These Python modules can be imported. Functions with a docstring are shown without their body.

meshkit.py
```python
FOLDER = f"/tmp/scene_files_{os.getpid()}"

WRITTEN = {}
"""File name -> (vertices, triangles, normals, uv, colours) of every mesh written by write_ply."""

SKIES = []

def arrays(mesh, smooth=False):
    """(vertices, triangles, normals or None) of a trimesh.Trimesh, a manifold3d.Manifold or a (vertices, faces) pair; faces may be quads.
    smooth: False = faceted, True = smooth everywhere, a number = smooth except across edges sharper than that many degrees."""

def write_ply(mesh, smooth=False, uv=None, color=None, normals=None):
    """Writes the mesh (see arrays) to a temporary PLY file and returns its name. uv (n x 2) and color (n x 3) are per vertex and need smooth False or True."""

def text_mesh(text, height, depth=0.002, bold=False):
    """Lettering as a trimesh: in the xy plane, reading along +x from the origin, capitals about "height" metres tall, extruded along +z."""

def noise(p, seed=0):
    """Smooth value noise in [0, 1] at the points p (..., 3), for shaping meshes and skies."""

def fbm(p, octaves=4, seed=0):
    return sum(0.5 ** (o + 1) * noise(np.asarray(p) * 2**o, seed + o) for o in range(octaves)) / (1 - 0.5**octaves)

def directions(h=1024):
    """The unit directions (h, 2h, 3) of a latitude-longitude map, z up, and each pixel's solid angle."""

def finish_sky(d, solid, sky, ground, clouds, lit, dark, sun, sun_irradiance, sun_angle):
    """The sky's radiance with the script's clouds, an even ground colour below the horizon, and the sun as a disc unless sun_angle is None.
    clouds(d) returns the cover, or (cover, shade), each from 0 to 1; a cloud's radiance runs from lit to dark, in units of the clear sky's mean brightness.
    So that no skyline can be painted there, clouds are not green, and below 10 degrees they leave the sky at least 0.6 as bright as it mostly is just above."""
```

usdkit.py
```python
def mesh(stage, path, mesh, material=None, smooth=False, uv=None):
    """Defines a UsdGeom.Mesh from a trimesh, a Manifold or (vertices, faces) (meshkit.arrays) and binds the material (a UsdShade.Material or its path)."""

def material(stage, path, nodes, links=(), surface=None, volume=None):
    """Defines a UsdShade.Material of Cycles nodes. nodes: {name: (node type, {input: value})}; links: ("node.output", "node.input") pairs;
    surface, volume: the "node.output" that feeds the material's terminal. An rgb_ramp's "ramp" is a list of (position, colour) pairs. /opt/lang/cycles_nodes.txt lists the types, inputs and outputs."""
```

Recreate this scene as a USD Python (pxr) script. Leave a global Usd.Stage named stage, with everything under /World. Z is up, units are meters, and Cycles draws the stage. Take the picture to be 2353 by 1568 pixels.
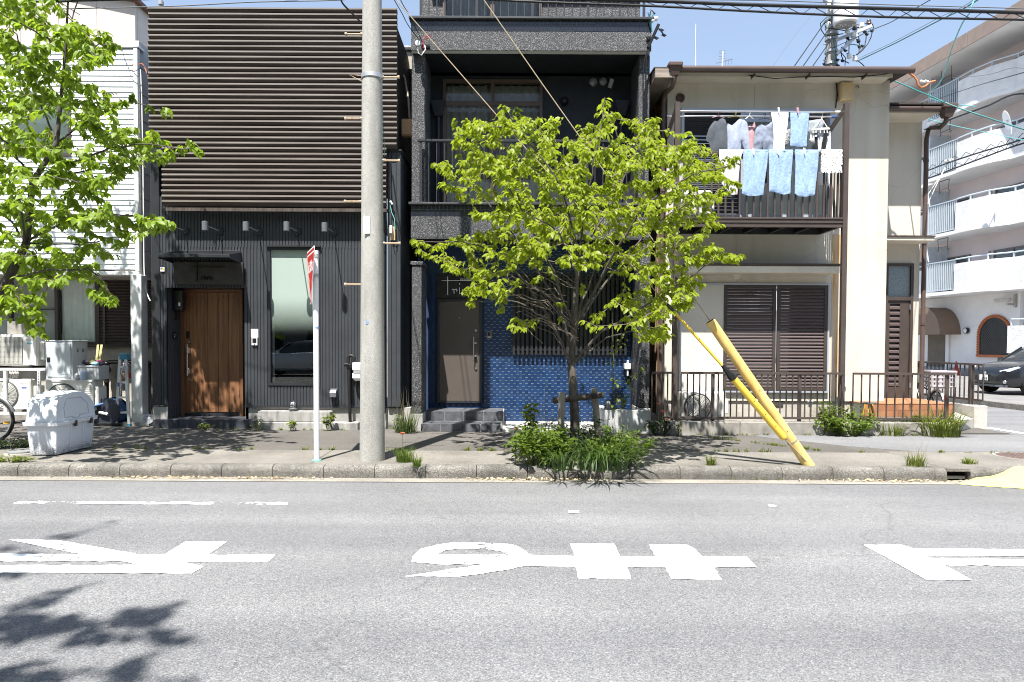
import math, random, numpy as np, trimesh, usdkit, meshkit
from pxr import Usd, UsdGeom, UsdLux, UsdShade, Gf, Sdf, Vt
from shapely.geometry import Polygon, LineString, Point
from shapely import affinity
from shapely.ops import unary_union

stage = Usd.Stage.CreateInMemory()
UsdGeom.SetStageUpAxis(stage, 'Z')
UsdGeom.SetStageMetersPerUnit(stage, 1.0)
UsdGeom.Xform.Define(stage, '/World')
UsdGeom.Scope.Define(stage, '/World/Looks')
RNG = np.random.default_rng(7)
random.seed(7)

# ------------------------------------------------------------------ camera, sky, sun, exposure
EYE = np.array([0.0, 0.0, 1.65])
PITCH, ROLL = math.radians(1.5), math.radians(0.27)
FPX, CX, CYO = 1569.0, 1176.5, 826.0          # the photo measured at 2353 px across
FWD = np.array([0, math.cos(PITCH), -math.sin(PITCH)])
UP0 = np.array([0, math.sin(PITCH), math.cos(PITCH)])
R0 = np.array([1.0, 0, 0])
RIGHT = math.cos(ROLL) * R0 + math.sin(ROLL) * UP0
UPV = -math.sin(ROLL) * R0 + math.cos(ROLL) * UP0
cam = UsdGeom.Camera.Define(stage, '/World/camera')
_m = Gf.Matrix4d(1)
_m.SetRow(0, Gf.Vec4d(*RIGHT, 0)); _m.SetRow(1, Gf.Vec4d(*UPV, 0)); _m.SetRow(2, Gf.Vec4d(*(-FWD), 0)); _m.SetRow(3, Gf.Vec4d(*EYE, 1))
cam.AddTransformOp().Set(_m)
cam.CreateHorizontalApertureAttr(36.0); cam.CreateVerticalApertureAttr(36.0 * 682 / 1024)
cam.CreateFocalLengthAttr(36.0 * FPX / 2353)
cam.CreateVerticalApertureOffsetAttr(36.0 * (CYO - 784.0) / 2353)
cam.CreateClippingRangeAttr(Gf.Vec2f(0.05, 3000))
cam.CreateExposureAttr(1.4)
SUN = np.array([-0.15, -0.47, 1.0]); SUN /= np.linalg.norm(SUN)
sun = UsdLux.DistantLight.Define(stage, '/World/sun')
sun.CreateNormalizeAttr(True); sun.CreateIntensityAttr(1.25); sun.CreateAngleAttr(0.5); sun.CreateColorAttr(Gf.Vec3f(1.0, 0.965, 0.91))
_z = SUN; _x = np.cross([0, 1.0, 0], _z); _x /= np.linalg.norm(_x); _y = np.cross(_z, _x)
_m = Gf.Matrix4d(1)
_m.SetRow(0, Gf.Vec4d(*_x, 0)); _m.SetRow(1, Gf.Vec4d(*_y, 0)); _m.SetRow(2, Gf.Vec4d(*_z, 0))
sun.AddTransformOp().Set(_m)
dome = UsdLux.DomeLight.Define(stage, '/World/sky')
_sm = usdkit.material(stage, '/World/Looks/sky_look', {
    's': ('sky_texture', {'sky_type': 'single_scattering', 'sun_disc': False, 'sun_elevation': math.asin(SUN[2]), 'sun_rotation': math.atan2(SUN[0], SUN[1]),
                          'air_density': 1.0, 'aerosol_density': 1.1, 'ozone_density': 1.6}),
    'b': ('background_shader', {'strength': 0.095}), 'v': ('mix', {'mix_type': 'mix', 'fac': .38, 'color2': (2.7, 3.15, 3.8)})}, [('s.color', 'v.color1'), ('v.color', 'b.color')], surface='b.background')
UsdShade.MaterialBindingAPI.Apply(dome.GetPrim()).Bind(_sm)

# ------------------------------------------------------------------ pixel -> world helpers (for measuring the photo)
def ray(px, py):
    d = FWD * FPX + RIGHT * (px - CX) + UPV * (CYO - py)
    return d
def P(px, py, Y):
    d = ray(px, py); t = Y / d[1]; p = EYE + d * t
    return p[0], p[2]
def P3(px, py, Y):
    d = ray(px, py); return EYE + d * (Y / d[1])
def G(px, py, z=0.15):
    d = ray(px, py); t = (z - EYE[2]) / d[2]; p = EYE + d * t
    return p[0], p[1]
def X(px, py, Y): return P(px, py, Y)[0]
def Z(px, py, Y): return P(px, py, Y)[1]

# ------------------------------------------------------------------ prims
USED = {}
LOC = {}
def uniq(parent, name):
    k = (parent, name); n = USED.get(k, 0); USED[k] = n + 1
    return f'{parent}/{name}' if n == 0 else f'{parent}/{name}_{n:03d}'
def tag(p, label=None, cat=None, group=None, kind=None):
    for k, v in (('label', label), ('category', cat), ('group', group), ('kind', kind)):
        if v: p.SetCustomDataByKey(k, v)
    return p
def thing(name, label=None, cat=None, loc=(0, 0, 0), group=None, kind=None):
    path = uniq('/World', name)
    x = UsdGeom.Xform.Define(stage, path)
    if tuple(loc) != (0, 0, 0): x.AddTranslateOp().Set(Gf.Vec3d(*map(float, loc)))
    LOC[path] = np.array(loc, float)
    return tag(x.GetPrim(), label, cat, group, kind)
def part(parent, name, mesh, mat, smooth=False, label=None, kind=None):
    pp = str(parent.GetPath())
    path = uniq(pp, name)
    off = LOC.get(pp, np.zeros(3))
    LOC[path] = off
    v, f = arr(mesh)
    m = usdkit.mesh(stage, path, (v - off, f), mat, smooth=smooth)
    return tag(m.GetPrim(), label, kind=kind)
def single(name, mesh, mat, label=None, cat=None, group=None, kind=None, smooth=False):
    path = uniq('/World', name)
    v, f = arr(mesh)
    base = np.array([(v[:, 0].min() + v[:, 0].max()) / 2, (v[:, 1].min() + v[:, 1].max()) / 2, v[:, 2].min()]) if kind != 'structure' else np.zeros(3)
    m = usdkit.mesh(stage, path, (v - base, f), mat, smooth=smooth)
    if base.any(): m.AddTranslateOp().Set(Gf.Vec3d(*map(float, base)))
    LOC[path] = base
    return tag(m.GetPrim(), label, cat, group, kind)
def copy_of(src, loc, rz=0.0, label=None, group=None, scale=None, cat=None):
    sp = str(src.GetPath()); name = sp.split('/')[-1]
    if name[-4:-3] == '_' and name[-3:].isdigit(): name = name[:-4]
    path = uniq('/World', name)
    x = UsdGeom.Xform.Define(stage, path); pr = x.GetPrim()
    pr.GetReferences().AddInternalReference(src.GetPath()); pr.SetInstanceable(True)
    x.ClearXformOpOrder()
    x.AddTranslateOp(opSuffix='copy').Set(Gf.Vec3d(*map(float, loc)))
    if rz: x.AddRotateZOp(opSuffix='copy').Set(float(rz))
    if scale: x.AddScaleOp(opSuffix='copy').Set(Gf.Vec3f(*scale))
    return tag(pr, label, cat, group)

# ------------------------------------------------------------------ mesh builders: all return (vertices, triangles)
def arr(m):
    if isinstance(m, list): return merge(m)
    if isinstance(m, tuple):
        v, f = np.asarray(m[0], float), np.asarray(m[1], int)
        if f.shape[1] == 4: f = np.vstack([f[:, [0, 1, 2]], f[:, [0, 2, 3]]])
        return v, f
    v, f, _ = meshkit.arrays(m); return v, f
def merge(ms):
    vs, fs, n = [], [], 0
    for m in ms:
        v, f = arr(m); vs.append(v); fs.append(f + n); n += len(v)
    return np.vstack(vs), np.vstack(fs)
BOXF = np.array([[0, 2, 3], [0, 3, 1], [4, 5, 7], [4, 7, 6], [0, 1, 5], [0, 5, 4], [2, 6, 7], [2, 7, 3], [0, 4, 6], [0, 6, 2], [1, 3, 7], [1, 7, 5]])
def box(x0, x1, y0, y1, z0, z1, bev=0.0):
    x0, x1 = min(x0, x1), max(x0, x1); y0, y1 = min(y0, y1), max(y0, y1); z0, z1 = min(z0, z1), max(z0, z1)
    if bev <= 0:
        v = np.array([[x, y, z] for z in (z0, z1) for y in (y0, y1) for x in (x0, x1)], float)
        return v, BOXF.copy()
    b = min(bev, (x1 - x0) * .45, (y1 - y0) * .45, (z1 - z0) * .45)
    pts = []
    for sx, xx in ((1, x0), (-1, x1)):
        for sy, yy in ((1, y0), (-1, y1)):
            for sz, zz in ((1, z0), (-1, z1)):
                pts += [[xx, yy + sy * b, zz + sz * b], [xx + sx * b, yy, zz + sz * b], [xx + sx * b, yy + sy * b, zz]]
    h = trimesh.convex.convex_hull(np.array(pts))
    return np.array(h.vertices), np.array(h.faces)
def hull(pts):
    h = trimesh.convex.convex_hull(np.array(pts, float)); return np.array(h.vertices), np.array(h.faces)
def rot(m, ang, axis, about):
    v, f = arr(m); T = trimesh.transformations.rotation_matrix(ang, axis, about)
    return v @ T[:3, :3].T + T[:3, 3], f
def move(m, d):
    v, f = arr(m); return v + np.asarray(d, float), f
def scl(m, s, about=(0, 0, 0)):
    v, f = arr(m); a = np.asarray(about, float); return (v - a) * np.asarray(s, float) + a, f
def tube(pts, r, n=8, caps=True, up=None):
    p = np.asarray(pts, float); k = len(p)
    r = np.broadcast_to(np.asarray(r, float), (k,))
    t = np.gradient(p, axis=0); t /= np.linalg.norm(t, axis=1, keepdims=True) + 1e-12
    a = np.zeros_like(t)
    ref = np.array([0, 0, 1.0]) if abs(t[0, 2]) < .9 else np.array([1.0, 0, 0])
    if up is not None: ref = np.asarray(up, float)
    for i in range(k):
        c = ref - t[i] * (ref @ t[i])
        if np.linalg.norm(c) < 1e-6:
            c = np.cross(t[i], [1, 0, 0.3])
        a[i] = c / np.linalg.norm(c); ref = a[i]
    b = np.cross(t, a); th = np.arange(n) * 2 * np.pi / n + (np.pi / n)
    v = p[:, None] + r[:, None, None] * (np.cos(th)[None, :, None] * a[:, None] + np.sin(th)[None, :, None] * b[:, None])
    v = v.reshape(-1, 3)
    i, j = np.meshgrid(np.arange(k - 1), np.arange(n), indexing='ij'); j2 = (j + 1) % n
    q = np.stack([i * n + j, i * n + j2, (i + 1) * n + j2, (i + 1) * n + j], -1).reshape(-1, 4)
    f = np.vstack([q[:, [0, 1, 2]], q[:, [0, 2, 3]]])
    if caps:
        v = np.vstack([v, p[:1], p[-1:]])
        c0, c1 = k * n, k * n + 1; jj = np.arange(n); j2 = (jj + 1) % n
        f = np.vstack([f, np.stack([np.full(n, c0), j2, jj], 1), np.stack([np.full(n, c1), (k - 1) * n + jj, (k - 1) * n + j2], 1)])
    return v, f
def rod(a, b, r, n=8): return tube([a, b], r, n)
def bar(a, b, w, h=None, up=(0, 0, 1)):
    """a square-section bar between two points"""
    h = h or w; a, b = np.asarray(a, float), np.asarray(b, float); t = (b - a) / np.linalg.norm(b - a)
    u = np.asarray(up, float)
    if abs(u @ t) > .99: u = np.array([0, 1.0, 0])
    s = np.cross(t, u); s /= np.linalg.norm(s); u = np.cross(s, t)
    v = np.array([e + s * w / 2 * i + u * h / 2 * j for e in (a, b) for j in (-1, 1) for i in (-1, 1)])
    return v, BOXF.copy()
def lathe(prof, n=20, at=(0, 0, 0), axis='z'):
    """prof: (radius, height) pairs"""
    pr = np.asarray(prof, float); th = np.arange(n) * 2 * np.pi / n
    v = np.stack([pr[:, None, 0] * np.cos(th), pr[:, None, 0] * np.sin(th), np.broadcast_to(pr[:, None, 1], (len(pr), n))], -1).reshape(-1, 3)
    i, j = np.meshgrid(np.arange(len(pr) - 1), np.arange(n), indexing='ij'); j2 = (j + 1) % n
    q = np.stack([i * n + j, i * n + j2, (i + 1) * n + j2, (i + 1) * n + j], -1).reshape(-1, 4)
    f = np.vstack([q[:, [0, 1, 2]], q[:, [0, 2, 3]]])
    if axis == 'y': v = v[:, [0, 2, 1]]; v[:, 1] *= -1            # height goes towards the viewer (-y)
    if axis == 'x': v = v[:, [2, 1, 0]]
    return v + np.asarray(at, float), f
def prism(poly, a, b, axis='y'):
    """a shapely polygon (or points) extruded between two coordinates along the axis: y -> polygon is (x, z); z -> (x, y); x -> (y, z)"""
    pg = poly if hasattr(poly, 'geom_type') else Polygon(poly)
    out = []
    for g in getattr(pg, 'geoms', [pg]):
        m = trimesh.creation.extrude_polygon(g, abs(b - a), engine='earcut')
        v, f = np.array(m.vertices), np.array(m.faces); v[:, 2] += min(a, b)
        if axis == 'y': v = v[:, [0, 2, 1]]; f = f[:, ::-1]
        if axis == 'x': v = v[:, [2, 0, 1]]
        out.append((v, f))
    return merge(out)
def sheet(poly, z):
    pg = poly if hasattr(poly, 'geom_type') else Polygon(poly)
    out = []
    for g in getattr(pg, 'geoms', [pg]):
        v, f = trimesh.creation.triangulate_polygon(g, engine='earcut')
        v = np.column_stack([v, np.full(len(v), z)])
        n = np.cross(v[f[:, 1]] - v[f[:, 0]], v[f[:, 2]] - v[f[:, 0]])
        f = np.where(n[:, 2:3] < 0, f[:, ::-1], f)
        out.append((v, f))
    return merge(out)
def grid(fn, nu, nv):
    """fn(u, v) arrays in 0..1 -> points; a patch of quads"""
    u, v = np.meshgrid(np.linspace(0, 1, nu), np.linspace(0, 1, nv), indexing='ij')
    p = np.stack(fn(u, v), -1).reshape(-1, 3)
    i, j = np.meshgrid(np.arange(nu - 1), np.arange(nv - 1), indexing='ij')
    q = np.stack([i * nv + j, (i + 1) * nv + j, (i + 1) * nv + j + 1, i * nv + j + 1], -1).reshape(-1, 4)
    return p, np.vstack([q[:, [0, 1, 2]], q[:, [0, 2, 3]]])
def sph(c, r, n=2):
    m = trimesh.creation.icosphere(n, 1.0); r = np.broadcast_to(np.asarray(r, float), (3,))
    return np.array(m.vertices) * r + np.asarray(c, float), np.array(m.faces)
def frame_y(x0, x1, z0, z1, y0, y1, w, wb=None):
    """a rectangular frame of four bars (stiles between the rails) in the xz plane"""
    wb = wb or w
    return [box(x0, x1, y0, y1, z1 - w, z1), box(x0, x1, y0, y1, z0, z0 + wb), box(x0, x0 + w, y0, y1, z0 + wb, z1 - w), box(x1 - w, x1, y0, y1, z0 + wb, z1 - w)]
def wall_holes(x0, x1, z0, z1, y0, y1, holes):
    """a wall slab in xz with rectangular openings (xa, xb, za, zb)"""
    pg = Polygon([(x0, z0), (x1, z0), (x1, z1), (x0, z1)])
    for a, b, c, d in holes: pg = pg.difference(Polygon([(a, c), (b, c), (b, d), (a, d)]))
    return prism(pg, y0, y1)
def text_on(txt, h, at, depth=.004, bold=False):
    """lettering standing in the xz plane facing -y, reading along +x, its lower left at the point"""
    m = meshkit.text_mesh(txt, h, depth, bold); v, f = np.array(m.vertices), np.array(m.faces)
    v = np.stack([v[:, 0], -v[:, 2], v[:, 1]], -1) + np.asarray(at, float)
    return v, f

# ------------------------------------------------------------------ materials
MATS = {}
def rgb(h):
    """sRGB hex -> linear"""
    c = np.array([int(h[i:i + 2], 16) for i in (0, 2, 4)]) / 255
    return np.where(c < .04045, c / 12.92, ((c + .055) / 1.055) ** 2.4)
def cl(c): return tuple(np.clip(np.asarray(c, float), 0, 1))
def mat(name, col, rough=.6, var=.12, scale=3.0, bump=0.0, bscale=60.0, metal=0.0, spec=.4, detail=4, stretch=(1, 1, 1), coat=0.0, col2=None, obj=False, lo=.3, hi=.7, bdist=.01, alpha=None, sheen=0.0):
    if name in MATS: return MATS[name]
    col = np.asarray(col, float)
    a, b = (col * (1 - var), col * (1 + var)) if col2 is None else (col, np.asarray(col2, float))
    nodes = {'g': ('geometry', {}), 'mp': ('mapping', {'scale': stretch}), 'n': ('noise_texture', {'scale': scale, 'detail': detail, 'roughness': .6}),
             'r': ('rgb_ramp', {'ramp': [(lo, cl(a)), (hi, cl(b))]}),
             'p': ('principled_bsdf', {'roughness': rough, 'metallic': metal, 'specular_ior_level': spec, 'coat_weight': coat, 'sheen_weight': sheen})}
    links = [('g.position', 'mp.vector'), ('mp.vector', 'n.vector'), ('n.fac', 'r.fac'), ('r.color', 'p.base_color')]
    if bump:
        nodes['bn'] = ('noise_texture', {'scale': bscale, 'detail': 3}); nodes['bm'] = ('bump', {'strength': bump, 'distance': bdist})
        links += [('mp.vector', 'bn.vector'), ('bn.fac', 'bm.height'), ('bm.normal', 'p.normal')]
    m = usdkit.material(stage, f'/World/Looks/{name}', nodes, links, surface='p.BSDF')
    MATS[name] = m
    return m
def speckle(name, ramp, scale, rough=.8, bump=.5, bdist=.004, spec=.3, big=(.85, 1.15), bigscale=.7, crack=0.0, stretch=(1, 1, 1)):
    """aggregate: voronoi cells in random tones, with slow large-scale toning"""
    nodes = {'g': ('geometry', {}), 'v': ('voronoi_texture', {'scale': scale, 'feature': 'f1'}), 'sep': ('separate_color', {}), 'r': ('rgb_ramp', {'ramp': ramp}),
             'mp': ('mapping', {'scale': stretch}),
             'n': ('noise_texture', {'scale': bigscale, 'detail': 5, 'roughness': .65}), 'nr': ('rgb_ramp', {'ramp': [(.3, (big[0],) * 3), (.7, (big[1],) * 3)]}),
             'mx': ('mix', {'mix_type': 'multiply', 'fac': 1.0}), 'bm': ('bump', {'strength': bump, 'distance': bdist, 'invert': True}),
             'p': ('principled_bsdf', {'roughness': rough, 'specular_ior_level': spec})}
    links = [('g.position', 'v.vector'), ('v.color', 'sep.color'), ('sep.r', 'r.fac'), ('g.position', 'mp.vector'), ('mp.vector', 'n.vector'), ('n.fac', 'nr.fac'), ('r.color', 'mx.color1'), ('nr.color', 'mx.color2'),
             ('mx.color', 'p.base_color'), ('v.distance', 'bm.height'), ('bm.normal', 'p.normal')]
    if crack:
        nodes |= {'cw': ('noise_texture', {'scale': 1.3, 'detail': 4}), 'cv': ('vector_math', {'math_type': 'multiply_add', 'vector2': (1.2, 1.2, 0)}), 'co': ('voronoi_texture', {'feature': 'distance_to_edge', 'scale': .23}), 'cr': ('rgb_ramp', {'ramp': [(0, (.5, .5, .5)), (.001, (.7, .7, .7)), (.002, (1, 1, 1))]}), 'cm': ('mix', {'mix_type': 'multiply', 'fac': crack}),
                  'ls': ('mapping', {'scale': (.07, 1.5, 1)}), 'ln': ('noise_texture', {'scale': 1.0, 'detail': 3}), 'lr': ('rgb_ramp', {'ramp': [(.35, (.86, .86, .87)), (.65, (1.1, 1.1, 1.09))]}), 'lm': ('mix', {'mix_type': 'multiply', 'fac': 1.0})}
        links = [l_ for l_ in links if l_[1] != 'p.base_color'] + [('g.position', 'cw.vector'), ('cw.color', 'cv.vector1'), ('g.position', 'cv.vector3'), ('cv.vector', 'co.vector'), ('co.distance', 'cr.fac'), ('mx.color', 'cm.color1'), ('cr.color', 'cm.color2'), ('g.position', 'ls.vector'), ('ls.vector', 'ln.vector'), ('ln.fac', 'lr.fac'), ('cm.color', 'lm.color1'), ('lr.color', 'lm.color2'), ('lm.color', 'p.base_color')]
    m = usdkit.material(stage, f'/World/Looks/{name}', nodes, links, surface='p.BSDF'); MATS[name] = m
    return m
def pane(name, tint=(.97, .985, .98), rough=0.0, gl=1.0):
    nodes = {'t': ('transparent_bsdf', {'color': tint}), 'g': ('glossy_bsdf', {'color': (gl,) * 3, 'roughness': rough}), 'f': ('fresnel', {'IOR': 1.3}), 'm': ('mix_closure', {})}
    m = usdkit.material(stage, f'/World/Looks/{name}', nodes, [('f.fac', 'm.fac'), ('t.BSDF', 'm.closure1'), ('g.BSDF', 'm.closure2')], surface='m.closure'); MATS[name] = m
    return m
def leafmat(name, top, trans, var=.3, fac=.4, rough=.45):
    nodes = {'o': ('geometry', {}), 'hs': ('rgb_ramp', {'ramp': [(0, cl(np.array(top) * (1 - var))), (.5, cl(top)), (1, cl(np.array(top) * np.array([1 + var * 1.3, 1 + var, 1 + var * .4])))]}),
             'ts': ('rgb_ramp', {'ramp': [(0, cl(np.array(trans) * (1 - var))), (1, cl(np.array(trans) * (1 + var)))]}),
             'p': ('principled_bsdf', {'roughness': rough, 'specular_ior_level': .35}), 't': ('translucent_bsdf', {}), 'm': ('mix_closure', {'fac': fac})}
    m = usdkit.material(stage, f'/World/Looks/{name}', nodes, [('o.random_per_island', 'hs.fac'), ('o.random_per_island', 'ts.fac'), ('hs.color', 'p.base_color'), ('ts.color', 't.color'),
                        ('p.BSDF', 'm.closure1'), ('t.BSDF', 'm.closure2')], surface='m.closure'); MATS[name] = m
    return m
def wood(name, dark, light, axis=0, scale=2.0, rough=.65, bump=.25):
    st = [14.0, 14.0, 14.0]; st[axis] = .6
    return mat(name, dark, rough, col2=light, scale=scale, stretch=tuple(st), detail=6, bump=bump, bscale=3 * scale, bdist=.003, lo=.32, hi=.68)

asphalt = speckle('asphalt_look', [(0, (.08, .082, .088)), (.2, (.118, .12, .127)), (.5, (.148, .149, .154)), (.8, (.18, .18, .182)), (1, (.25, .248, .244))], 140, rough=.85, bump=.4, bdist=.003, big=(.86, 1.12), bigscale=.45, crack=.4)
walk_asphalt = speckle('sidewalk_asphalt_look', [(0, (.06, .055, .05)), (.5, (.1, .092, .083)), (1, (.16, .15, .137))], 160, rough=.9, bump=.4, bdist=.003, big=(.75, 1.15), bigscale=.9)
conc_walk = speckle('sidewalk_concrete_look', [(0, (.105, .096, .083)), (.5, (.165, .153, .134)), (1, (.25, .237, .215))], 190, rough=.9, bump=.3, bdist=.002, big=(.7, 1.18), bigscale=1.4)
kerb_m = speckle('kerb_concrete_look', [(0, (.085, .08, .07)), (.5, (.15, .142, .127)), (1, (.26, .248, .228))], 130, rough=.9, bump=.6, bdist=.004, big=(.55, 1.2), bigscale=2.4)
gutter_m = speckle('gutter_concrete_look', [(0, (.16, .145, .12)), (.5, (.235, .215, .185)), (1, (.33, .31, .275))], 150, rough=.9, bump=.3, bdist=.002, big=(.72, 1.15), bigscale=1.6)
pebble = speckle('black_pebble_look', [(0, (.006, .006, .008)), (.35, (.016, .017, .02)), (.65, (.04, .042, .047)), (.86, (.09, .092, .098)), (1, (.3, .3, .31))], 120, rough=.55, bump=.9, bdist=.008, spec=.5, big=(.85, 1.15))
concrete = mat('concrete_look', (.33, .32, .30), .9, var=.25, scale=2.5, bump=.25, bscale=90, bdist=.003)
conc_dark = mat('weathered_concrete_look', (.25, .235, .21), .9, var=.4, scale=3.5, bump=.4, bscale=70, bdist=.004)
# ================================================================== ground, road, pavement
SW = 0.15
KY = 8.13                                # front face of the kerb
earth = mat('far_ground_look', (.2, .19, .17), .95, var=.2, scale=.5)
single('ground', sheet([(-400, -60), (400, -60), (400, 600), (-400, 600)], -0.12), earth, kind='structure')
side_x = lambda Y: 8.36 - .1 * (Y - 12)
single('road', sheet([(-60, -.8), (60, -.8), (60, 7.93), (13, 7.93), (13, 8.2), (12.94, 13.8), (10.9, 34), (7.5, 68), (4.2, 68), (side_x(34) + .02, 34), (8.36, 11.3), (8.36, 7.93), (-60, 7.93)], 0.0), asphalt, kind='structure')
single('gutter', sheet([(-60, 7.92), (8.9, 7.92), (8.9, KY + .05), (-60, KY + .05)], 0.006), gutter_m, kind='structure')
pv = thing('pavement', kind='structure')
# concrete slabs behind the kerb, then the asphalt footway
xs = [-30, -12.4, -9.9, -7.4, -4.95, -2.45, 0.05, 2.55, 5.2, 8.34]
for a, b in zip(xs[:-1], xs[1:]):
    part(pv, 'concrete_slab', box(a + .004, b - .004, KY + .16, 9.32 + (.12 if a > 4 else 0), -.1, SW, .008), conc_walk)
part(pv, 'asphalt_footway', box(-30, 8.34, 9.325, 16, -.1, SW - .006), walk_asphalt)
part(pv, 'asphalt_patch', prism([(3.9, 10.95), (4.9, 9.9), (5.6, 9.47), (8.3, 9.47), (8.3, 11.2), (4.2, 11.2)], SW - .02, SW - .002, 'z'), asphalt)
kb = thing('kerb', kind='structure')
prof = [(KY + .012, -.1), (KY, 0.07), (KY + .005, .105), (KY + .018, .132), (KY + .042, .148), (KY + .075, SW + .003), (KY + .157, SW + .003), (KY + .157, -.1)]
x = -8.96; dr0, dr1 = X(2176, 1105, KY), X(2231, 1105, KY)
kx = []
while x < 8.2:
    kx.append((x, x + .61)); x += .61
for a, b in kx:
    if b > dr0 and a < dr1: continue
    m = prism(prof, a + .004, b - .004, 'x'); v, f = m
    v = v + (meshkit.noise(v * 9) - .5)[:, None] * np.array([0, .008, .006]); part(kb, 'kerb_stone', (v, f), kerb_m, smooth=35)
la = [a for a, b in kx if b > dr0 and a < dr1][0]; lb = [b for a, b in kx if b > dr0 and a < dr1][-1]
part(kb, 'kerb_stone', [prism(prof, la, dr0, 'x'), prism(prof, dr1, lb, 'x'), box(dr0, dr1, KY + .004, KY + .157, .118, SW + .003)], kerb_m, label='kerb stone with a gutter drain opening')
darkm = mat('dark_void_look', (.012, .011, .01), .95)
dn = thing('drain_inlet', 'dark rectangular drain mouth in the kerb beside the yellow net', 'drain', loc=((dr0 + dr1) / 2, KY + .1, 0))
part(dn, 'back', box(dr0, dr1, KY + .12, KY + .15, -.09, .117), darkm)
part(dn, 'sill', box(dr0 + .02, dr0 + .25, KY + .05, KY + .11, .02, .055), conc_dark)
# worn white paint on the road
def paint(name, holes=.5, wear=.42):
    nodes = {'g': ('geometry', {}), 'n': ('noise_texture', {'scale': 22.0, 'detail': 8, 'roughness': .75}), 'n2': ('noise_texture', {'scale': 1.6, 'detail': 3}), 'ad': ('math', {'math_type': 'add'}),
             'c': ('rgb_ramp', {'ramp': [(wear, (0, 0, 0)), (wear + .02, (1, 1, 1))]}),
             'd': ('principled_bsdf', {'base_color': (.84, .84, .83), 'roughness': .7}), 't': ('transparent_bsdf', {}), 'm': ('mix_closure', {}),
             'hf': ('math', {'math_type': 'multiply', 'value2': .5})}
    return usdkit.material(stage, f'/World/Looks/{name}', nodes, [('g.position', 'n.vector'), ('g.position', 'n2.vector'), ('n.fac', 'ad.value1'), ('n2.fac', 'ad.value2'), ('ad.value', 'hf.value1'), ('hf.value', 'c.fac'), ('c.color', 'm.fac'),
                           ('t.BSDF', 'm.closure1'), ('d.BSDF', 'm.closure2')], surface='m.closure')
road_paint = paint('road_paint_look', wear=.385)
worn_paint = paint('worn_paint_look', wear=.475)
faded_paint = paint('faded_paint_look', wear=.6)
def gp(pts, z=0.0):
    return [G(a, b, z) for a, b in pts]
def jag(pts, step=.05, amp=.004):
    """ragged edges of thick paint"""
    out = []; n = len(pts)
    for i in range(n):
        a, b = np.array(pts[i]), np.array(pts[(i + 1) % n]); L = np.linalg.norm(b - a); k = max(1, int(L / step))
        for j in range(k):
            out.append(a + (b - a) * j / k + RNG.normal(0, amp, 2) * (j > 0))
    return Polygon(out).buffer(0)
re_ = [(40, 357), (275, 360), (640, 426), (755, 426), (855, 366), (1042, 367), (955, 428), (1264, 428), (1232, 458), (830, 459), (938, 481), (882, 513), (-320, 508), (-300, 475), (650, 475), (560, 457), (-420, 457), (-400, 421), (372, 424)]
re_ = [(a * .5, b * .5 + 1062.8) for a, b in re_]
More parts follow.
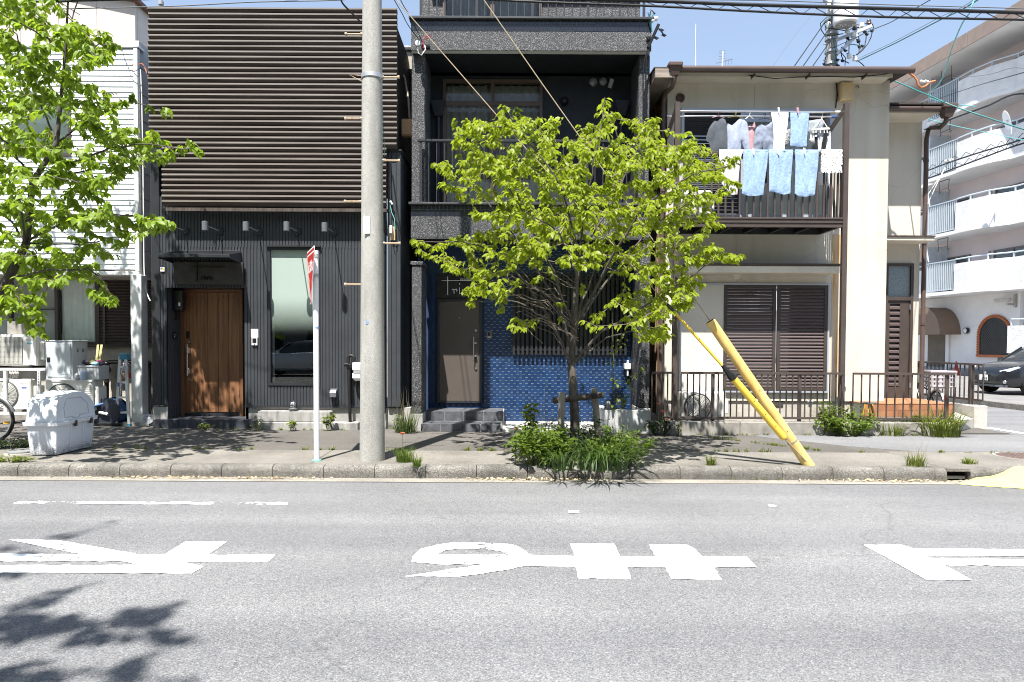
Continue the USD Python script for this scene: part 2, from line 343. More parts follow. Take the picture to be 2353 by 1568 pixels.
ma_ = [(945, 1291.8), (952, 1277), (967, 1263), (1005, 1253), (1040, 1248), (1100, 1248), (1176, 1252), (1192, 1258), (1207, 1267), (1221, 1277), (1321, 1279.5), (1310, 1250.5), (1412, 1251.5), (1424, 1280), (1507, 1280), (1491, 1253), (1577, 1253), (1592, 1260), (1616, 1281), (1715, 1281), (1738, 1304.5), (1640, 1305.5), (1659, 1333.5), (1543, 1332), (1527, 1304), (1441, 1304), (1450, 1331), (1329, 1331), (1322, 1304), (1207, 1302), (1176, 1309), (1060, 1326), (1030, 1327), (930, 1326), (1000, 1315), (1110, 1298), (1000, 1298)]
mah = [(1004, 1276), (1022, 1266), (1055, 1262), (1115, 1263), (1150, 1268), (1170, 1276.5)]
to_ = [(1985, 1253.5), (2072, 1253.5), (2097, 1261.5), (2620, 1266), (2620, 1281), (2124, 1278), (2137, 1284), (2620, 1290), (2620, 1304), (2169, 1300), (2234, 1335), (2129, 1334)]
single('road_marking', sheet(jag(gp(re_)), .005), road_paint, 'white painted letter at the left with a forked diagonal stroke and long bars', 'road marking')
single('road_marking', sheet(jag(gp(ma_)).difference(Polygon(gp(mah))), .005), road_paint, 'white painted letter in mid road with a loop and two crossbars', 'road marking')
single('road_marking', sheet(jag(gp(to_)), .005), road_paint, 'white painted letter at the right with a slanted foot and two bars', 'road marking')
yl = lambda px: G(px, 1153 + px * .0074, 0)[1]
single('edge_line', sheet(jag([(G(-60, 1150)[0], 6.80), (G(662, 1160, 0)[0], 6.80), (G(655, 1160, 0)[0], 6.90), (G(-60, 1150)[0], 6.90)], .1, .012), .005), worn_paint, 'broken white edge line on the road in front of the left kerb', 'road marking')
single('edge_line', sheet(jag([(G(700, 1160, 0)[0], 6.80), (7.5, 6.80), (7.5, 6.88), (G(700, 1160, 0)[0], 6.88)], .1, .015), .005), faded_paint, 'almost worn away white edge line on the right half of the road', 'road marking')
for q, lab in (([(1307, 1174), (1331, 1174), (1329, 1180), (1307, 1180)], 'small leftover white paint patch near the middle of the road'), ([(1764, 1160), (1786, 1163), (1778, 1167), (1768, 1165)], 'tiny white paint chip on the faded edge line')):
    single('paint_patch', sheet(jag(gp(q), .02, .004), .0055), road_paint, lab, 'road marking')
# side street on the right
sl = lambda x0, y0, y1, w: [(x0, y0), (x0 + w, y0), (x0 + w - .1 * (y1 - y0), y1), (x0 - .1 * (y1 - y0), y1)]
single('edge_line', sheet(sl(9.75, 8.4, 45, .15), .005), road_paint, 'white line along the near side of the side street', 'road marking')
single('edge_line', sheet(sl(12.72, 16, 45, .15), .005), road_paint, 'white line along the far side of the side street before the car', 'road marking')
single('street_gutter', sheet(sl(8.36, 11.3, 40, .32), .004), gutter_m, kind='structure')
single('parking_apron', box(-.001, 0, 0, .001, 0, .001) if False else prism([(13.05 - .1 * (Y - 14), Y) for Y in (15.5, 60)] + [(32, 60), (32, 15.5)], -.05, .09, 'z'), mat('parking_asphalt_look', (.17, .165, .16), .9, var=.2, scale=1.2, bump=.2), kind='structure')
k2 = thing('side_kerb', kind='structure')
for i in range(12):
    y0 = 15.5 + i * 1.5; part(k2, 'kerb_stone', prism([(13.05 - .1 * (y0 - 14) - .16, y0 + .01), (13.05 - .1 * (y0 - 14), y0 + .01), (13.05 - .1 * (y0 - 14) - .15, y0 + 1.49), (13.05 - .1 * (y0 - 14) - .31, y0 + 1.49)], -.05, .14, 'z'), kerb_m)
# manhole cover on the footway at the right, and the small one in the verge at the left
iron = mat('cast_iron_look', (.12, .085, .075), .7, var=.3, scale=14, bump=.4, bscale=120)
gx, gy = G(2352, 1049)
mh = thing('manhole_cover', 'large round brown iron cover in the right hand footway', 'manhole cover', loc=(gx, gy, SW))
part(mh, 'cover', lathe([(0, SW + .006), (.30, SW + .006), (.31, SW + .002), (.31, SW - .03)], 36, (gx, gy, 0)), iron)
part(mh, 'ring', lathe([(.315, SW - .03), (.315, SW + .004), (.345, SW + .004), (.345, SW - .03)], 36, (gx, gy, 0)), conc_dark)
studs = [box(gx + a - .012, gx + a + .012, gy + b - .012, gy + b + .012, SW + .005, SW + .011) for a in np.arange(-.24, .25, .06) for b in np.arange(-.24, .25, .06) if a * a + b * b < .075]
part(mh, 'studs', studs, iron)
gx, gy = G(52, 1043)
mh = thing('stopcock_cover', 'small round grey cap in the weeds beside the white bin', 'manhole cover', loc=(gx, gy, SW))
part(mh, 'cover', lathe([(0, SW + .05), (.16, SW + .05), (.165, SW + .04), (.165, SW - .02)], 28, (gx, gy, 0)), mat('grey_cap_look', (.2, .2, .2), .6, bump=.2))
part(mh, 'collar', lathe([(.17, SW - .03), (.17, SW + .025), (.2, SW + .02), (.21, SW - .03)], 28, (gx, gy, 0)), conc_dark)
# pale leaf litter along the gutter
def litter():
    v, f = [], []
    for k in range(520):
        c = RNG.random()
        cx = RNG.normal([-4.1, -2.9, .2, 4.4][int(c * 4)], [.5, .35, .4, .45][int(c * 4)]); cy = 8.11 - abs(RNG.normal(0, .045)); s = RNG.uniform(.012, .03)
        R = trimesh.transformations.euler_matrix(*RNG.uniform(-.6, .6, 2), RNG.uniform(0, 6.28))[:3, :3]
        q = np.array([[-s, 0, 0], [0, -s * .5, .004], [s, 0, 0], [0, s * .5, .004]]) @ R.T + [cx, cy, .014 + abs(RNG.normal(0, .006))]
        n = len(v) * 4; v.append(q); f += [[n, n + 1, n + 2], [n, n + 2, n + 3]]
    return np.vstack(v), np.array(f)
single('leaf_litter', litter(), mat('dry_petal_look', (.42, .33, .2), .9, var=.45, scale=60), 'pale dry petals and leaf scraps blown along the kerb gutter', 'leaf litter', kind='stuff')
def pb(px0, py0, px1, py1, Y, depth, bev=0.0):
    """box whose front face at plane Y covers the photo rectangle, going back by depth"""
    cx, cy = (px0 + px1) / 2, (py0 + py1) / 2
    return box(X(px0, cy, Y), X(px1, cy, Y), Y, Y + depth, Z(cx, py1, Y), Z(cx, py0, Y), bev)
# ------------------------------------------------------------------ shared materials
white_siding = mat('white_siding_look', (.76, .79, .81), .5, var=.04, scale=1.2)
grey_side = mat('grey_side_panel_look', (.46, .45, .43), .8, var=.15, scale=1.5)
white_post = mat('painted_post_look', (.66, .67, .66), .6, var=.1, scale=4, bump=.15)
beige_metal = mat('beige_metal_wall_look', (.52, .46, .4), .7, var=.06, scale=.8)
mortar = mat('old_mortar_look', (.36, .33, .28), .95, var=.35, scale=2.2, bump=.7, bscale=45, bdist=.01)
brown_al = mat('brown_aluminium_look', (.055, .042, .036), .45, var=.12, scale=5)
shutter_m = mat('brown_shutter_look', (.07, .05, .047), .5, var=.15, scale=4, stretch=(.3, 1, 3))
black_metal = mat('black_metal_cladding_look', (.04, .044, .05), .45, var=.14, scale=2.5, spec=.35)
black_trim = mat('black_trim_look', (.024, .026, .03), .4, var=.12, scale=4)
black_plastic = mat('black_plastic_look', (.012, .012, .013), .3, var=.1)
louvre_m = wood('louvre_wood_look', (.03, .02, .016), (.075, .055, .046), axis=0, scale=1.6, rough=.5, bump=.1)
nosing_m = wood('louvre_nosing_look', (.13, .112, .1), (.24, .215, .2), axis=0, scale=1.2, rough=.5, bump=.1)  # paler than the slats: sunlight on their front edges put into the colour
door_wood = wood('oak_door_look', (.13, .055, .026), (.31, .15, .07), axis=2, scale=1.5, rough=.5, bump=.15)
door_frame = wood('oak_frame_look', (.13, .055, .026), (.23, .105, .05), axis=2, scale=1.5, rough=.5, bump=.12)
steel = mat('brushed_steel_look', (.62, .62, .62), .3, var=.08, metal=1.0, scale=20)
galv = mat('galvanised_look', (.5, .51, .52), .5, var=.2, metal=.7, scale=12)
white_pl = mat('white_plastic_look', (.72, .72, .7), .4, var=.05, scale=3)
cream_pl = mat('cream_plastic_look', (.66, .63, .56), .45, var=.06, scale=3)
ac_m = mat('ac_casing_look', (.68, .67, .62), .45, var=.08, scale=2.5)
grey_pl = mat('grey_plastic_look', (.3, .31, .32), .5, var=.1)
curtain = mat('white_curtain_look', (.8, .82, .8), .85, var=.05, scale=5, sheen=.2)
clear_pane = pane('window_pane_look')
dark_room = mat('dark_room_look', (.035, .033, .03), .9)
sheet_dark = mat('sheet_steel_dark_look', (.035, .032, .03), .55, var=.35, scale=6)
# ================================================================== house with white siding, left
h1 = thing('siding_house', 'white boarded house with an open ground floor behind the bin and air conditioners', 'house', loc=(-8.6, 12.1, 0))
YF = 12.1
zb, zt = Z(150, 620, YF), Z(150, 113, YF); xr = X(309, 350, YF); xl = -11.0
n = 41; ph = (zt - zb) / n
wx0, wx1, wz0, wz1 = X(40, 300, YF), X(160, 300, YF), Z(100, 355, YF), Z(100, 235, YF)
for i in range(n):
    z0 = zb + i * ph
    def board(a, b): return prism([(YF + .0, z0 + ph), (YF - .003, z0 + ph - .002), (YF - .016, z0 + .012), (YF - .012, z0 + .006), (YF, z0 + .006)], a, b, 'x')
    if z0 + ph > wz0 and z0 < wz1: part(h1, 'siding_board', [board(xl, wx0 - .04), board(wx1 + .04, xr)], white_siding)
    else: part(h1, 'siding_board', board(xl, xr), white_siding)
part(h1, 'wall', box(xl, xr, YF + .003, YF + .15, zb, zt), white_siding)
part(h1, 'corner_trim', box(xr + .002, xr + .075, YF - .02, YF + .07, zb - .02, zt + .02, .006), white_post)
part(h1, 'parapet_cap', box(xl, xr + .09, YF - .03, YF + .2, zt + .022, zt + .06, .008), white_post)
part(h1, 'beam', box(xl, xr + .06, YF - .015, YF + .16, zb - .09, zb - .022, .006), white_post)
for i in range(9):
    z0 = zb - .1 + i * .46
    part(h1, 'side_panel', box(xr - .06, xr + .055, YF + .073, 18, z0 + .006, z0 + .455, .004), grey_side)
w = part(h1, 'window', frame_y(wx0 - .035, wx1 + .035, wz0 - .035, wz1 + .035, YF - .03, YF + .0, .045), brown_al)
part(w, 'pane', box(wx0, wx1, YF - .012, YF - .008, wz0, wz1), clear_pane)
part(w, 'blind', box(wx0, wx1, YF - .004, YF - .001, wz0, wz1), curtain)
# post and the set back ground floor
px0, px1 = X(302, 800, 12.02), X(327, 800, 12.02)
part(h1, 'post', box(px0, px1, 12.0, 12.0 + (px1 - px0) * 1.1, SW, zb - .09, .008), white_post)
part(h1, 'post_foot', box(px0 - .02, px1 + .02, 11.98, 12.25, SW - .02, SW + .03), conc_dark)
YB = 13.0
zs = Z(200, 792, YB); zhead = Z(200, 636, YB); xa, xb, xc, xd = X(-60, 700, YB), X(135, 700, YB), X(226, 700, YB), X(351, 700, YB)
part(h1, 'ground_wall', wall_holes(xl, xd + .1, .0, zb - .1, YB, YB + .12, [(xa, xc, zs, zhead)]), mortar)
part(h1, 'ceiling', box(xl, xr, YF + .17, YB, zb - .1, zb - .08), mortar)
w = part(h1, 'window', frame_y(xa, xc, zs, zhead, YB - .03, YB + .05, .05), brown_al)
part(w, 'mullion', box(xb - .06, xb, YB - .035, YB + .045, zs + .05, zhead - .05), brown_al)
part(w, 'mullion', box(X(28, 700, YB) - .05, X(28, 700, YB), YB - .035, YB + .045, zs + .05, zhead - .05), brown_al)
part(w, 'transom', box(xa + .05, xb - .06, YB - .01, YB + .03, Z(100, 713, YB), Z(100, 713, YB) + .025), brown_al)
part(w, 'pane', box(xa + .05, xc - .05, YB + .012, YB + .017, zs + .05, zhead - .05), clear_pane)
part(w, 'curtain', grid(lambda u, v: (xb + (xc - .05 - xb) * u, YB + .08 + .018 * np.sin(u * 40 + np.sin(v * 3) * 1.5) * (1 - .3 * v) + .01 * np.sin(u * 17 + v * 4), zs + .03 + (zhead - zs - .06) * v), 90, 8), curtain, smooth=True)
part(w, 'curtain', grid(lambda u, v: (xa + (xb - .06 - xa) * u, YB + .1 + .012 * np.sin(u * 30), zs + .03 + (zhead - zs - .06) * v), 60, 3), mat('grey_curtain_look', (.5, .5, .48), .9), smooth=True)
part(h1, 'room', box(xa, xc, YB + .5, YB + .55, zs - .2, zhead + .2), dark_room)
sx0, sx1 = xc + .012, xd + .06
sh = part(h1, 'shutter', frame_y(sx0, sx1, zs - .02, zhead, YB - .05, YB - .003, .03), brown_al)
part(sh, 'stile', box(X(240, 700, YB), X(240, 700, YB) + .045, YB - .06, YB - .003, zs + .01, zhead - .03), brown_al)
nsl = 22; pz = (zhead - zs - .04) / nsl
for i in range(nsl):
    z0 = zs + .01 + i * pz
    part(sh, 'slat', prism([(YB - .01, z0), (YB - .045, z0 + .008), (YB - .047, z0 + .014), (YB - .012, z0 + pz * .96)], sx0 + .03, sx1 - .03, 'x'), shutter_m)
part(h1, 'sill', box(xa - .05, sx1 + .02, YB - .07, YB + .05, zs - .05, zs - .021, .004), brown_al)
part(h1, 'base_ledge', box(xl, xd + .1, YB - .05, YB + .1, SW - .02, .48), conc_dark)
part(h1, 'threshold', box(X(215, 985, 12.0), X(352, 985, 12.0), 11.93, YB - .06, SW - .02, SW + .05, .01), conc_dark)
# tan building behind
h0 = thing('tan_building', 'plain tan metal clad building rising behind the white boarded house', 'building', loc=(-10, 16.3, 0))
YT = 16.2; xr0 = X(311, 60, YT); zt0 = Z(280, 6, YT)
for i in range(6):
    b = xr0 - i * .9
    part(h0, 'wall_panel', prism([(b - .895, 0), (b - .005, 0), (b - .005, zt0 - .0 + i * .18), (b - .895, zt0 + (i + 1) * .18)], YT, YT + .1), beige_metal)
part(h0, 'side_wall', box(xr0 - .1, xr0 + .0, YT + .103, 24, 0, zt0 - .02), beige_metal)
part(h0, 'roof_edge', prism([(xr0 + .12, zt0 - .02), (xr0 + .12, zt0 + .06), (xr0 - 6, zt0 + 1.3), (xr0 - 6, zt0 + 1.2)], YT - .15, 24), mat('brown_fascia_look', (.14, .06, .04), .6))
# ================================================================== black house with timber louvres
YW = 11.7
h2 = thing('black_house', 'black ribbed metal house front with a large dark timber louvre screen', 'house', loc=(-4, YW, 0))
wl, wr = X(371, 800, YW), X(889, 700, YW); zfl = Z(600, 932, YW)
YL = 11.46
ul, ur, ll_, lr_ = X(340, 150, YL), X(912, 200, YL), X(371, 420, YL), X(887, 420, YL)
ztop, zbot = Z(620, 18, YL), Z(620, 474, YL)
ns = 37; pz = (ztop - zbot) / ns
scr = part(h2, 'louvre_screen', [box(x - .02, x + .02, YL + .07, YL + .11, zbot, ztop - .02) for x in np.linspace(ll_ + .1, lr_ - .1, 6)] + [box(ll_ + .06, lr_ + .01, YL + .01, YL + .09, zbot - .085, zbot - .03)], wood('batten_look', (.03, .022, .018), (.09, .07, .06), axis=2))
for i in range(ns):
    z1 = ztop - i * pz; a, b = (ul, ur) if i < 26 else (ll_, lr_)
    a += RNG.normal(0, .006); b += RNG.normal(0, .004); dz = RNG.normal(0, .002)
    m = prism([(YL, z1 + dz), (YL + .022, z1 + .012 + dz), (YL + .085, z1 - .052 + dz), (YL + .062, z1 - .09 + dz), (YL, z1 - .027 + dz)], a, b, 'x')
    part(scr, 'slat', m, louvre_m); part(scr, 'slat_nosing', box(a + .001, b - .001, YL - .004, YL - .0004, z1 - .026 + dz, z1 + dz - .001), nosing_m)  # added pale strip paints the sunlit front edge of each slat
def cladding(x0, x1, z0, z1, Y, p=.0535):
    pts = []; k = int(round((x1 - x0) / p)); p = (x1 - x0) / max(1, k)
    for i in range(k):
        a = x0 + i * p; pts += [(a, Y - .014), (a + p * .72, Y - .014), (a + p * .76, Y), (a + p * .96, Y)]
    pts += [(x1, Y - .0)]
    pts = np.array(pts); n = len(pts)
    v = np.vstack([np.column_stack([pts, np.full(n, z0)]), np.column_stack([pts, np.full(n, z1)])])
    i = np.arange(n - 1); f = np.vstack([np.stack([i, i + 1, i + 1 + n], 1), np.stack([i, i + 1 + n, i + n], 1)])
    return v, f
def clad_run(parent, x0, x1, z0, z1, Y, wdt=.43):
    k = max(1, int(round((x1 - x0) / wdt))); e = np.linspace(x0, x1, k + 1)
    for a, b in zip(e[:-1], e[1:]): part(parent, 'cladding_panel', cladding(a, b, z0, z1, Y), black_metal)
rj = X(563, 800, YW); lj = X(384, 800, YW); zrt = Z(480, 662, YW)
wz1, wz0 = Z(676, 569, YW), Z(676, 886, YW); wx0, wx1 = X(616, 700, YW), X(736, 700, YW)
clad_run(h2, wl, lj, zfl, zrt, YW); clad_run(h2, wl, rj, zrt, wz1, YW)
clad_run(h2, rj, wx0, zfl, wz1, YW); clad_run(h2, wx0, wx1, zfl, wz0, YW); clad_run(h2, wx1, wr, zfl, wz1, YW)
clad_run(h2, wl, wr, wz1, zbot + .2, YW)
part(h2, 'upper_wall', box(ul + .1, ur - .05, YW + .05, YW + .1, zbot + .2, ztop - .1), dark_room)
part(h2, 'side_wall', box(ur - .12, ur - .055, YW + .11, 18, 4.9, ztop - .15), mat('dark_board_look', (.03, .024, .02), .7, var=.3, stretch=(1, 14, .6)))
part(h2, 'side_wall', box(ul + .1, ul + .16, YW + .11, 18, 0, ztop - .15), black_trim)
part(h2, 'roof', box(ul + .1, ur - .12, YW + .11, 18, ztop - .2, ztop - .15), black_trim)
part(h2, 'corner_post', box(X(350, 700, YW), wl - .002, YW - .03, YW + .3, zfl, Z(360, 365, YW), .006), black_trim)
part(h2, 'flashing', box(rj, wr, YW - .03, YW + .02, zfl - .03, zfl - .002), black_trim)
# entrance recess
YD = 12.2
part(h2, 'jamb_cladding', rot(cladding(lj, lj + (YD - YW), zfl - .25, zrt, YW), math.pi / 2, [0, 0, 1], (lj, YW, 0)), black_metal)
part(h2, 'jamb', box(rj + .003, rj + .05, YW + .02, YD, zfl - .25, zrt), black_trim)
part(h2, 'soffit', box(lj, rj, YW + .016, YD + .1, zrt + .003, zrt + .03), black_trim)
dx0, dx1, dz0, dz1 = X(418, 800, YD), X(560, 800, YD), Z(490, 957, YD), Z(490, 665, YD)
part(h2, 'recess_wall', wall_holes(lj - .1, rj + .1, SW, zrt + .05, YD + .01, YD + .06, [(dx0, dx1, SW + .01, dz1)]), black_trim)
part(h2, 'foundation', box(X(351, 950, YW), lj, YW + .0, YD, SW - .02, zfl - .032), concrete)
part(h2, 'foundation', box(rj, wr + .4, YW + .02, YW + .2, SW - .02, zfl - .032), concrete)
for i in range(4):
    a, b = X(351, 976, 11.6), X(588, 976, 11.6); s = (b - a) / 4
    part(h2, 'entrance_tile', box(a + i * s + .002, a + (i + 1) * s - .002, 11.6, YD + .1, SW - .02, Z(480, 965, 11.6), .006), mat('slate_tile_look', (.045, .048, .06), .6, var=.25, scale=5))
dr = part(h2, 'door', frame_y(dx0, dx1, dz0, dz1, YD - .05, YD + .04, .058, .001), door_frame)
ix0, ix1 = dx0 + .06, dx1 - .06; pwid = (ix1 - ix0 - .035) / 5
for i in range(5):
    a = ix0 + .03 + i * pwid
    part(dr, 'plank', box(a + .003, a + pwid - .003, YD - .022, YD + .03, dz0 + .075, dz1 - .062, .006), door_wood)
part(dr, 'hinge_stile', box(ix0, ix0 + .03, YD - .02, YD + .03, dz0 + .075, dz1 - .062), door_wood)
part(dr, 'sill', box(dx0 + .05, dx1 - .05, YD - .04, YD + .04, dz0 - .01, dz0 + .06), black_trim)
hx = X(435, 830, YD) ; hz0, hz1 = Z(435, 864, YD - .08), Z(435, 792, YD - .08)
part(dr, 'handle', [rod((hx, YD - .08, hz0), (hx, YD - .08, hz1), .014, 12), box(hx + .0, hx + .035, YD - .085, YD - .02, hz0 + .03, hz0 + .13, .004), box(hx, hx + .035, YD - .085, YD - .02, hz1 - .16, hz1 - .06, .004)], steel, smooth=35)
part(dr, 'lock', [box(hx - .02, hx + .02, YD - .055, YD - .02, Z(435, 778, YD), Z(435, 762, YD), .005)], black_plastic)
for zz in (Z(435, 786, YD), Z(435, 872, YD)): part(dr, 'keyhole', lathe([(0, .03), (.02, .03), (.024, .0)], 14, (hx + .02, YD - .022, zz), 'y'), steel, smooth=35)
for i in range(5):
    for zz in (dz0 + .14, dz1 - .13): part(dr, 'stud', hull([(ix0 + .03 + (i + .5) * pwid + a, YD - .022 - b, zz + c) for a, b, c in ((-.012, 0, .006), (.012, 0, .006), (0, 0, -.014), (0, .008, 0))]), black_trim)
for zz in (dz1 - .3, dz0 + .35): part(dr, 'hinge', box(ix1 - .015, ix1 + .01, YD - .035, YD - .02, zz, zz + .14), black_trim)
# awning, lettered board
a0, a1 = X(399, 580, YW), X(554, 580, YW); za, zf = Z(480, 584, YW), Z(480, 586, 11.22)
aw = part(h2, 'awning', hull([(a0, 11.68, za), (a1, 11.68, za), (a0, 11.68, za - .025), (a1, 11.68, za - .025), (a0, 11.22, zf), (a1, 11.22, zf), (a0, 11.22, zf - .02), (a1, 11.22, zf - .02)]), mat('smoked_panel_look', (.03, .033, .036), .25))
part(aw, 'front_rail', box(a0 - .01, a1 + .01, 11.19, 11.23, zf - .045, zf + .012, .004), black_trim)
part(aw, 'wall_rail', box(a0, a1, YW - .05, YW - .016, za - .03, za + .05, .004), black_trim)
for xx in (a0 - .012, a1 + .003): part(aw, 'bracket', prism([(11.2, zf - .06), (11.2, zf + .01), (11.68, za + .03), (11.68, zf - .09)], xx, xx + .012, 'x'), black_trim)
sp = thing('sign_board', 'dark metal board with raised black lettering above the oak door', 'sign', loc=(X(480, 630, 11.6), 11.62, Z(480, 654, 11.6)))
s0, s1, sz0, sz1 = X(399, 630, 11.6), X(558, 630, 11.6), Z(480, 654, 11.6), Z(480, 602, 11.6)
part(sp, 'board', box(s0, s1, 11.6, 11.64, sz0, sz1, .003), mat('oxidised_plate_look', (.035, .03, .026), .6, var=.4, scale=9))
L = lambda zx, zy: (X((640 + zx / 6.536) * .5745, 620, 11.58), Z(480, (980 + zy / 6.536) * .5745, 11.58))
def stroke(p0, p1, wdt, d=.025, Y=11.58):
    (xa, za), (xb, zb_) = p0, p1; return bar((xa, Y + d / 2, za), (xb, Y + d / 2, zb_), wdt, d, up=(0, 1, 0))
part(sp, 'letter', [stroke(L(950, 480), L(950, 960), .022), stroke(L(830, 580), L(938, 580), .014), stroke(L(962, 580), L(1700, 580), .014)], black_plastic)
lx, lz = L(1050, 915)
part(sp, 'letter', text_on('rive', .085, (lx, 11.6, lz), .02), black_plastic)
# tall window
Yw = YW - .03
wn = part(h2, 'window', frame_y(wx0, wx1, wz0, wz1, Yw, YW + .08, .045), black_trim)
def frosted():
    nodes = {'g': ('geometry', {}), 's': ('separate_xyz', {}), 'n': ('noise_texture', {'scale': 190.0, 'detail': 2}), 'k': ('math', {'math_type': 'multiply', 'value2': .55}), 'a': ('math', {'math_type': 'add'}),
             'mr': ('map_range', {'from_min': 1.95 + .12, 'from_max': 2.42 + .22, 'clamp': True}),
             'd': ('principled_bsdf', {'base_color': (.31, .38, .34), 'roughness': .5, 'specular_ior_level': .2}), 't': ('transparent_bsdf', {'color': (.55, .6, .6)}), 'gl': ('glossy_bsdf', {'color': (.9, .95, 1), 'roughness': 0.0}), 'f': ('fresnel', {'IOR': 1.75}), 'm': ('mix_closure', {}), 'm2': ('mix_closure', {})}
    return usdkit.material(stage, '/World/Looks/frosted_pane_look', nodes, [('g.position', 's.vector'), ('g.position', 'n.vector'), ('n.fac', 'k.value1'), ('k.value', 'a.value1'), ('s.z', 'a.value2'), ('a.value', 'mr.value'), ('mr.result', 'm2.fac'), ('f.fac', 'm.fac'),
                           ('t.BSDF', 'm.closure1'), ('gl.BSDF', 'm.closure2'), ('m.closure', 'm2.closure1'), ('d.BSDF', 'm2.closure2')], surface='m2.closure')
part(wn, 'pane', box(wx0 + .045, wx1 - .045, YW + .02, YW + .026, wz0 + .045, wz1 - .045), frosted())
part(wn, 'room', box(wx0 - .2, wx1 + .2, YW + .9, YW + .95, wz0 - .3, wz1 + .2), dark_room)
part(wn, 'drip_cap', box(wx0 - .02, wx1 + .02, Yw - .035, YW - .016, wz1 + .003, wz1 + .025), black_trim)
# right wing and block below the window
wg0, wg1 = X(890, 700, 11.6), X(921, 700, 11.6); zw = Z(905, 350, 11.6)
for i in range(3):
    s = (wg1 - wg0) / 3; part(h2, 'wing_panel', box(wg0 + i * s + .004, wg0 + (i + 1) * s - .004, 11.58 + .006 * (i % 2), 11.62, zfl, zw), black_metal)
part(h2, 'wing_wall', box(wg0 + .004, wg1, 11.623, 16, zfl - .03, zw), black_metal)
part(h2, 'wing_cap', box(wg0 - .02, wg1 + .02, 11.55, 16, zw + .002, zw + .035, .005), black_trim)
part(h2, 'foundation', box(wg0, wg1, 11.65, 16, SW - .02, zfl - .031), concrete)
streak = mat('streaked_concrete_look', (.16, .155, .15), .9, col2=(.42, .41, .39), scale=4, stretch=(3, 3, .5), detail=6, bump=.2)
bl = thing('concrete_step', 'streaked low concrete step under the tall frosted window', 'step', loc=(X(675, 970, 11.5), 11.6, SW))
part(bl, 'block', box(X(592, 960, 11.5), X(758, 960, 11.5), 11.5, YW + .01, .27, Z(675, 946, 11.5), .012), streak)
part(bl, 'ledge', box(X(592, 980, 11.48), X(822, 980, 11.48), 11.48, YW + .01, SW - .02, .268, .012), streak)
# small fittings on the black house
zm = lambda x, y, ox, oy, s=1.568: ((ox + x / s) * .5745, (oy + y / s) * .5745)   # crop pixel -> photo pixel
lamp_lab = ['first from the left, half hidden by leaves', 'second from the left, above the awning', 'third from the left, near the top left corner of the tall window', 'fourth from the left, above the tall window', 'rightmost, next to the concrete utility pole']
lamp0 = None
lm_black = mat('lamp_metal_look', (.11, .12, .13), .4, var=.1)
for i, (bx_, by_) in enumerate([(220, 1450), (438, 1452), (682, 1455), (925, 1455), (1152, 1460)]):
    a = P3(*zm(bx_, by_, 600, 0), YW - .02)
    lab = 'black wall spotlight, ' + lamp_lab[i]
    if lamp0 is None:
        lamp0 = thing('wall_spotlight', lab, 'wall lamp', loc=a, group='wall spotlights under the louvres')
        part(lamp0, 'base_plate', lathe([(0, .03), (.06, .03), (.066, .02), (.066, 0)], 20, a, 'y'), black_trim, smooth=35)
        h = a + np.array([.0, -.56, .0])
        part(lamp0, 'arm', tube([a + [0, -.03, -.0], a + [0, -.3, .005], h + [0, .04, 0]], .009, 8), lm_black, smooth=True)
        part(lamp0, 'head', lathe([(.03, .075), (.046, .07), (.048, .06), (.048, -.072), (.04, -.078), (.036, -.05), (0, -.05)], 20, h), lm_black, smooth=35)
    else: copy_of(lamp0, a, 0, lab, 'wall spotlights under the louvres')
def R4(x0, y0, x1, y1): return (*zm(x0, y0, 600, 900), *zm(x1, y1, 600, 900))
ic = thing('intercom', 'small silver door intercom with a paper notice above it beside the oak door', 'intercom', loc=P3(*zm(655, 730, 600, 900), YW - .02))
part(ic, 'notice', pb(*R4(633, 653, 678, 706), YW - .022, .006), white_pl)
part(ic, 'casing', pb(*R4(636, 708, 673, 756), YW - .04, .024, .004), mat('silver_plastic_look', (.5, .5, .5), .35))
part(ic, 'screen', pb(*R4(642, 712, 666, 740), YW - .043, .004), black_plastic)
part(ic, 'button', lathe([(0, .006), (.01, .005), (.011, 0)], 12, P3(*zm(655, 748, 600, 900), YW - .04), 'y'), steel)
c = P3(*zm(897, 1164, 600, 900), 11.58)
bk = thing('bulkhead_lamp', 'caged glass bulkhead lamp standing on the streaked concrete step', 'lamp', loc=c)
def bulkhead(bk, c):
    part(bk, 'base', lathe([(0, 0), (.07, 0), (.07, .03), (.055, .045), (0, .045)], 20, c), mat('lamp_base_look', (.15, .15, .155), .5, metal=.3), smooth=35)
    part(bk, 'glass', lathe([(.045, .045), (.047, .1), (.035, .14), (0, .152)], 16, c), mat('lamp_glass_look', (.4, .42, .42), .12, spec=.8), smooth=True)
    for k in range(4):
        t = k * math.pi / 4
        part(bk, 'guard_wire', tube([c + [math.cos(t) * r, math.sin(t) * r, z] for r, z in ((.056, .04), (.056, .11), (.04, .155), (0, .168), (-.04, .155), (-.056, .11), (-.056, .04))], .004, 5), black_trim)
    part(bk, 'guard_ring', [lathe([(.056, z), (.062, z), (.062, z + .007), (.056, z + .007)], 18, c) for z in (.075, .11)], black_trim)
bulkhead(bk, c)
vt = thing('vent_hood', 'black half round vent hood low on the ribbed wall right of the tall window', 'vent', loc=P3(*zm(1155, 1080, 600, 900), YW))
x0, z1 = P(*zm(1135, 1030, 600, 900), YW - .03); x1, z0 = P(*zm(1174, 1078, 600, 900), YW - .03)
part(vt, 'hood', prism([(YW - .015, z0 - .0), (YW - .12, z0), (YW - .12, z0 + (z1 - z0) * .55), (YW - .09, z0 + (z1 - z0) * .9), (YW - .05, z1), (YW - .015, z1)], x0, x1, 'x'), lm_black)
part(vt, 'rim', box(x0 - .006, x1 + .006, YW - .03, YW - .016, z0 - .004, z1 + .004, .003), lm_black)
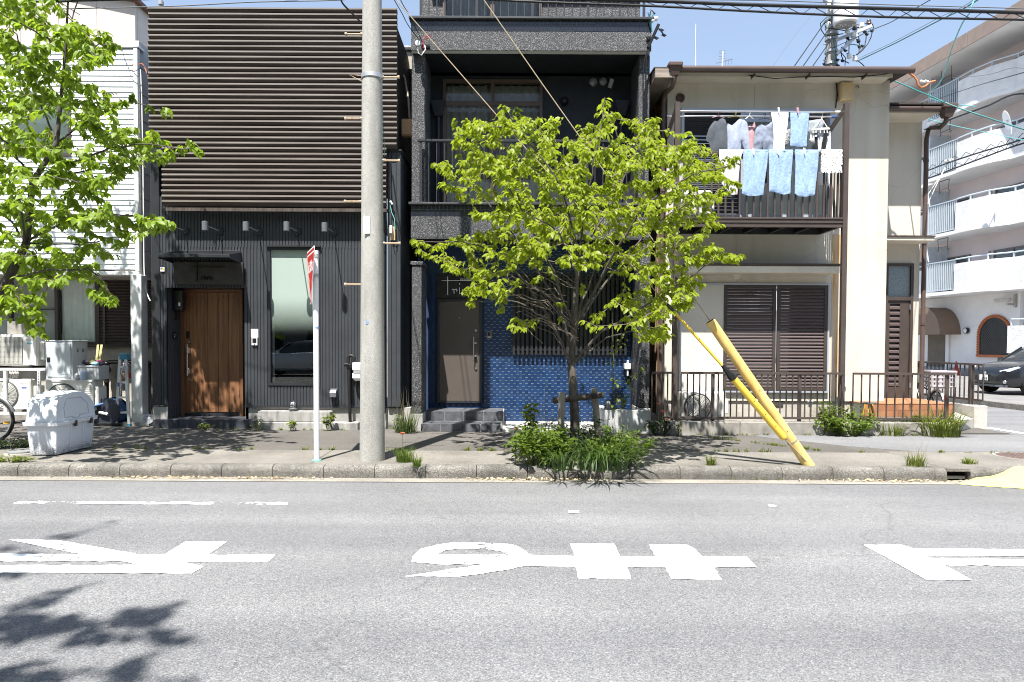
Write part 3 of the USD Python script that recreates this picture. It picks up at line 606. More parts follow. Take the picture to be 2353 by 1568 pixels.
# gas pipe and meter
gm = thing('gas_meter', 'white gas meter on black pipework half hidden behind the concrete utility pole', 'gas meter', loc=P3(*zm(1255, 1240, 600, 900), 11.56))
q = lambda x, y, Y=11.58: P3(*zm(x, y, 600, 900), Y)
part(gm, 'riser_pipe', tube([q(1256, 1240), q(1245, 900), q(1242, 840), q(1246, 824), q(1258, 820), q(1272, 822), q(1280, 832), q(1281, 860)], .028, 10), mat('taped_pipe_look', (.012, .012, .012), .5, bump=.3, bscale=80), smooth=True)
part(gm, 'valve', [lathe([(0, .05), (.03, .05), (.03, -.02), (0, -.02)], 12, q(1226, 877, 11.55), 'x'), box(*sorted((q(1232, 0)[0], q(1262, 0)[0])), 11.54, 11.6, q(0, 890)[2], q(0, 866)[2], .01)], black_plastic)
part(gm, 'meter_body', [box(q(1272, 0)[0], q(1340, 0)[0], 11.5, 11.66, q(0, 905)[2], q(0, 858)[2], .012), box(q(1270, 0)[0], q(1340, 0)[0], 11.49, 11.66, q(0, 972)[2], q(0, 909)[2], .05)], white_pl, smooth=30)
part(gm, 'dial', box(q(1283, 0)[0], q(1335, 0)[0], 11.485, 11.49, q(0, 925)[2], q(0, 905)[2]), grey_pl)
part(gm, 'outlet_pipe', rod(q(1310, 972), q(1312, 1060), .02), black_plastic)
dp = thing('downpipe', 'black downpipe with clips between the utility pole and the right wing of the black house', 'downpipe', loc=q(1466, 1180, 11.6))
part(dp, 'pipe', tube([q(1440, 45, 11.62), q(1455, 50, 11.6), q(1463, 64, 11.58), q(1464, 400, 11.58), q(1466, 1180, 11.58)], .036, 12), black_trim, smooth=True)
for yy in (170, 645, 1112): part(dp, 'clip', [lathe([(.037, -.012), (.042, -.012), (.042, .012), (.037, .012)], 14, q(1464, yy, 11.58)), box(q(1464, yy)[0], q(1480, yy)[0], 11.575, 11.6, q(0, yy)[2] - .008, q(0, yy)[2] + .008)], black_plastic)
tm = thing('terminal_box', 'cream cable terminal box with hanging wires on the narrow right wing wall', 'box', loc=P3(*zm(1520, 1490, 600, 0), 11.55))
t = lambda x, y, Y=11.55: P3(*zm(x, y, 600, 0), Y)
part(tm, 'casing', box(t(1506, 0)[0], t(1522, 0)[0], 11.48, 11.56, t(0, 1462)[2], t(0, 1410)[2], .008), cream_pl)
part(tm, 'back_board', box(t(1508, 0)[0], t(1537, 0)[0], 11.561, 11.578, t(0, 1500)[2], t(0, 1415)[2], .003), mat('tan_board_look', (.5, .36, .2), .7))
for pts in ([(1490, 960), (1496, 1200), (1512, 1270), (1510, 1330), (1530, 1380), (1532, 1420)], [(1500, 960), (1512, 1240), (1536, 1400), (1545, 1540), (1528, 1556), (1516, 1500)], [(1480, 960), (1484, 1380), (1488, 1480), (1500, 1500)], [(1522, 1330), (1560, 1420), (1556, 1500), (1536, 1520)]):
    part(tm, 'cable', tube([t(*p, 11.54) for p in pts], .006, 5), black_plastic)
part(tm, 'cable', tube([t(*p, 11.53) for p in ((1508, 1290), (1514, 1330), (1534, 1376), (1537, 1440))], .006, 5), mat('green_wire_look', (.15, .5, .42), .5), label='pale green wire')
part(tm, 'insulator', [sph(t(1510, 1268, 11.52), .022, 1), sph(t(1518, 1280, 11.52), .02, 1)], white_pl)
# on the left jamb
q2 = lambda x, y, Y: P3(*zm(x, y, 0, 1000), Y)
mb = thing('meter_box', 'glossy black meter cover on the shaded jamb left of the oak door', 'meter box', loc=q2(1090, 390, 11.95))
a, b = q2(1045, 245, 11.86), q2(1138, 385, 11.86)
part(mb, 'casing', box(a[0], b[0], 11.86, 12.04, b[2], a[2], .03), black_plastic, smooth=30)
part(mb, 'label', box(b[0] - .05, b[0] - .02, 11.855, 11.859, b[2] + .09, b[2] + .15), white_pl)
part(mb, 'lower_box', box(a[0] + .01, a[0] + .1, 11.9, 12.04, b[2] - .16, b[2] - .01, .01), black_plastic)
wc = thing('round_camera', 'black dome camera with white lights below the glossy meter cover', 'camera', loc=q2(1088, 570, 11.95))
c = q2(1090, 535, 11.9)
part(wc, 'body', [sph(c, (.075, .06, .06), 2), box(c[0] - .06, c[0] + .06, 11.86, 11.94, c[2] - .06, c[2] - .0, .015)], black_plastic, smooth=True)
part(wc, 'light', [box(c[0] + d - .01, c[0] + d + .01, 11.855, 11.86, c[2] - .035, c[2] - .015) for d in (-.03, 0, .03)], white_pl)
st = thing('door_sticker', 'blue and yellow square sticker on the black corner post', 'sticker', loc=q2(1017, 122, YW - .035))
a, b = q2(1005, 108, YW - .033), q2(1031, 135, YW - .033)
part(st, 'backing', box(a[0], b[0], YW - .033, YW - .0305, b[2], a[2]), white_pl)
part(st, 'blue_half', prism([(a[0] + .008, a[2] - .008), (b[0] - .01, a[2] - .008), (a[0] + .008, b[2] + .03)], YW - .036, YW - .0335), mat('sticker_blue_look', (.03, .08, .4), .4))
part(st, 'yellow_half', prism([(b[0] - .008, a[2] - .012), (b[0] - .008, b[2] + .03), (a[0] + .012, b[2] + .03)], YW - .036, YW - .0335), mat('sticker_yellow_look', (.75, .6, .03), .4))
# ------------------------------------------------------------------ concrete utility pole
pole_m = speckle('pole_concrete_look', [(0, (.26, .255, .235)), (.5, (.34, .335, .31)), (1, (.44, .43, .4))], 160, rough=.85, bump=.2, bdist=.002, big=(.72, 1.1), bigscale=2.2, stretch=(2.5, 2.5, .5))
pbx, pby = G(850, 1062); pby += .15
pl = thing('utility_pole', 'tall grey concrete utility pole with step bolts beside the stop sign', 'utility pole', loc=(pbx, pby, SW))
part(pl, 'shaft', tube([(pbx, pby, SW - .05), (pbx, pby, 3.0), (pbx, pby, 6.0), (pbx + .01, pby, 11.5)], [.157, .137, .117, .08], 40), pole_m, smooth=35)
bolt_m = mat('rusty_bolt_look', (.4, .3, .2), .6, var=.3, scale=40)
for zx, zy, s in ((1290, 215, -1), (1475, 485, 1), (1285, 745, -1), (1475, 1008, 1), (1283, 1265, -1), (1478, 1527, 1)):
    zz = Z(*zm(zx, zy, 600, 0), pby); r = .157 - (zz - SW) * .0068
    part(pl, 'step_bolt', [rod((pbx + s * (r - .01), pby, zz), (pbx + s * (r + .2), pby, zz), .011, 8), rod((pbx + s * (r + .19), pby, zz), (pbx + s * (r + .215), pby, zz), .02, 8), rod((pbx + s * (r - .01), pby, zz), (pbx + s * (r + .02), pby, zz), .02, 6)], bolt_m)
zz = Z(*zm(1280, 1270, 600, 900 - 0), pby)
zz = Z(808, 654, pby); part(pl, 'step_bolt', [rod((pbx - .13, pby, zz), (pbx - .33, pby, zz), .011, 8), rod((pbx - .32, pby, zz), (pbx - .35, pby, zz), .02, 8)], bolt_m)
zz = Z(850, 178, pby)
part(pl, 'strap', [lathe([(.124, -.025), (.135, -.025), (.135, .025), (.124, .025)], 30, (pbx, pby, zz))], galv)
part(pl, 'stay_wire', tube([(pbx - .12, pby - .02, zz - .06), (pbx - .28, pby - .03, zz + .02), (pbx - .12, pby - .03, zz + .01)], .006, 5), bolt_m)
a, b = P(836, 497, pby - .14), P(850, 538, pby - .14)
ns_ = part(pl, 'number_plate', [box(a[0], b[0], pby - .152, pby - .138, b[1], a[1], .004)], white_pl)
for k, (s, yy) in enumerate((('NTT', 505), ('o', 512), ('28', 517), ('E7', 522), ('12', 532))):
    part(ns_, 'lettering', text_on(s, .014, ((a[0] + b[0]) / 2 - .008 * len(s), pby - .1525, Z(843, yy + 3, pby - .15)), .001), grey_pl)
part(pl, 'sticker', lathe([(0, .004), (.022, .004), (.022, -.004)], 16, (pbx - .03, pby - .142, Z(843, 742, pby)), 'y'), mat('pole_sticker_look', (.2, .3, .5), .5))
part(pl, 'repair_patch', tube([(pbx - .02, pby - .01, Z(833, 512, pby)), (pbx - .02, pby - .01, Z(833, 484, pby))], .134, 30, caps=False), mat('pale_patch_look', (.45, .45, .43), .9)) if False else None
# ------------------------------------------------------------------ stop sign
sx_, sy_ = G(728, 1059); ss = thing('stop_sign', 'red triangular stop sign on a white pole left of the concrete utility pole', 'stop sign', loc=(sx_, sy_, SW))
stp = X(725.5, 580, sy_); zt_ = Z(725, 576, sy_)
sign_white = mat('sign_white_look', (.8, .8, .8), .35, var=.03)
sign_red = mat('sign_red_look', (.5, .022, .015), .3, var=.08)
part(ss, 'pole', tube([(sx_, sy_, SW - .05), (stp, sy_, zt_)], .034, 20), sign_white, smooth=35)
part(ss, 'pole_foot', lathe([(.034, SW), (.06, SW), (.055, SW + .012), (.035, SW + .02)], 20, (sx_, sy_, 0)), mat('teal_foot_look', (.12, .3, .27), .7))
for yy in (581, 634): part(ss, 'clamp', lathe([(.0345, -.022), (.04, -.022), (.04, .022), (.0345, .022)], 20, (X(725.8, yy, sy_), sy_, Z(725, yy if yy > 600 else 588, sy_))), galv)
part(ss, 'band', lathe([(.0342, -.012), (.0352, -.012), (.0352, .012), (.0342, .012)], 20, (X(727, 752, sy_), sy_, Z(725, 753, sy_))), mat('blue_band_look', (.2, .3, .45), .5))
# triangle built in local (u along the top edge, v up), u axis turned to the side
U = np.array([-.31, .72, 0.0]); U /= np.linalg.norm(U); N = np.array([U[1] * -1, U[0], 0.0])       # N points to the viewer's side
if N @ (-np.array([stp, sy_, 0])) < 0: N = -N
C0 = np.array([stp - .052, sy_ - .03, 0]); ztri = zt_ + .015
def tri(s, r):
    h = s * math.sqrt(3) / 2
    return Polygon([(-s / 2, 0), (s / 2, 0), (0, -h)]).buffer(-r).buffer(r, quad_segs=6)
def lay(poly, d0, d1):
    v, f = prism(poly, d0, d1, 'z'); return C0 + v[:, :1] * U + v[:, 1:2] * np.array([0, 0, 1.0]) + v[:, 2:3] * N + [0, 0, ztri], f
full = tri(.86, .06)
inner = full.buffer(-.018); wb = full.buffer(-.05); rd = full.buffer(-.072)
part(ss, 'plate', lay(full, 0, .003), sign_white)
part(ss, 'red_border', lay(inner.difference(wb), .0032, .0045), sign_red)
part(ss, 'red_field', lay(rd, .0032, .0045), sign_red)
for w_, d_ in ((.2, .1), (.1, .36)): part(ss, 'back_channel', bar(C0 + U * -w_ + N * -.012 + [0, 0, ztri - d_], C0 + U * w_ + N * -.012 + [0, 0, ztri - d_], .03, .018), galv)
# the lettering, stroke by stroke (the reading direction runs with the face's own left to right)
sgn = 1.0 if (np.cross(np.array([0, 0, 1.0]), N) @ U) > 0 else -1.0
def glyph(strokes, cx, s):
    shp = unary_union([LineString([(sgn * (cx + (a - .5) * s), -.215 + (b - .5) * s * 1.15) for a, b in st_]).buffer(.011, cap_style=2) for st_ in strokes]); return shp
tome = [[(.5, .95), (.5, .06)], [(.5, .55), (.9, .55)], [(.18, .6), (.18, .06)], [(.02, .06), (.98, .06)]]
ma = [[(.1, .8), (.9, .8)], [(.14, .58), (.86, .58)], [(.5, .98), (.5, .2), (.38, .08), (.22, .1), (.15, .2), (.25, .3), (.45, .28), (.7, .18), (.9, .06)]]
re = [[(.25, .98), (.25, .02)], [(.03, .72), (.3, .72), (.05, .3)], [(.25, .42), (.5, .72), (.62, .74), (.66, .62), (.64, .25), (.7, .08), (.82, .06), (.98, .22)]]
for k, g_ in enumerate((tome, ma, re)): part(ss, 'letter', lay(glyph(g_, -.145 + .145 * k, .125), .005, .0062), sign_white)
# ================================================================== black pebble-dash house, middle
YM, YB2 = 12.5, 11.55
h3 = thing('pebble_house', 'black pebble dashed three storey house with blue tiled ground floor behind the middle tree', 'house', loc=(.4, YM, 0))
navy = mat('dark_navy_render_look', (.012, .016, .022), .6, var=.3, scale=6, bump=.6, bscale=110, bdist=.006)
black_tile = mat('black_tile_look', (.012, .015, .022), .25, var=.3, scale=3, spec=.6)
grout = mat('white_grout_look', (.6, .6, .6), .9, var=.1)
b0, b1 = X(944, 300, YB2), X(1495, 300, YB2)
mx0, mx1 = b0 + .02, b1 - .02
z1f = Z(1200, 548, YB2)                                                      # underside of the first balcony
def balcony(ztp, zbt, lab):
    # pebble panels, tile courses, coping
    zc = ztp - .04; zt2 = Z(1200, 53, YB2) - Z(1200, 40, YB2)
    cop = part(h3, 'balcony_coping', box(b0 - .03, b1 + .03, YB2 - .06, YB2 + .16, zc, ztp, .006), mat('black_coping_look', (.05, .052, .055), .4, var=.2))
    up0 = zc - .075; lo0 = up0 - .115
    part(h3, 'balcony_core', box(b0 + .01, b1 - .01, YB2 + .012, YB2 + .14, zbt + .005, zc - .002), grout)
    k = 58; s = (b1 - b0) / k
    for i in range(k):
        part(h3, 'coping_tile', box(b0 + i * s + .002, b0 + (i + 1) * s - .002, YB2 + .004, YB2 + .0118, up0 + .004, zc - .004), black_tile)
        part(h3, 'coping_tile', box(b0 + i * s + .002, b0 + (i + 1) * s - .002, YB2 - .004, YB2 + .0118, lo0 + .004, up0 - .004), black_tile)
    for i in range(4):
        a = b0 + i * (b1 - b0) / 4; part(h3, 'pebble_panel', box(a + .003, a + (b1 - b0) / 4 - .003, YB2 - .006, YB2 + .0118, zbt, lo0 - .002, .004), pebble)
    part(h3, 'balcony_slab', box(b0, b1, YB2 + .143, YM - .003, zbt, zbt + .12), navy)
    for a in (b0, b1 - .1): part(h3, 'balcony_side', box(a, a + .1, YB2 + .143, YM - .003, zbt + .122, ztp - .04), pebble)
za3, zb3 = Z(1200, 41, YB2), Z(1200, 117, YB2)
za2, zb2 = Z(1200, 467, YB2), z1f
balcony(za3, zb3, 'upper'); balcony(za2, zb2, 'lower')
# main walls
wx0, wx1, wz0, wz1 = X(1018, 300, YM), X(1246, 300, YM), Z(1130, 480, YM), Z(1130, 184, YM)
part(h3, 'upper_wall', wall_holes(mx0, mx1, zb2 + .1, zb3, YM, YM + .12, [(wx0, wx1, wz0, wz1)]), navy)
zz3 = za3 - .6
v3x0, v3x1 = X(1018, 20, YM), X(1245, 20, YM)
part(h3, 'upper_wall', wall_holes(mx0, mx1, zz3, 9.6, YM, YM + .12, [(v3x0, v3x1, za3 - .5, za3 + 1.6)]), pebble)
part(h3, 'roof', box(mx0 - .05, mx1 + .05, YM - .9, 20, 9.6, 9.75), navy)
for a, b in ((mx0, mx0 + .12), (mx1 - .12, mx1)): part(h3, 'side_wall', box(a, b, YM + .123, 20, 0, 9.6), navy)
for a, b in ((X(946, 300, 11.7), X(977, 300, 11.7)), (X(1467, 300, 11.7), X(1492, 300, 11.7))):
    part(h3, 'fin_wall', box(a, b, 11.7, YM - .003, za2 - .3, zb3 - .002, .01), pebble)
# windows
win_brown = mat('brown_sash_look', (.10, .07, .055), .45, var=.1)
def sliding(x0, x1, z0, z1, ztr, parent, lower):
    w = part(parent, 'window', frame_y(x0, x1, z0, z1, YM - .03, YM + .1, .05), win_brown)
    xm = (x0 + x1) / 2
    part(w, 'mullion', box(xm - .035, xm + .035, YM - .02, YM + .09, z0 + .05, z1 - .05), win_brown)
    if ztr:
        part(w, 'transom', box(x0 + .05, x1 - .05, YM - .035, YM - .021, ztr - .05, ztr + .03), win_brown)
    for a, b in ((x0 + .05, xm - .035), (xm + .035, x1 - .05)):
        part(w, 'pane', box(a, b, YM + .03, YM + .035, z0 + .05, z1 - .05), clear_pane)
        part(w, 'sash_rail', box(a, b, YM + .0, YM + .028, z0 + .55, z0 + .6), win_brown)
        part(w, 'lower_panel', box(a + .01, b - .01, YM + .05, YM + .055, z0 + .05, z0 + .55), lower)
    part(w, 'curtain', grid(lambda u, v: (x0 + .05 + (x1 - x0 - .1) * u, YM + .16 + .02 * np.sin(u * 70), z0 + .05 + (z1 - z0 - .1) * v), 100, 3), mat('dim_curtain_look', (.2, .2, .19), .9), smooth=True)
    return w
lower_cream = mat('cream_panel_look', (.5, .49, .46), .6)
sliding(wx0, wx1, wz0, wz1, Z(1130, 238, YM), h3, lower_cream)
sliding(v3x0, v3x1, za3 - .5, za3 + 1.6, None, h3, lower_cream)
part(h3, 'room', box(mx0 + .2, mx1 - .2, YM + .8, YM + .85, 3.5, 9.4), dark_room)
# railings
def railing(zr, zc, Y):
    r = part(h3, 'railing', [box(b0 + .1, b1 - .06, Y - .02, Y + .025, zr - .03, zr + .012, .004)], black_trim)
    k = 29; e = np.linspace(b0 + .16, b1 - .12, k)
    for i, x in enumerate(e):
        wd = .022 if i % 7 == 0 else .009
        part(r, 'post' if i % 7 == 0 else 'baluster', box(x - wd, x + wd, Y - .008, Y + .01, zc + .001, zr - .031), black_trim)
railing(Z(1200, 323, YB2 + .06), za2, YB2 + .06); railing(za3 + .72, za3, YB2 + .06)
# fittings on the first floor wall
dpm = mat('navy_pipe_look', (.02, .024, .034), .35)
for i, (px_, lab) in enumerate(((1007, 'left'), (1428, 'right'))):
    x = X(px_, 260, YM - .08)
    d = part(h3, 'downpipe', rod((x, YM - .08, zb2 + .1), (x, YM - .08, Z(px_, 262, YM - .08)), .033, 12), dpm, smooth=35)
    zh = Z(px_, 268, YM - .09); zh1 = Z(px_, 240, YM - .09)
    part(d, 'hopper', hull([(x + a * w_, YM - .09 + b * w_ * .8, z) for z, w_ in ((zh, .06), (zh1, .11), (zh1 + .04, .13)) for a in (-1, 1) for b in (-1, .9)]), dpm)
for px_, py_ in ((1212, 515), (1275, 511)):
    c = P3(*zm(px_, py_, 1600, 0), YM)
    part(h3, 'wall_vent', [lathe([(0, .05), (.05, .045), (.075, .02), (.08, 0)], 18, c, 'y')], mat('steel_vent_look', (.35, .36, .38), .3, metal=.6), smooth=35)
c = P3(*zm(1322, 528, 1600, 0), YM - .1)
part(h3, 'spotlight', [rod(c + [.02, -.05, .07], c + [-.02, .0, -.07], .04, 12), rod(c, c + [.04, .1, .06], .012, 8)], grey_pl)
c = P3(*zm(1030, 640, 1600, 0), YM)
part(h3, 'wall_lamp', [lathe([(0, .12), (.05, .11), (.07, .05), (.08, 0)], 16, c, 'y')], black_plastic, smooth=True)
c = P3(*zm(125, 288, 1600, 0), YB2 - .06)
isv = thing('service_insulator', 'round grey cable terminal with red wires on the upper black balcony', 'insulator', loc=c)
part(isv, 'drum', lathe([(0, .07), (.045, .07), (.05, .05), (.05, 0), (.03, -.01)], 18, c + [-.03, 0, .02], 'y'), mat('drum_look', (.45, .47, .5), .3), smooth=35)
part(isv, 'bracket', [box(c[0] + .02, c[0] + .16, YB2 - .05, YB2 - .0065, c[2] - .03, c[2] + .03, .006)], black_plastic)
part(isv, 'cable', tube([c + [-.03, -.03, -.02], c + [-.02, -.05, -.14], c + [.03, -.05, -.18], c + [.1, -.05, -.08], c + [.08, -.03, .0]], .01, 6), white_pl)
part(isv, 'red_cable', tube([c + [.06, -.04, -.06], c + [.08, -.06, .1], c + [.16, -.06, .16], c + [.18, -.05, .12], c + [.11, -.05, .1]], .008, 6), mat('red_wire_look', (.45, .03, .06), .5))
# ------------------------------------------------------------------ ground floor
blue_tiles = [mat(f'blue_tile_look_{i}', c_, .3, var=.12, scale=4, spec=.5) for i, c_ in enumerate([(.010, .034, .10), (.012, .040, .118), (.009, .030, .088), (.015, .044, .115)])]
bx0, bx1 = X(985, 850, YM), X(1449, 850, YM); bz0, bz1 = .19, zb2 - .003
dx0, dx1, dz0, dz1 = X(1005, 800, YM), X(1108, 800, YM), Z(1056, 926, YM), Z(1056, 687, YM)
part(h3, 'ground_wall', wall_holes(bx0 - .2, mx1 - .05, .0, bz1, YM + .012, YM + .12, [(dx0, dx1, dz0, dz1)]), mat('navy_backing_look', (.02, .04, .1), .8))
part(h3, 'inner_side_wall', box(X(1449, 850, YM) + .003, X(1449, 850, YM) + .05, YB2 + .2, YM + .01, .19, bz1), navy)
tw, th = .0535, .107; cols = int((bx1 - bx0) / tw); cand = []
for i in range(cols):
    xx = bx0 + i * tw; off = (i % 2) * th / 2
    for j in range(-1, int((bz1 - bz0) / th) + 1):
        za, zb_ = max(bz0, bz0 + off + j * th + .0015), min(bz1, bz0 + off + (j + 1) * th - .0075)
        if zb_ - za < .01 or (xx + tw > dx0 - .001 and xx < dx1 and zb_ > dz0 and za < dz1): continue
        cand.append((xx, za, zb_))
vis = lambda c: (1.0 if c[1] < 1.5 and c[0] > dx1 else 0)
cand.sort(key=lambda c: (-vis(c), abs(c[0] - .5) + c[1] * .6))
mk = lambda c, r=0: box(c[0] + .0012, c[0] + tw - .0012, YM - .002 - r, YM + .0118, c[1], c[2])
for k, c in enumerate(cand[:300]): part(h3, 'blue_tile', mk(c, RNG.random() * .0015), blue_tiles[int(RNG.integers(4))])
for k in range(4): part(h3, 'blue_tile_field', [mk(c, RNG.random() * .0015) for c in cand[300 + k::4]], blue_tiles[k], kind='stuff')
bands = []
for c in cand:
    if c[0] > dx1 - .3: bands.append(box(c[0] + .004, c[0] + tw - .004, YM - .001, YM + .0115, c[1] - .0075, c[1] - .0005))
part(h3, 'tile_grout', bands, mat('tile_joint_look', (.34, .36, .4), .6), kind='stuff')  # pale dashes in the joints, painting the sun glint on the tile edges
# door
dm = mat('brown_steel_door_look', (.09, .075, .066), .4, var=.06, scale=3)
dr = part(h3, 'door', frame_y(dx0, dx1, dz0, dz1, YM - .04, YM + .06, .045, .03), black_trim)
part(dr, 'leaf', box(dx0 + .048, dx1 - .048, YM - .015, YM + .03, dz0 + .033, dz1 - .048, .003), dm)
q = lambda x, y, Y: P3(*zm(x, y, 1600, 1000), Y)
hz0, hz1 = q(462, 705, YM - .08)[2], q(462, 545, YM - .08)[2]; hx = q(462, 600, YM - .08)[0]
part(dr, 'handle', [rod((hx, YM - .08, hz0), (hx, YM - .08, hz1), .012, 10), box(hx + .0, hx + .05, YM - .07, YM - .015, hz0 + .1, hz0 + .13), box(hx, hx + .05, YM - .07, YM - .015, hz1 - .13, hz1 - .1)], steel)
part(dr, 'lock', [lathe([(0, .02), (.02, .02), (.025, 0)], 14, q(476, yy, YM - .015), 'y') for yy in (506, 744)], steel)
part(dr, 'peephole', lathe([(0, .006), (.01, .005), (.011, 0)], 10, q(372, 426, YM - .015), 'y'), steel)
sb = thing('sign_board', 'black name board with thin white lettering above the brown door', 'sign', loc=(X(1056, 660, YM - .03), YM - .02, Z(1056, 686, YM)))
s0, s1, z0, z1 = X(1003, 660, YM - .03), X(1112, 660, YM - .03), Z(1056, 685.5, YM - .03), Z(1056, 629, YM - .03)
part(sb, 'board', box(s0, s1, YM - .035, YM - .005, z0 + .002, z1, .003), mat('slate_board_look', (.02, .019, .018), .6, var=.4, scale=8))
LL = lambda zx, zy: P(*((1700 + zx / 7.843) * .5745, (1080 + zy / 7.843) * .5745), YM - .04)
def st2(p0, p1, w_): return bar((p0[0], YM - .039, p0[1]), (p1[0], YM - .039, p1[1]), w_, .006, up=(0, 1, 0))
glow_white = mat('sign_letter_white_look', (.8, .8, .8), .4, var=.02)  # plain white lettering colour, no emission
part(sb, 'letter', st2(LL(710, 215), LL(710, 790), .014), glow_white)
part(sb, 'letter', st2(LL(525, 337), LL(700, 337), .009), glow_white)
part(sb, 'letter', st2(LL(720, 337), LL(1780, 337), .012), glow_white)
cv = lambda pts, w_: prism(LineString([LL(*p) for p in pts]).buffer(w_ / 2), YM - .043, YM - .036)
part(sb, 'letter', [cv([(850, 630), (880, 605), (905, 625), (910, 735)], .013), cv([(910, 660), (935, 615), (980, 605), (1005, 635), (990, 670)], .013)], glow_white)
part(sb, 'letter', [cv([(1083, 560), (1083, 745)], .014), lathe([(0, .006), (.012, .005), (.012, 0)], 12, (LL(1085, 442)[0], YM - .037, LL(1085, 442)[1]), 'y')], glow_white)
part(sb, 'letter', cv([(1170, 610), (1232, 730), (1310, 600)], .014), glow_white)
part(sb, 'letter', cv([(1400, 665), (1530, 665), (1510, 610), (1440, 605), (1395, 660), (1430, 735), (1520, 725)], .013), glow_white)
tx, tz = LL(1095, 325)
part(sb, 'letter', text_on('ozoneji', .044, (tx, YM - .038, tz), .005), glow_white)
ic = thing('intercom', 'grey door intercom on blue tiles right of the brown door', 'intercom', loc=q(560, 533, YM - .03))
a, b = q(543, 510, YM - .03), q(576, 556, YM - .03)
part(ic, 'casing', box(a[0], b[0], YM - .03, YM - .004, b[2], a[2], .004), mat('bronze_plastic_look', (.16, .15, .14), .4))
part(ic, 'screen', box(a[0] + .02, b[0] - .03, YM - .033, YM - .0302, (a[2] + b[2]) / 2 - .02, a[2] - .02), black_plastic)
part(ic, 'speaker', box(a[0] + .02, b[0] - .02, YM - .033, YM - .0302, b[2] + .015, (a[2] + b[2]) / 2 - .03), mat('light_button_look', (.5, .5, .5), .4))
# slatted window screen
gx0, gx1, gz0, gz1 = X(1176, 720, YM - .09), X(1443, 720, YM - .09), Z(1300, 816, YM - .09), Z(1300, 628, YM - .09)
gr = part(h3, 'window_screen', [box(gx0, gx1, YM - .07, YM - .045, z, z + .035) for z in (gz0 + .08, gz1 - .12)], black_trim)
k = 26
for i in range(k):
    x = gx0 + (gx1 - gx0) * (i + .5) / k; part(gr, 'slat', box(x - .021, x + .021, YM - .095, YM - .072, gz0, gz1), black_trim)
part(gr, 'window_pane', box(gx0 + .03, gx1 - .03, YM - .012, YM - .006, gz0 + .04, gz1 - .04), mat('dark_glass_look', (.012, .012, .014), .1, spec=.6))
part(gr, 'window_sill', box(gx0 + .02, gx1 - .02, YM - .04, YM - .006, gz0 + .015, gz0 + .04), mat('bronze_sill_look', (.06, .045, .035), .4))
# pillars and steps
YP = 11.45
def pillar(px0, px1, ptop, pbot, Y, capped):
    a, b = X(px0, 800, Y), X(px1, 800, Y); m = (px0 + px1) / 2
    p_ = part(h3, 'pillar', box(a, b, Y, Y + .62, Z(m, pbot, Y), Z(m, ptop, Y), .012), pebble)
    if capped: part(p_, 'cap', box(a - .02, b + .02, Y - .02, Y + .64, Z(m, ptop, Y) + .002, Z(m, ptop, Y) + .07, .01), pebble)
    part(p_, 'base', box(a - .006, b + .02, Y - .012, Y + .64, SW - .02, Z(m, pbot, Y) - .002, .008), concrete)
pillar(946, 969, 610, 951, YP, True); pillar(1469, 1493, 560, 938, YP, False)
slate = mat('slate_step_look', (.085, .088, .098), .55, var=.45, scale=9, detail=7, bump=.3, bscale=30)
stp_ = thing('entrance_steps', 'two dark slate tiled steps with pale grout below the brown door', 'steps', loc=(X(1060, 990, 11.4), 11.9, SW))
for (Ya, Yb, za, zb_, pa, pb_) in ((11.31, 11.80, SW - .02, .268, 967, 1150), (11.83, 12.49, SW - .02, .425, 976, 1155)):
    a, b = X(pa, 980, Ya), X(pb_, 970, Ya)
    part(stp_, 'core', box(a + .004, b - .004, Ya + .006, Yb, za, zb_ - .006), grout)
    for i in range(4):
        s = (b - a) / 4; x0_, x1_ = a + i * s + .003, a + (i + 1) * s - .003
        part(stp_, 'riser_tile', box(x0_, x1_, Ya - .003, Ya + .0058, max(za, SW + .002) if Ya < 11.5 else .272, zb_ - .008), slate)
        for j in range(2 if Yb - Ya > .5 else 1):
            n_ = 2 if Yb - Ya > .5 else 1; d = (Yb - Ya) / n_
            part(stp_, 'tread_tile', box(x0_, x1_, Ya - .004 + j * d + (.002 if j else 0), Ya + (j + 1) * d - .004, zb_ - .0058, zb_ + .002), slate)
part(stp_, 'side_slab', box(X(1155, 970, 11.83) + .002, X(1155, 970, 11.83) + .02, 11.84, 12.48, SW, .42), concrete)
sl_ = thing('concrete_apron', 'pale raised concrete strip along the foot of the blue tiled wall', 'slab', loc=(X(1270, 985, 11.4), 11.9, SW))
a, b = X(1150, 985, 11.32) + .03, X(1387, 985, 11.3)
for i in range(3): part(sl_, 'slab', box(a + (b - a) * i / 3 + .003, a + (b - a) * (i + 1) / 3 - .003, 11.33, 12.495, SW - .02, .186, .008), mat('pale_concrete_look', (.5, .49, .46), .9, var=.2, scale=5))
pbk = thing('planter_block', 'pale grey concrete planter block at the right foot of the blue wall', 'planter', loc=(X(1440, 990, 11.25), 11.5, SW))
a, b = X(1390, 970, 11.25), X(1494, 970, 11.25)
part(pbk, 'front', box(a, b, 11.25, 11.40, SW - .02, Z(1440, 943, 11.25), .012), mat('whitewashed_block_look', (.42, .43, .43), .9, var=.3, scale=4, bump=.25))
part(pbk, 'side', box(a, a + .12, 11.403, 12.3, SW - .02, Z(1440, 946, 11.25), .012), mat('whitewashed_block_look', (.42, .43, .43)))
part(pbk, 'soil', box(a + .12, b, 11.403, 12.3, SW - .02, .42), mat('soil_look', (.06, .045, .03), .95, bump=.6))
c = P3(*zm(1305, 983, 1600, 1000), 11.33); c[2] = Z(1440, 943, 11.25)
bk = thing('bulkhead_lamp', 'caged lamp on the planter block right of the middle tree trunk', 'lamp', loc=c); bulkhead(bk, c)
wm = thing('outlet_box', 'white outdoor socket box on the right end of the blue tiled wall', 'box', loc=q(1430, 790, YM - .1))
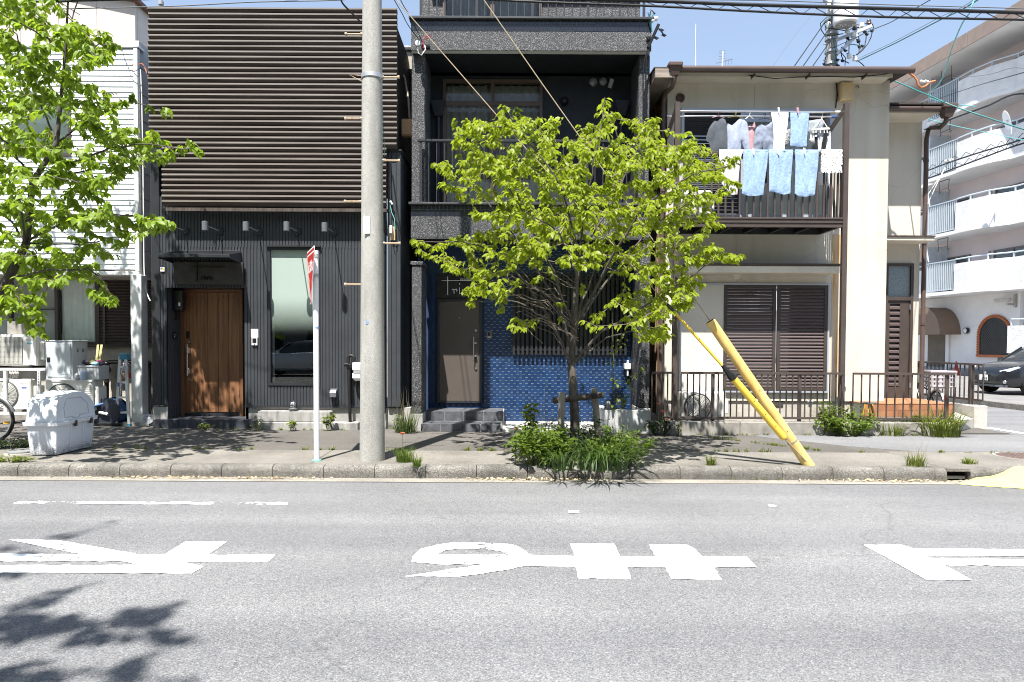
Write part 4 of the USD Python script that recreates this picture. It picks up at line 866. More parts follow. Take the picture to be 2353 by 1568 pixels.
a, b = q(1408, 692, YM - .1), q(1448, 792, YM - .1)
part(wm, 'casing', [box(a[0], b[0], YM - .12, YM - .004, b[2] + .12, a[2] - .06, .015), box(a[0] + .05, b[0] - .04, YM - .1, YM - .004, b[2], a[2], .01)], white_pl)
# tiled roof and clutter in the gap between the black houses
gp_ = thing('tiled_roof', 'grey clay tiled roof end seen in the gap beside the louvre screen', 'roof', loc=(-1.7, 14, 5))
tile_m = mat('clay_roof_tile_look', (.33, .33, .33), .6, var=.3, scale=10)
e0, e1 = X(914, 115, 13.2), X(950, 115, 13.2); ze = Z(930, 122, 13.2)
for i in range(4):
    for j in range(5):
        x = e0 + i * .11; y = 13.1 + j * .22; z = ze + .02 + j * .1
        part(gp_, 'roof_tile', grid(lambda u, v: (x + .115 * u, y + .27 * v, z + .045 * np.sin(u * 6.2) * .6 + .12 * v + .03), 7, 2), tile_m, smooth=True)
part(gp_, 'gutter', box(e0 - .05, e1 + .02, 13.0, 13.1, ze - .03, ze + .03, .01), black_trim)
part(gp_, 'eave', box(e0 - .05, e1 + .02, 13.05, 13.6, Z(930, 166, 13.2), ze - .04), mat('eave_cream_look', (.4, .36, .29), .8))
part(gp_, 'gap_wall', box(-1.95, -1.62, 13.7, 13.8, 0, ze - .05), dark_room)
a, b = q2(0, 0, 12.3), 0
kb_ = thing('junction_box', 'tan plastic junction box in the gap beside the louvre screen', 'box', loc=P3(933, 313, 12.1))
part(kb_, 'casing', pb(922, 273, 946, 312, 12.0, .14, .012), mat('tan_box_look', (.48, .31, .17), .5))
part(kb_, 'cover', pb(923, 276, 943, 309, 11.985, .012, .004), mat('tan_box_look', (.48, .31, .17)))
part(kb_, 'conduit', tube([P3(941, 272, 12.1), P3(938, 225, 12.1), P3(930, 180, 12.3), P3(925, 170, 12.6)], .02, 8), mat('conduit_look', (.25, .23, .2), .6), smooth=True)
# ================================================================== beige house, right
cream = None
def stucco(name, col, rust=False):
    nodes = {'g': ('geometry', {}), 'n': ('noise_texture', {'scale': .9, 'detail': 6, 'roughness': .6}), 'mp': ('mapping', {'scale': (5, 5, .35)}), 'n2': ('noise_texture', {'scale': 1.0, 'detail': 5}),
             'r': ('rgb_ramp', {'ramp': [(.3, cl(np.array(col) * .93)), (.7, cl(np.array(col) * 1.05))]}), 'r2': ('rgb_ramp', {'ramp': [(.45, (1, 1, 1)), (.8, (.88, .85, .79))]}),
             'mx': ('mix', {'mix_type': 'multiply', 'fac': 1.0}), 'bn': ('noise_texture', {'scale': 130.0, 'detail': 3}), 'bm': ('bump', {'strength': .35, 'distance': .006}),
             'vw': ('noise_texture', {'scale': 1.1, 'detail': 2}), 'vs': ('vector_math', {'math_type': 'multiply_add', 'vector2': (.9, .9, .9)}),
             'vo': ('voronoi_texture', {'feature': 'distance_to_edge', 'scale': .62}), 'vr': ('rgb_ramp', {'ramp': [(0, (.5, .46, .4)), (.0035, (1, 1, 1))]}), 'mv': ('mix', {'mix_type': 'multiply', 'fac': .45 if not rust else .0}),
             'p': ('principled_bsdf', {'roughness': .9, 'specular_ior_level': .2})}
    links = [('g.position', 'n.vector'), ('g.position', 'mp.vector'), ('mp.vector', 'n2.vector'), ('n.fac', 'r.fac'), ('n2.fac', 'r2.fac'), ('r.color', 'mx.color1'), ('r2.color', 'mx.color2'), ('g.position', 'bn.vector'), ('bn.fac', 'bm.height'), ('bm.normal', 'p.normal'),
             ('g.position', 'vw.vector'), ('vw.color', 'vs.vector1'), ('g.position', 'vs.vector3'), ('vs.vector', 'vo.vector'), ('vo.distance', 'vr.fac'), ('mx.color', 'mv.color1'), ('vr.color', 'mv.color2')]
    last = 'mv.color'
    if rust:
        nodes |= {'rm': ('mapping', {'scale': (26, 26, .5)}), 'rn': ('noise_texture', {'scale': 1.0, 'detail': 5}), 'rr': ('rgb_ramp', {'ramp': [(.40, (0, 0, 0)), (.62, (1, 1, 1))]}),
                  'rc': ('noise_texture', {'scale': 1.2, 'detail': 3}), 'rcr': ('rgb_ramp', {'ramp': [(.35, (.42, .16, .04)), (.65, (.62, .42, .16))]}), 'rmx': ('mix', {'mix_type': 'mix'})}
        links += [('g.position', 'rm.vector'), ('rm.vector', 'rn.vector'), ('rn.fac', 'rr.fac'), ('g.position', 'rc.vector'), ('rc.fac', 'rcr.fac'), ('rr.color', 'rmx.fac'), ('mv.color', 'rmx.color1'), ('rcr.color', 'rmx.color2')]
        last = 'rmx.color'
    links.append((last, 'p.base_color'))
    m = usdkit.material(stage, f'/World/Looks/{name}', nodes, links, surface='p.BSDF'); MATS[name] = m; return m
cream = stucco('cream_stucco_look', (.56, .525, .45))
rust_m = stucco('rust_stained_stucco_look', (.54, .49, .41), True)
YH = 12.05
h4 = thing('beige_house', 'two storey beige stucco house with a steel laundry balcony and brown shutters', 'house', loc=(5, YH, 0))
x0, x1 = X(1531, 500, YH), X(2038, 560, YH)
zeave = Z(1800, 178, YH - .36) ; ztopw = zeave + .06
wa, wb_, wc0, wc1 = X(1564, 380, YH), X(1909, 380, YH), Z(1730, 500, YH), Z(1730, 252, YH)
ga, gb, gc0, gc1 = X(1560, 780, YH), X(1902, 780, YH), Z(1760, 902, YH), Z(1760, 652, YH)
part(h4, 'front_wall', wall_holes(x0, x1, .62, ztopw + .07, YH, YH + .15, [(wa, wb_, wc0 - .0, wc1), (ga, gb, gc0, gc1)]), cream)
for px_ in (1734, 1990): 
    xx = X(px_, 200, YH); part(h4, 'wall_joint', box(xx - .003, xx + .003, YH - .004, YH - .0005, wc1 + .03, zeave), mat('joint_look', (.4, .36, .3), .9)) if px_ == 1734 else None
part(h4, 'rust_streak', box(X(1909, 780, YH), X(1929, 780, YH), YH - .006, YH - .0008, .7, Z(1915, 540, YH)), rust_m)
ribbed = mat('corrugated_side_look', (.23, .16, .1), .7, var=.5, scale=1.0, stretch=(1, 1.5, .5))
for i in range(46):
    part(h4, 'side_rib', prism([(YH + .16 + i * .075, .3), (YH + .16 + i * .075 + .07, .3), (YH + .16 + i * .075 + .07, ztopw + .2), (YH + .16 + i * .075, ztopw + .2)], x0 + .01 - .012 * (i % 2), x0 + .06, 'x'), ribbed)
part(h4, 'back_side', box(x1 - .1, x1, YH + .153, 16, 0, ztopw + .07), cream)
found = mat('foundation_look', (.42, .39, .34), .95, var=.25, scale=3, bump=.4)
part(h4, 'foundation', box(x0, x1 - .02, YH + .03, YH + .15, 0, .617), found)
part(h4, 'foundation_vent', pb(1774, 910, 1800, 934, YH + .012, .015), mat('vent_grille_look', (.05, .045, .04), .6))
for i in range(9):
    pass
# eaves and gutter
eav = mat('cream_soffit_look', (.6, .56, .47), .8, var=.08)
YG = YH - .38
ex0, ex1 = X(1540, 170, YG), X(2052, 170, YG)
part(h4, 'soffit', box(ex0 - .08, ex1, YG + .02, YH - .002, zeave + .03, zeave + .055), eav)
part(h4, 'fascia', box(ex0 - .08, ex1, YG, YG + .018, zeave, Z(1800, 167, YG)), eav)
roofm = mat('dark_roof_metal_look', (.045, .038, .034), .8, var=.3, scale=7)
YR0 = YG - .22
rx0, rx1 = X(1503, 160, YR0), X(2103, 160, YR0)
zr0 = Z(1800, 155.5, YR0)
part(h4, 'roof', hull([(rx0, YR0, zr0 - .02), (rx1, YR0, zr0 - .02), (rx0, 16.2, zr0 + .3), (rx1, 16.2, zr0 + .3), (rx0, YR0, zr0), (rx1, YR0, zr0), (rx0, 16.2, zr0 + .34), (rx1, 16.2, zr0 + .34)]), roofm)
part(h4, 'side_fascia', hull([(x0 - .02, YR0, zr0 - .17), (x0 - .02, YR0, zr0 - .025), (x0 - .02, 16.2, zr0 + .28), (x0 - .02, 16.2, zr0 + .05), (rx0 + .02, YR0, zr0 - .17), (rx0 + .02, YR0, zr0 - .025), (rx0 + .02, 16.2, zr0 + .28), (rx0 + .02, 16.2, zr0 + .05)]), mat('grey_verge_look', (.24, .2, .17), .8, var=.3, stretch=(1, .5, 8)))
gut_m = mat('brown_gutter_look', (.075, .052, .045), .4, var=.12)
YG2 = YG - .18
gz = Z(1800, 160, YG2)
gt = part(h4, 'gutter', tube([(X(1545, 160, YG2), YG2, gz), (X(2100, 162, YG2), YG2, gz)], .055, 14), gut_m, smooth=35)
hopper_m = mat('brown_hopper_look', (.085, .056, .046), .5, var=.12)
def hopper(parent, c, s=1.0):
    return part(parent, 'hopper', [hull([(c[0] + a * w, c[1] + b * w, c[2] + z * s) for z, w in ((-.13, .055 * s), (.0, .095 * s)) for a in (-1, 1) for b in (-1, 1)]), box(c[0] - .115 * s, c[0] + .115 * s, c[1] - .115 * s, c[1] + .115 * s, c[2] + .003, c[2] + .07 * s, .012)], hopper_m)
c = P3(1550, 157, YG2); hopper(gt, c)
for px_ in (1726, 1851, 1980): part(gt, 'bracket', [box(X(px_, 165, YG) - .006, X(px_, 165, YG) + .006, YG2 - .01, YG, gz - .10, gz - .055)], gut_m)
d1 = P3(1524, 233, YH - .1)
part(h4, 'downpipe', tube([c + [0, 0, -.12], c + [0, 0, -.2], c + [-.02, .08, -.28], d1 + [.02, -.1, .1], d1, d1 + [0, 0, -.1], (d1[0], d1[1], .2)], .038, 12), hopper_m, smooth=True)
for yy in (265, 350, 720): part(h4, 'pipe_clip', lathe([(.04, -.02), (.046, -.02), (.046, .02), (.04, .02)], 14, (d1[0], d1[1], Z(1524, yy, d1[1]))), gut_m)
part(h4, 'sagging_cable', tube([P3(*p, YG - .01) for p in ((1720, 173), (1780, 181), (1830, 178), (1900, 176), (1960, 178), (2030, 172), (2045, 168))], .007, 5), black_plastic)
# windows
alu = mat('pale_blue_aluminium_look', (.42, .46, .52), .4, metal=.3, var=.06)
w = part(h4, 'window', frame_y(wa, wb_, wc0, wc1, YH - .05, YH + .1, .045), alu)
xm = X(1703, 380, YH)
part(w, 'mullion', box(xm - .03, xm + .03, YH - .04, YH + .08, wc0 + .05, wc1 - .05), alu)
nsl = 26; pz = (wc1 - wc0 - .12) / nsl
for i in range(nsl):
    z0 = wc0 + .06 + i * pz; part(w, 'shutter_slat', prism([(YH - .012, z0), (YH - .038, z0 + .008), (YH - .04, z0 + .02), (YH - .012, z0 + pz * .92)], wa + .05, xm - .032, 'x'), black_trim)
part(w, 'vent_panel', box(xm + .032, X(1788, 290, YH), YH - .02, YH + .02, wc1 - .22, wc1 - .05), alu)
vs = [box(xm + .05 + i * .018, xm + .058 + i * .018, YH - .0225, YH - .0203, wc1 - .13, wc1 - .08) for i in range(36)]
part(w, 'vent_slots', vs, grey_pl, kind='stuff')
part(w, 'pane', box(xm + .032, wb_ - .05, YH + .05, YH + .055, wc0 + .05, wc1 - .225), clear_pane)
part(w, 'curtain', grid(lambda u, v: (xm + .04 + (wb_ - .1 - xm) * u, YH + .11 + .03 * np.sin(u * 38 + v) + .012 * np.sin(u * 90), wc0 + .06 + (wc1 - wc0 - .2) * v), 120, 6), mat('cream_curtain_look', (.82, .82, .78), .85, var=.05), smooth=True)
w = part(h4, 'window', frame_y(ga, gb, gc0, gc1, YH - .055, YH + .05, .028), alu)
sa = X(1661, 780, YH)
part(w, 'shutter_case', box(ga + .03, sa - .002, YH - .035, YH - .01, gc0 + .03, gc1 - .03), mat('shutter_case_look', (.56, .53, .47), .6, var=.04))
for k, (a, b) in enumerate(((sa, (sa + gb) / 2 - .01), ((sa + gb) / 2 + .01, gb - .03))):
    s = part(w, 'shutter', frame_y(a + .003, b - .003, gc0 + .03, gc1 - .03, YH - .05, YH - .012, .055), brown_al)
    nsl = 30; pz = (gc1 - gc0 - .17) / nsl
    for i in range(nsl):
        z0 = gc0 + .085 + i * pz; part(s, 'slat', prism([(YH - .02, z0), (YH - .042, z0 + .004), (YH - .044, z0 + pz * .3), (YH - .022, z0 + pz * .97)], a + .06, b - .06, 'x'), shutter_m)
# canopy slab over the ground floor window
ca, cb = X(1580, 618, 11.62), X(1930, 618, 11.62)
part(h4, 'canopy', box(ca, cb, 11.62, YH - .002, Z(1760, 627, 11.62), Z(1760, 611, 11.62), .006), eav)
part(h4, 'canopy_flashing', box(ca - .01, cb + .03, 11.6, YH - .002, Z(1760, 611, 11.62) + .002, Z(1760, 607, 11.62) + .01, .003), gut_m)
part(h4, 'round_vent', lathe([(0, .03), (.05, .028), (.066, .012), (.075, .012), (.08, 0)], 20, P3(1691, 633, YH), 'y'), eav, smooth=35)
part(h4, 'round_vent', lathe([(.0, .005), (.05, .005), (.055, .03), (.075, .03), (.08, 0)], 20, P3(1563, 226, YH), 'y'), hopper_m, smooth=35)
mb2 = thing('junction_box', 'cream square junction box high on the beige wall under the eave', 'box', loc=P3(1947, 228, YH - .1))
part(mb2, 'casing', pb(1933, 188, 1961, 229, YH - .14, .139, .012), mat('cream_box_look', (.6, .46, .26), .5))
part(mb2, 'cover', pb(1936, 191, 1959, 226, YH - .155, .014, .004), mat('cream_box_look', (.6, .46, .26)))
part(mb2, 'cable', tube([P3(1908, 181, YH - .02), P3(1922, 190, YH - .04), P3(1924, 220, YH - .04), P3(1920, 248, YH - .04)], .012, 7), black_plastic, smooth=True)
for pts in ([(1966, 201), (1971, 196), (1974, 203)],): part(mb2, 'hook', tube([P3(a, b, YH - .03) for a, b in pts], .008, 5), gut_m)
ob = thing('outlet_box', 'small white outlet plate low on the beige wall behind the corner post', 'box', loc=P3(1938, 880, YH))
part(ob, 'plate', pb(1933, 874, 1945, 890, YH - .04, .04, .006), white_pl)
part(ob, 'cover', pb(1935, 877, 1943, 887, YH - .05, .009, .003), cream_pl)
# ------------------------------------------------------------------ setback right end with its own roof and door
YS = 12.75
sx0, sx1 = x1 + .003, X(2117, 400, YS)
zs2 = Z(2080, 262, YS - .6)
da, db, dz0, dz1 = X(2030, 760, YS), X(2094, 760, YS), Z(2060, 920, YS), Z(2060, 606, YS)
part(h4, 'rear_wall', wall_holes(sx0 - .15, sx1, .4, zs2 + .1, YS, YS + .15, [(da, db, dz0, dz1)]), cream)
part(h4, 'rear_side', box(sx1 - .1, sx1, YS + .153, 16, 0, zs2 + .1), cream)
gy = YS - .68; gz = Z(2080, 250, gy)
part(h4, 'rear_fascia', box(sx0, X(2165, 255, gy), gy + .05, gy + .07, zs2 - .0, gz + .02), eav)
part(h4, 'rear_soffit', box(sx0, X(2165, 255, gy), gy + .072, YS - .002, zs2 + .03, zs2 + .05), eav)
part(h4, 'rear_roof', box(sx0, X(2180, 245, gy), gy - .05, 16, gz + .06, gz + .09), roofm)
gt = part(h4, 'gutter', tube([(sx0, gy, gz), (X(2165, 250, gy), gy, gz)], .05, 14), gut_m, smooth=35)
c = P3(2176, 252, gy); hopper(gt, c, 1.1)
d1 = P3(2129, 320, YS - .06); d0 = P3(2133, 300, YS - .06)
part(h4, 'downpipe', tube([c + [0, 0, -.13], c + [-.01, .02, -.22], c + [-.05, .1, -.28], d0 + [.03, -.03, .04], d0, d1, (d1[0], d1[1], .42)], .04, 12), hopper_m, smooth=True)
for yy in (370, 560, 745): part(h4, 'pipe_clip', lathe([(.042, -.02), (.048, -.02), (.048, .02), (.042, .02)], 14, (d1[0], d1[1], Z(2128, yy, d1[1]))), gut_m)
part(h4, 'door_canopy', box(sx0, X(2148, 548, YS - .5), YS - .5, YS - .002, Z(2080, 553, YS - .5), Z(2080, 545, YS - .5), .006), eav)
part(h4, 'canopy_flashing', box(sx0, X(2150, 544, YS - .52), YS - .52, YS - .002, Z(2080, 545, YS - .5) + .002, Z(2080, 542, YS - .5) + .004), gut_m)
zt_ = Z(2060, 686, YS)
dr = part(h4, 'door', frame_y(da, db, dz0, dz1, YS - .05, YS + .05, .05), brown_al)
part(dr, 'transom_pane', box(da + .05, db - .05, YS - .005, YS + .0, zt_ + .03, dz1 - .05), mat('ribbed_glass_look', (.2, .25, .27), .2, var=.3, scale=40, spec=.7))
part(dr, 'transom_bar', box(da + .05, db - .05, YS - .045, YS + .03, zt_ - .04, zt_ + .028), brown_al)
part(dr, 'leaf', [box(da + .05, da + .10, YS - .02, YS + .02, dz0 + .05, zt_ - .042), box(X(2065, 800, YS), db - .052, YS - .02, YS + .02, dz0 + .05, zt_ - .042), box(da + .1, X(2065, 800, YS), YS - .02, YS + .02, dz0 + .05, dz0 + .25), box(da + .1, X(2065, 800, YS), YS - .02, YS + .02, zt_ - .1, zt_ - .042)], brown_al)
nsl = 15; lz0, lz1 = dz0 + .26, zt_ - .11; pz = (lz1 - lz0) / nsl
for i in range(nsl):
    z0 = lz0 + i * pz; part(dr, 'louvre_slat', prism([(YS + .0, z0), (YS - .026, z0 + .01), (YS - .02, z0 + pz * .45), (YS + .005, z0 + pz * .75)], da + .102, X(2065, 800, YS) - .002, 'x'), shutter_m)
part(dr, 'louvre_back', box(da + .1, X(2065, 800, YS), YS + .022, YS + .03, lz0, lz1), black_trim)
for yy in (700, 880): part(dr, 'hinge', pb(2090, yy, 2093, yy + 12, YS - .06, .009), steel)
part(h4, 'rear_base', box(sx0, sx1, YS + .02, YS + .15, 0, .398), found)
# terracotta tiled porch
pc = thing('tiled_porch', 'terracotta tiled entrance porch behind the right hand railing', 'porch', loc=(X(2110, 950, 11.7), 12, SW))
terra = [mat(f'terracotta_look_{i}', c_, .7, var=.12, scale=5) for i, c_ in enumerate([(.33, .145, .07), (.37, .17, .085), (.29, .125, .06)])]
pa, pb_ = X(1990, 940, 11.6), X(2192, 950, 11.55); zp1 = Z(2080, 928, 11.55); zp0 = Z(2080, 958, 11.55)
part(pc, 'core', box(pa, pb_ - .005, 11.56, YS - .01, SW - .02, zp1 - .006), grout)
for j, (za, zb_) in enumerate((((zp0 + zp1) / 2 + .002, zp1 - .008), (zp0, (zp0 + zp1) / 2 - .003))):
    x = pb_
    i = 0
    while x > pa:
        wd = .19; part(pc, 'riser_tile', box(x - wd + .004, x - .002, 11.55, 11.5595, za, zb_), terra[(i + j) % 3]); x -= wd; i += 1
x = pb_; i = 0
while x > pa + .1:
    for j in range(6):
        part(pc, 'tread_tile', box(x - .187, x - .002, 11.545 + j * .2, 11.74 + j * .2, zp1 - .0058, zp1 + .002), terra[(i * 2 + j) % 3])
    x -= .19; i += 1
part(pc, 'plinth', box(pa, pb_ - .01, 11.552, 11.559, SW - .02, zp0 - .004), found)
# ------------------------------------------------------------------ steel balcony
YP2 = 11.2
bal_m = mat('balcony_brown_look', (.068, .053, .047), .4, var=.1, scale=6)
bc = thing('steel_balcony', 'brown steel laundry balcony on posts on the beige house front', 'balcony', loc=(4, YP2, SW))
pxl, pxr = X(1555, 500, YP2), X(1943, 500, YP2)
for xx, lab in ((pxl, 0), (pxr, 1)):
    part(bc, 'post', box(xx - .04, xx + .04, YP2, YP2 + .08, SW + .05, Z(1750, 235, YP2), .005), bal_m)
    part(bc, 'arm', bar((xx, YP2 + .04, Z(1750, 243, YP2)), (xx, YH - .05, Z(1750, 243, YP2) - .28), .05, .06), bal_m)
zb_t, zb_b = Z(1750, 499, YP2), Z(1750, 522, YP2)
part(bc, 'floor_beam', [box(pxl + .042, pxr - .042, YP2 + .005, YP2 + .06, zb_b, zb_t, .004), box(pxl + .042, pxr - .042, YP2 - .008, YP2 + .004, zb_b + .07, zb_b + .085), box(pxl + .042, pxr - .042, YP2 - .008, YP2 + .004, zb_t - .03, zb_t - .01)], bal_m)
for xx in (pxl, pxr - .05): part(bc, 'side_beam', box(xx, xx + .05, YP2 + .082, YH - .01, zb_b + .02, zb_t - .003), bal_m)
part(bc, 'back_beam', box(pxl + .052, pxr - .052, YH - .06, YH - .01, zb_b + .01, zb_t - .06), black_trim)
for xx in np.linspace(pxl + .5, pxr - .5, 5): part(bc, 'joist', box(xx - .02, xx + .02, YP2 + .062, YH - .062, zb_b + .02, zb_t - .06), black_trim)
part(bc, 'deck', box(pxl + .052, pxr - .052, YP2 + .062, YH - .012, zb_t - .055, zb_t - .035), black_trim)
zrail = Z(1750, 348, YP2)
part(bc, 'top_rail', box(pxl + .042, pxr - .042, YP2 + .01, YP2 + .07, zrail - .055, zrail, .006), bal_m)
part(bc, 'top_rail', box(pxr - .03, pxr + .03, YP2 + .082, YH - .01, zrail - .055, zrail, .006), bal_m)
k = 24
for i in range(1, k):
    xx = pxl + (pxr - pxl) * i / k; part(bc, 'baluster', box(xx - .012, xx + .012, YP2 + .025, YP2 + .05, zb_t + .001, zrail - .056), bal_m)
for i in range(1, 7):
    yy = YP2 + .08 + (YH - YP2 - .08) * i / 7; part(bc, 'baluster', box(pxr - .012, pxr + .012, yy - .012, yy + .012, zb_t + .001, zrail - .056), bal_m)
zpl = Z(1750, 260, YP2 + .1)
pole1 = thing('drying_pole', 'front steel drying pole holding the upper row of laundry', 'pole', loc=(4, YP2 + .25, zpl))
part(pole1, 'rod', rod((pxl + .0, YP2 + .25, Z(1565, 256, YP2 + .25)), (pxr, YP2 + .25, Z(1940, 258, YP2 + .25)), .016, 10), steel, smooth=35)
part(pole1, 'end_cap', rod((pxr - .08, YP2 + .25, Z(1940, 258, YP2 + .25)), (pxr + .02, YP2 + .25, Z(1940, 258, YP2 + .25)), .02, 8), white_pl)
pole2 = thing('drying_pole', 'rear steel drying pole with blue end caps by the shutter', 'pole', loc=(4, YP2 + .55, zpl - .1))
zq = Z(1560, 270, YP2 + .55)
part(pole2, 'rod', rod((X(1532, 270, YP2 + .55), YP2 + .55, zq + .02), (X(1922, 270, YP2 + .55), YP2 + .55, zq + .02), .016, 10), steel, smooth=35)
part(pole2, 'end_cap', rod((X(1910, 270, YP2 + .55), YP2 + .55, zq + .02), (X(1926, 270, YP2 + .55), YP2 + .55, zq + .02), .022, 8), mat('blue_cap_look', (.05, .09, .25), .4))
# ------------------------------------------------------------------ railings along the front
YFN = 11.15
low = thing('boundary_kerb', 'low weathered concrete boundary kerb under the brown railings', 'kerb wall', loc=(5, 11.15, SW))
e = [X(1497, 970, YFN - .05), X(1700, 970, YFN - .05), X(1893, 970, YFN - .05), X(2060, 970, YFN - .05), X(2205, 970, YFN - .05)]
for a, b in zip(e[:-1], e[1:]): part(low, 'kerb_block', box(a + .003, b - .003, YFN - .08, YFN + .1, SW - .03, .36, .012), conc_dark)
zf1, zf0 = Z(1720, 855, YFN), Z(1720, 962, YFN)
def fence(name, lab, px0, px1, Ya, n, posts, Yb=None, post_low=.3):
    """a railing of bars between two photo columns, standing on the plane Ya (to Yb)"""
    Yb = Yb or Ya; a = np.array([X(px0, 900, Ya), Ya, 0]); b = np.array([X(px1, 900, Yb), Yb, 0])
    f = thing(name, lab, 'railing', loc=(*((a + b) / 2)[:2], post_low)); up = np.array([0, 0, 1.0])
    part(f, 'top_rail', bar(a + up * (zf1 - .02), b + up * (zf1 - .02), .05, .035), bal_m)
    part(f, 'bottom_rail', bar(a + up * (zf0 + .01), b + up * (zf0 + .01), .035, .035), bal_m)
    for i in range(n + 1):
        p_ = a + (b - a) * i / n
        part(f, 'baluster', bar(p_ + up * (zf0 + .029), p_ + up * (zf1 - .039), .018, .018, up=(b - a) / np.linalg.norm(b - a)), bal_m)
    for t_ in posts:
        p_ = a + (b - a) * t_ + np.array([0, .03, 0]); part(f, 'post', box(p_[0] - .025, p_[0] + .025, p_[1] - .022, p_[1] + .022, post_low, zf1 - .04), bal_m)
    return f
fence('railing', 'short brown bar railing between the pebble pillar and the left balcony post', 1498, 1546, YFN, 4, [.35], post_low=.34)
fence('railing', 'long brown bar railing in front of the brown shutters', 1565, 1935, YFN, 26, [.2, .74], post_low=.34)
fence('railing', 'right hand brown bar railing in front of the terracotta porch', 1960, 2192, YFN, 12, [.94], post_low=.34)
# railing and retaining wall along the side street
rw = thing('retaining_wall', 'pale concrete retaining wall at the side street corner with a square end pier', 'wall', loc=(8.4, 12.3, 0))
wallc = mat('pale_wall_concrete_look', (.42, .4, .36), .9, var=.2, scale=3, bump=.2)
wa_ = np.array([X(2246, 950, 12.3), 12.3]); dvec = np.array([-.1, 1.0])
zwt = Z(2246, 932, 12.3)
part(rw, 'wall', prism([wa_ + [-.06, .26], wa_ + [.06, .26], wa_ + [.06, 0] + dvec * 4.2, wa_ + [-.06, 0] + dvec * 4.2], -.02, zwt - .01, 'z'), wallc)
part(rw, 'pier', box(wa_[0] - .12, wa_[0] + .12, 12.2, 12.55, -.02, zwt, .012), wallc)
part(rw, 'flared_base', hull([(wa_[0] - .13, 12.2, .3), (wa_[0] - .13, 12.2, .1), (X(2190, 950, 11.5), 11.5, .14), (X(2190, 950, 11.5) + .1, 11.45, .36), (wa_[0] - .2, 12.9, .42), (wa_[0] - .6, 12.9, .1), (wa_[0] - .13, 12.9, .1)]), wallc)
f2 = thing('railing', 'brown bar railing receding along the side street above the retaining wall', 'railing', loc=(8.4, 12.8, .4))
zt2 = Z(2250, 838, 12.3); zb22 = Z(2250, 921, 12.3)
A_ = np.array([wa_[0] + .0, 12.33, 0]); B_ = A_ + np.array([-.1, 1, 0]) * 2.6; up = np.array([0, 0, 1.0]); A0 = A_ - np.array([-.1, 1, 0]) * .14
part(f2, 'top_rail', bar(A0 + up * zt2, B_ + up * zt2, .05, .035), bal_m)
part(f2, 'bottom_rail', bar(A0 + up * (zb22 + .01), B_ + up * (zb22 + .01), .035, .035), bal_m)
for i in range(26): 
    p_ = A0 + (B_ - A0) * i / 25; part(f2, 'baluster', bar(p_ + up * (zb22 + .029), p_ + up * (zt2 - .019), .018, .018, up=(0, 1, 0)), bal_m)
for t_ in (.05, .6): 
    p_ = A_ + (B_ - A_) * t_; part(f2, 'post', box(p_[0] - .035, p_[0] - .001 + .02, p_[1] - .025, p_[1] + .025, zwt - .012, zt2 - .02), bal_m)
# ================================================================== white apartment block across the side street
A0 = np.array([22.5, 34.5]); AU = np.array([-.0936, .9956]); AN = np.array([-.9956, -.0936])
def ap(m):
    """(s along the front going away, d outwards, z) -> world"""
    v, f = arr(m); w = np.column_stack([A0 + v[:, :1] * AU + v[:, 1:2] * AN, v[:, 2]]); return w, f[:, ::-1]
def apz(poly, d0, d1):
    v, f = prism(poly, d0, d1, 'z'); return ap((v[:, [0, 2, 1]], f))
def aps(px): 
    r = (px - 1176.5) / 1569; return (22.5 - r * 34.5) / (r * .9956 + .0936)
pink = mat('pale_pink_wall_look', (.66, .58, .58), .9, var=.05, scale=1, bump=.2)
awhite = mat('apartment_white_look', (.74, .74, .74), .8, var=.06, scale=1.5)
arough = mat('rough_white_parapet_look', (.72, .72, .73), .9, var=.1, scale=3, bump=.8, bscale=25, bdist=.03)
agrey = mat('apartment_grey_band_look', (.3, .32, .35), .8, var=.1)
rail_m = mat('pale_rail_look', (.5, .56, .6), .4, metal=.3, var=.06)
aglass = mat('apartment_glass_look', (.05, .055, .06), .08, spec=.9, var=.3, scale=2)
win_dark = mat('bronze_frame_look', (.16, .14, .13), .4, var=.1)
h5 = thing('apartment_block', 'white and pink apartment block with rounded balconies behind the parked black car', 'apartment building', loc=(22.5, 34.5, 0))
S0, S1 = -9.0, 32.0
part(h5, 'ground_wall', ap(box(S0, S1, -.2, 0, 0, 4.0)), awhite)
part(h5, 'base_band', ap(box(S0, S1, .003, .03, .0, .42)), agrey)
part(h5, 'upper_wall', ap(box(S0, S1, -.2, -.0, 4.002, 15.2)), pink)
part(h5, 'roof', ap(box(S0, S1, -9, 2.2, 15.2, 15.3)), awhite)
for i in range(34):
    a = S0 + i * 1.2; part(h5, 'fascia_panel', ap(box(a + .015, a + 1.185, 2.2, 2.25, 15.12, 15.75, .0)), mat('brown_fascia_panel_look', (.27, .21, .18), .7, var=.08))
part(h5, 'end_wall', ap(box(S0 - .2, S0, -9, -.0, 0, 15.2)), awhite)
rack = mat('rack_metal_look', (.08, .08, .085), .5)
def outline(s0):
    return [(s0 - 3.9, 1.2), (s0 - 3.1 - .05, 1.2), (s0 - 2.35, 1.62), (s0 - .55, 1.7), (s0 + .0, 1.7)]
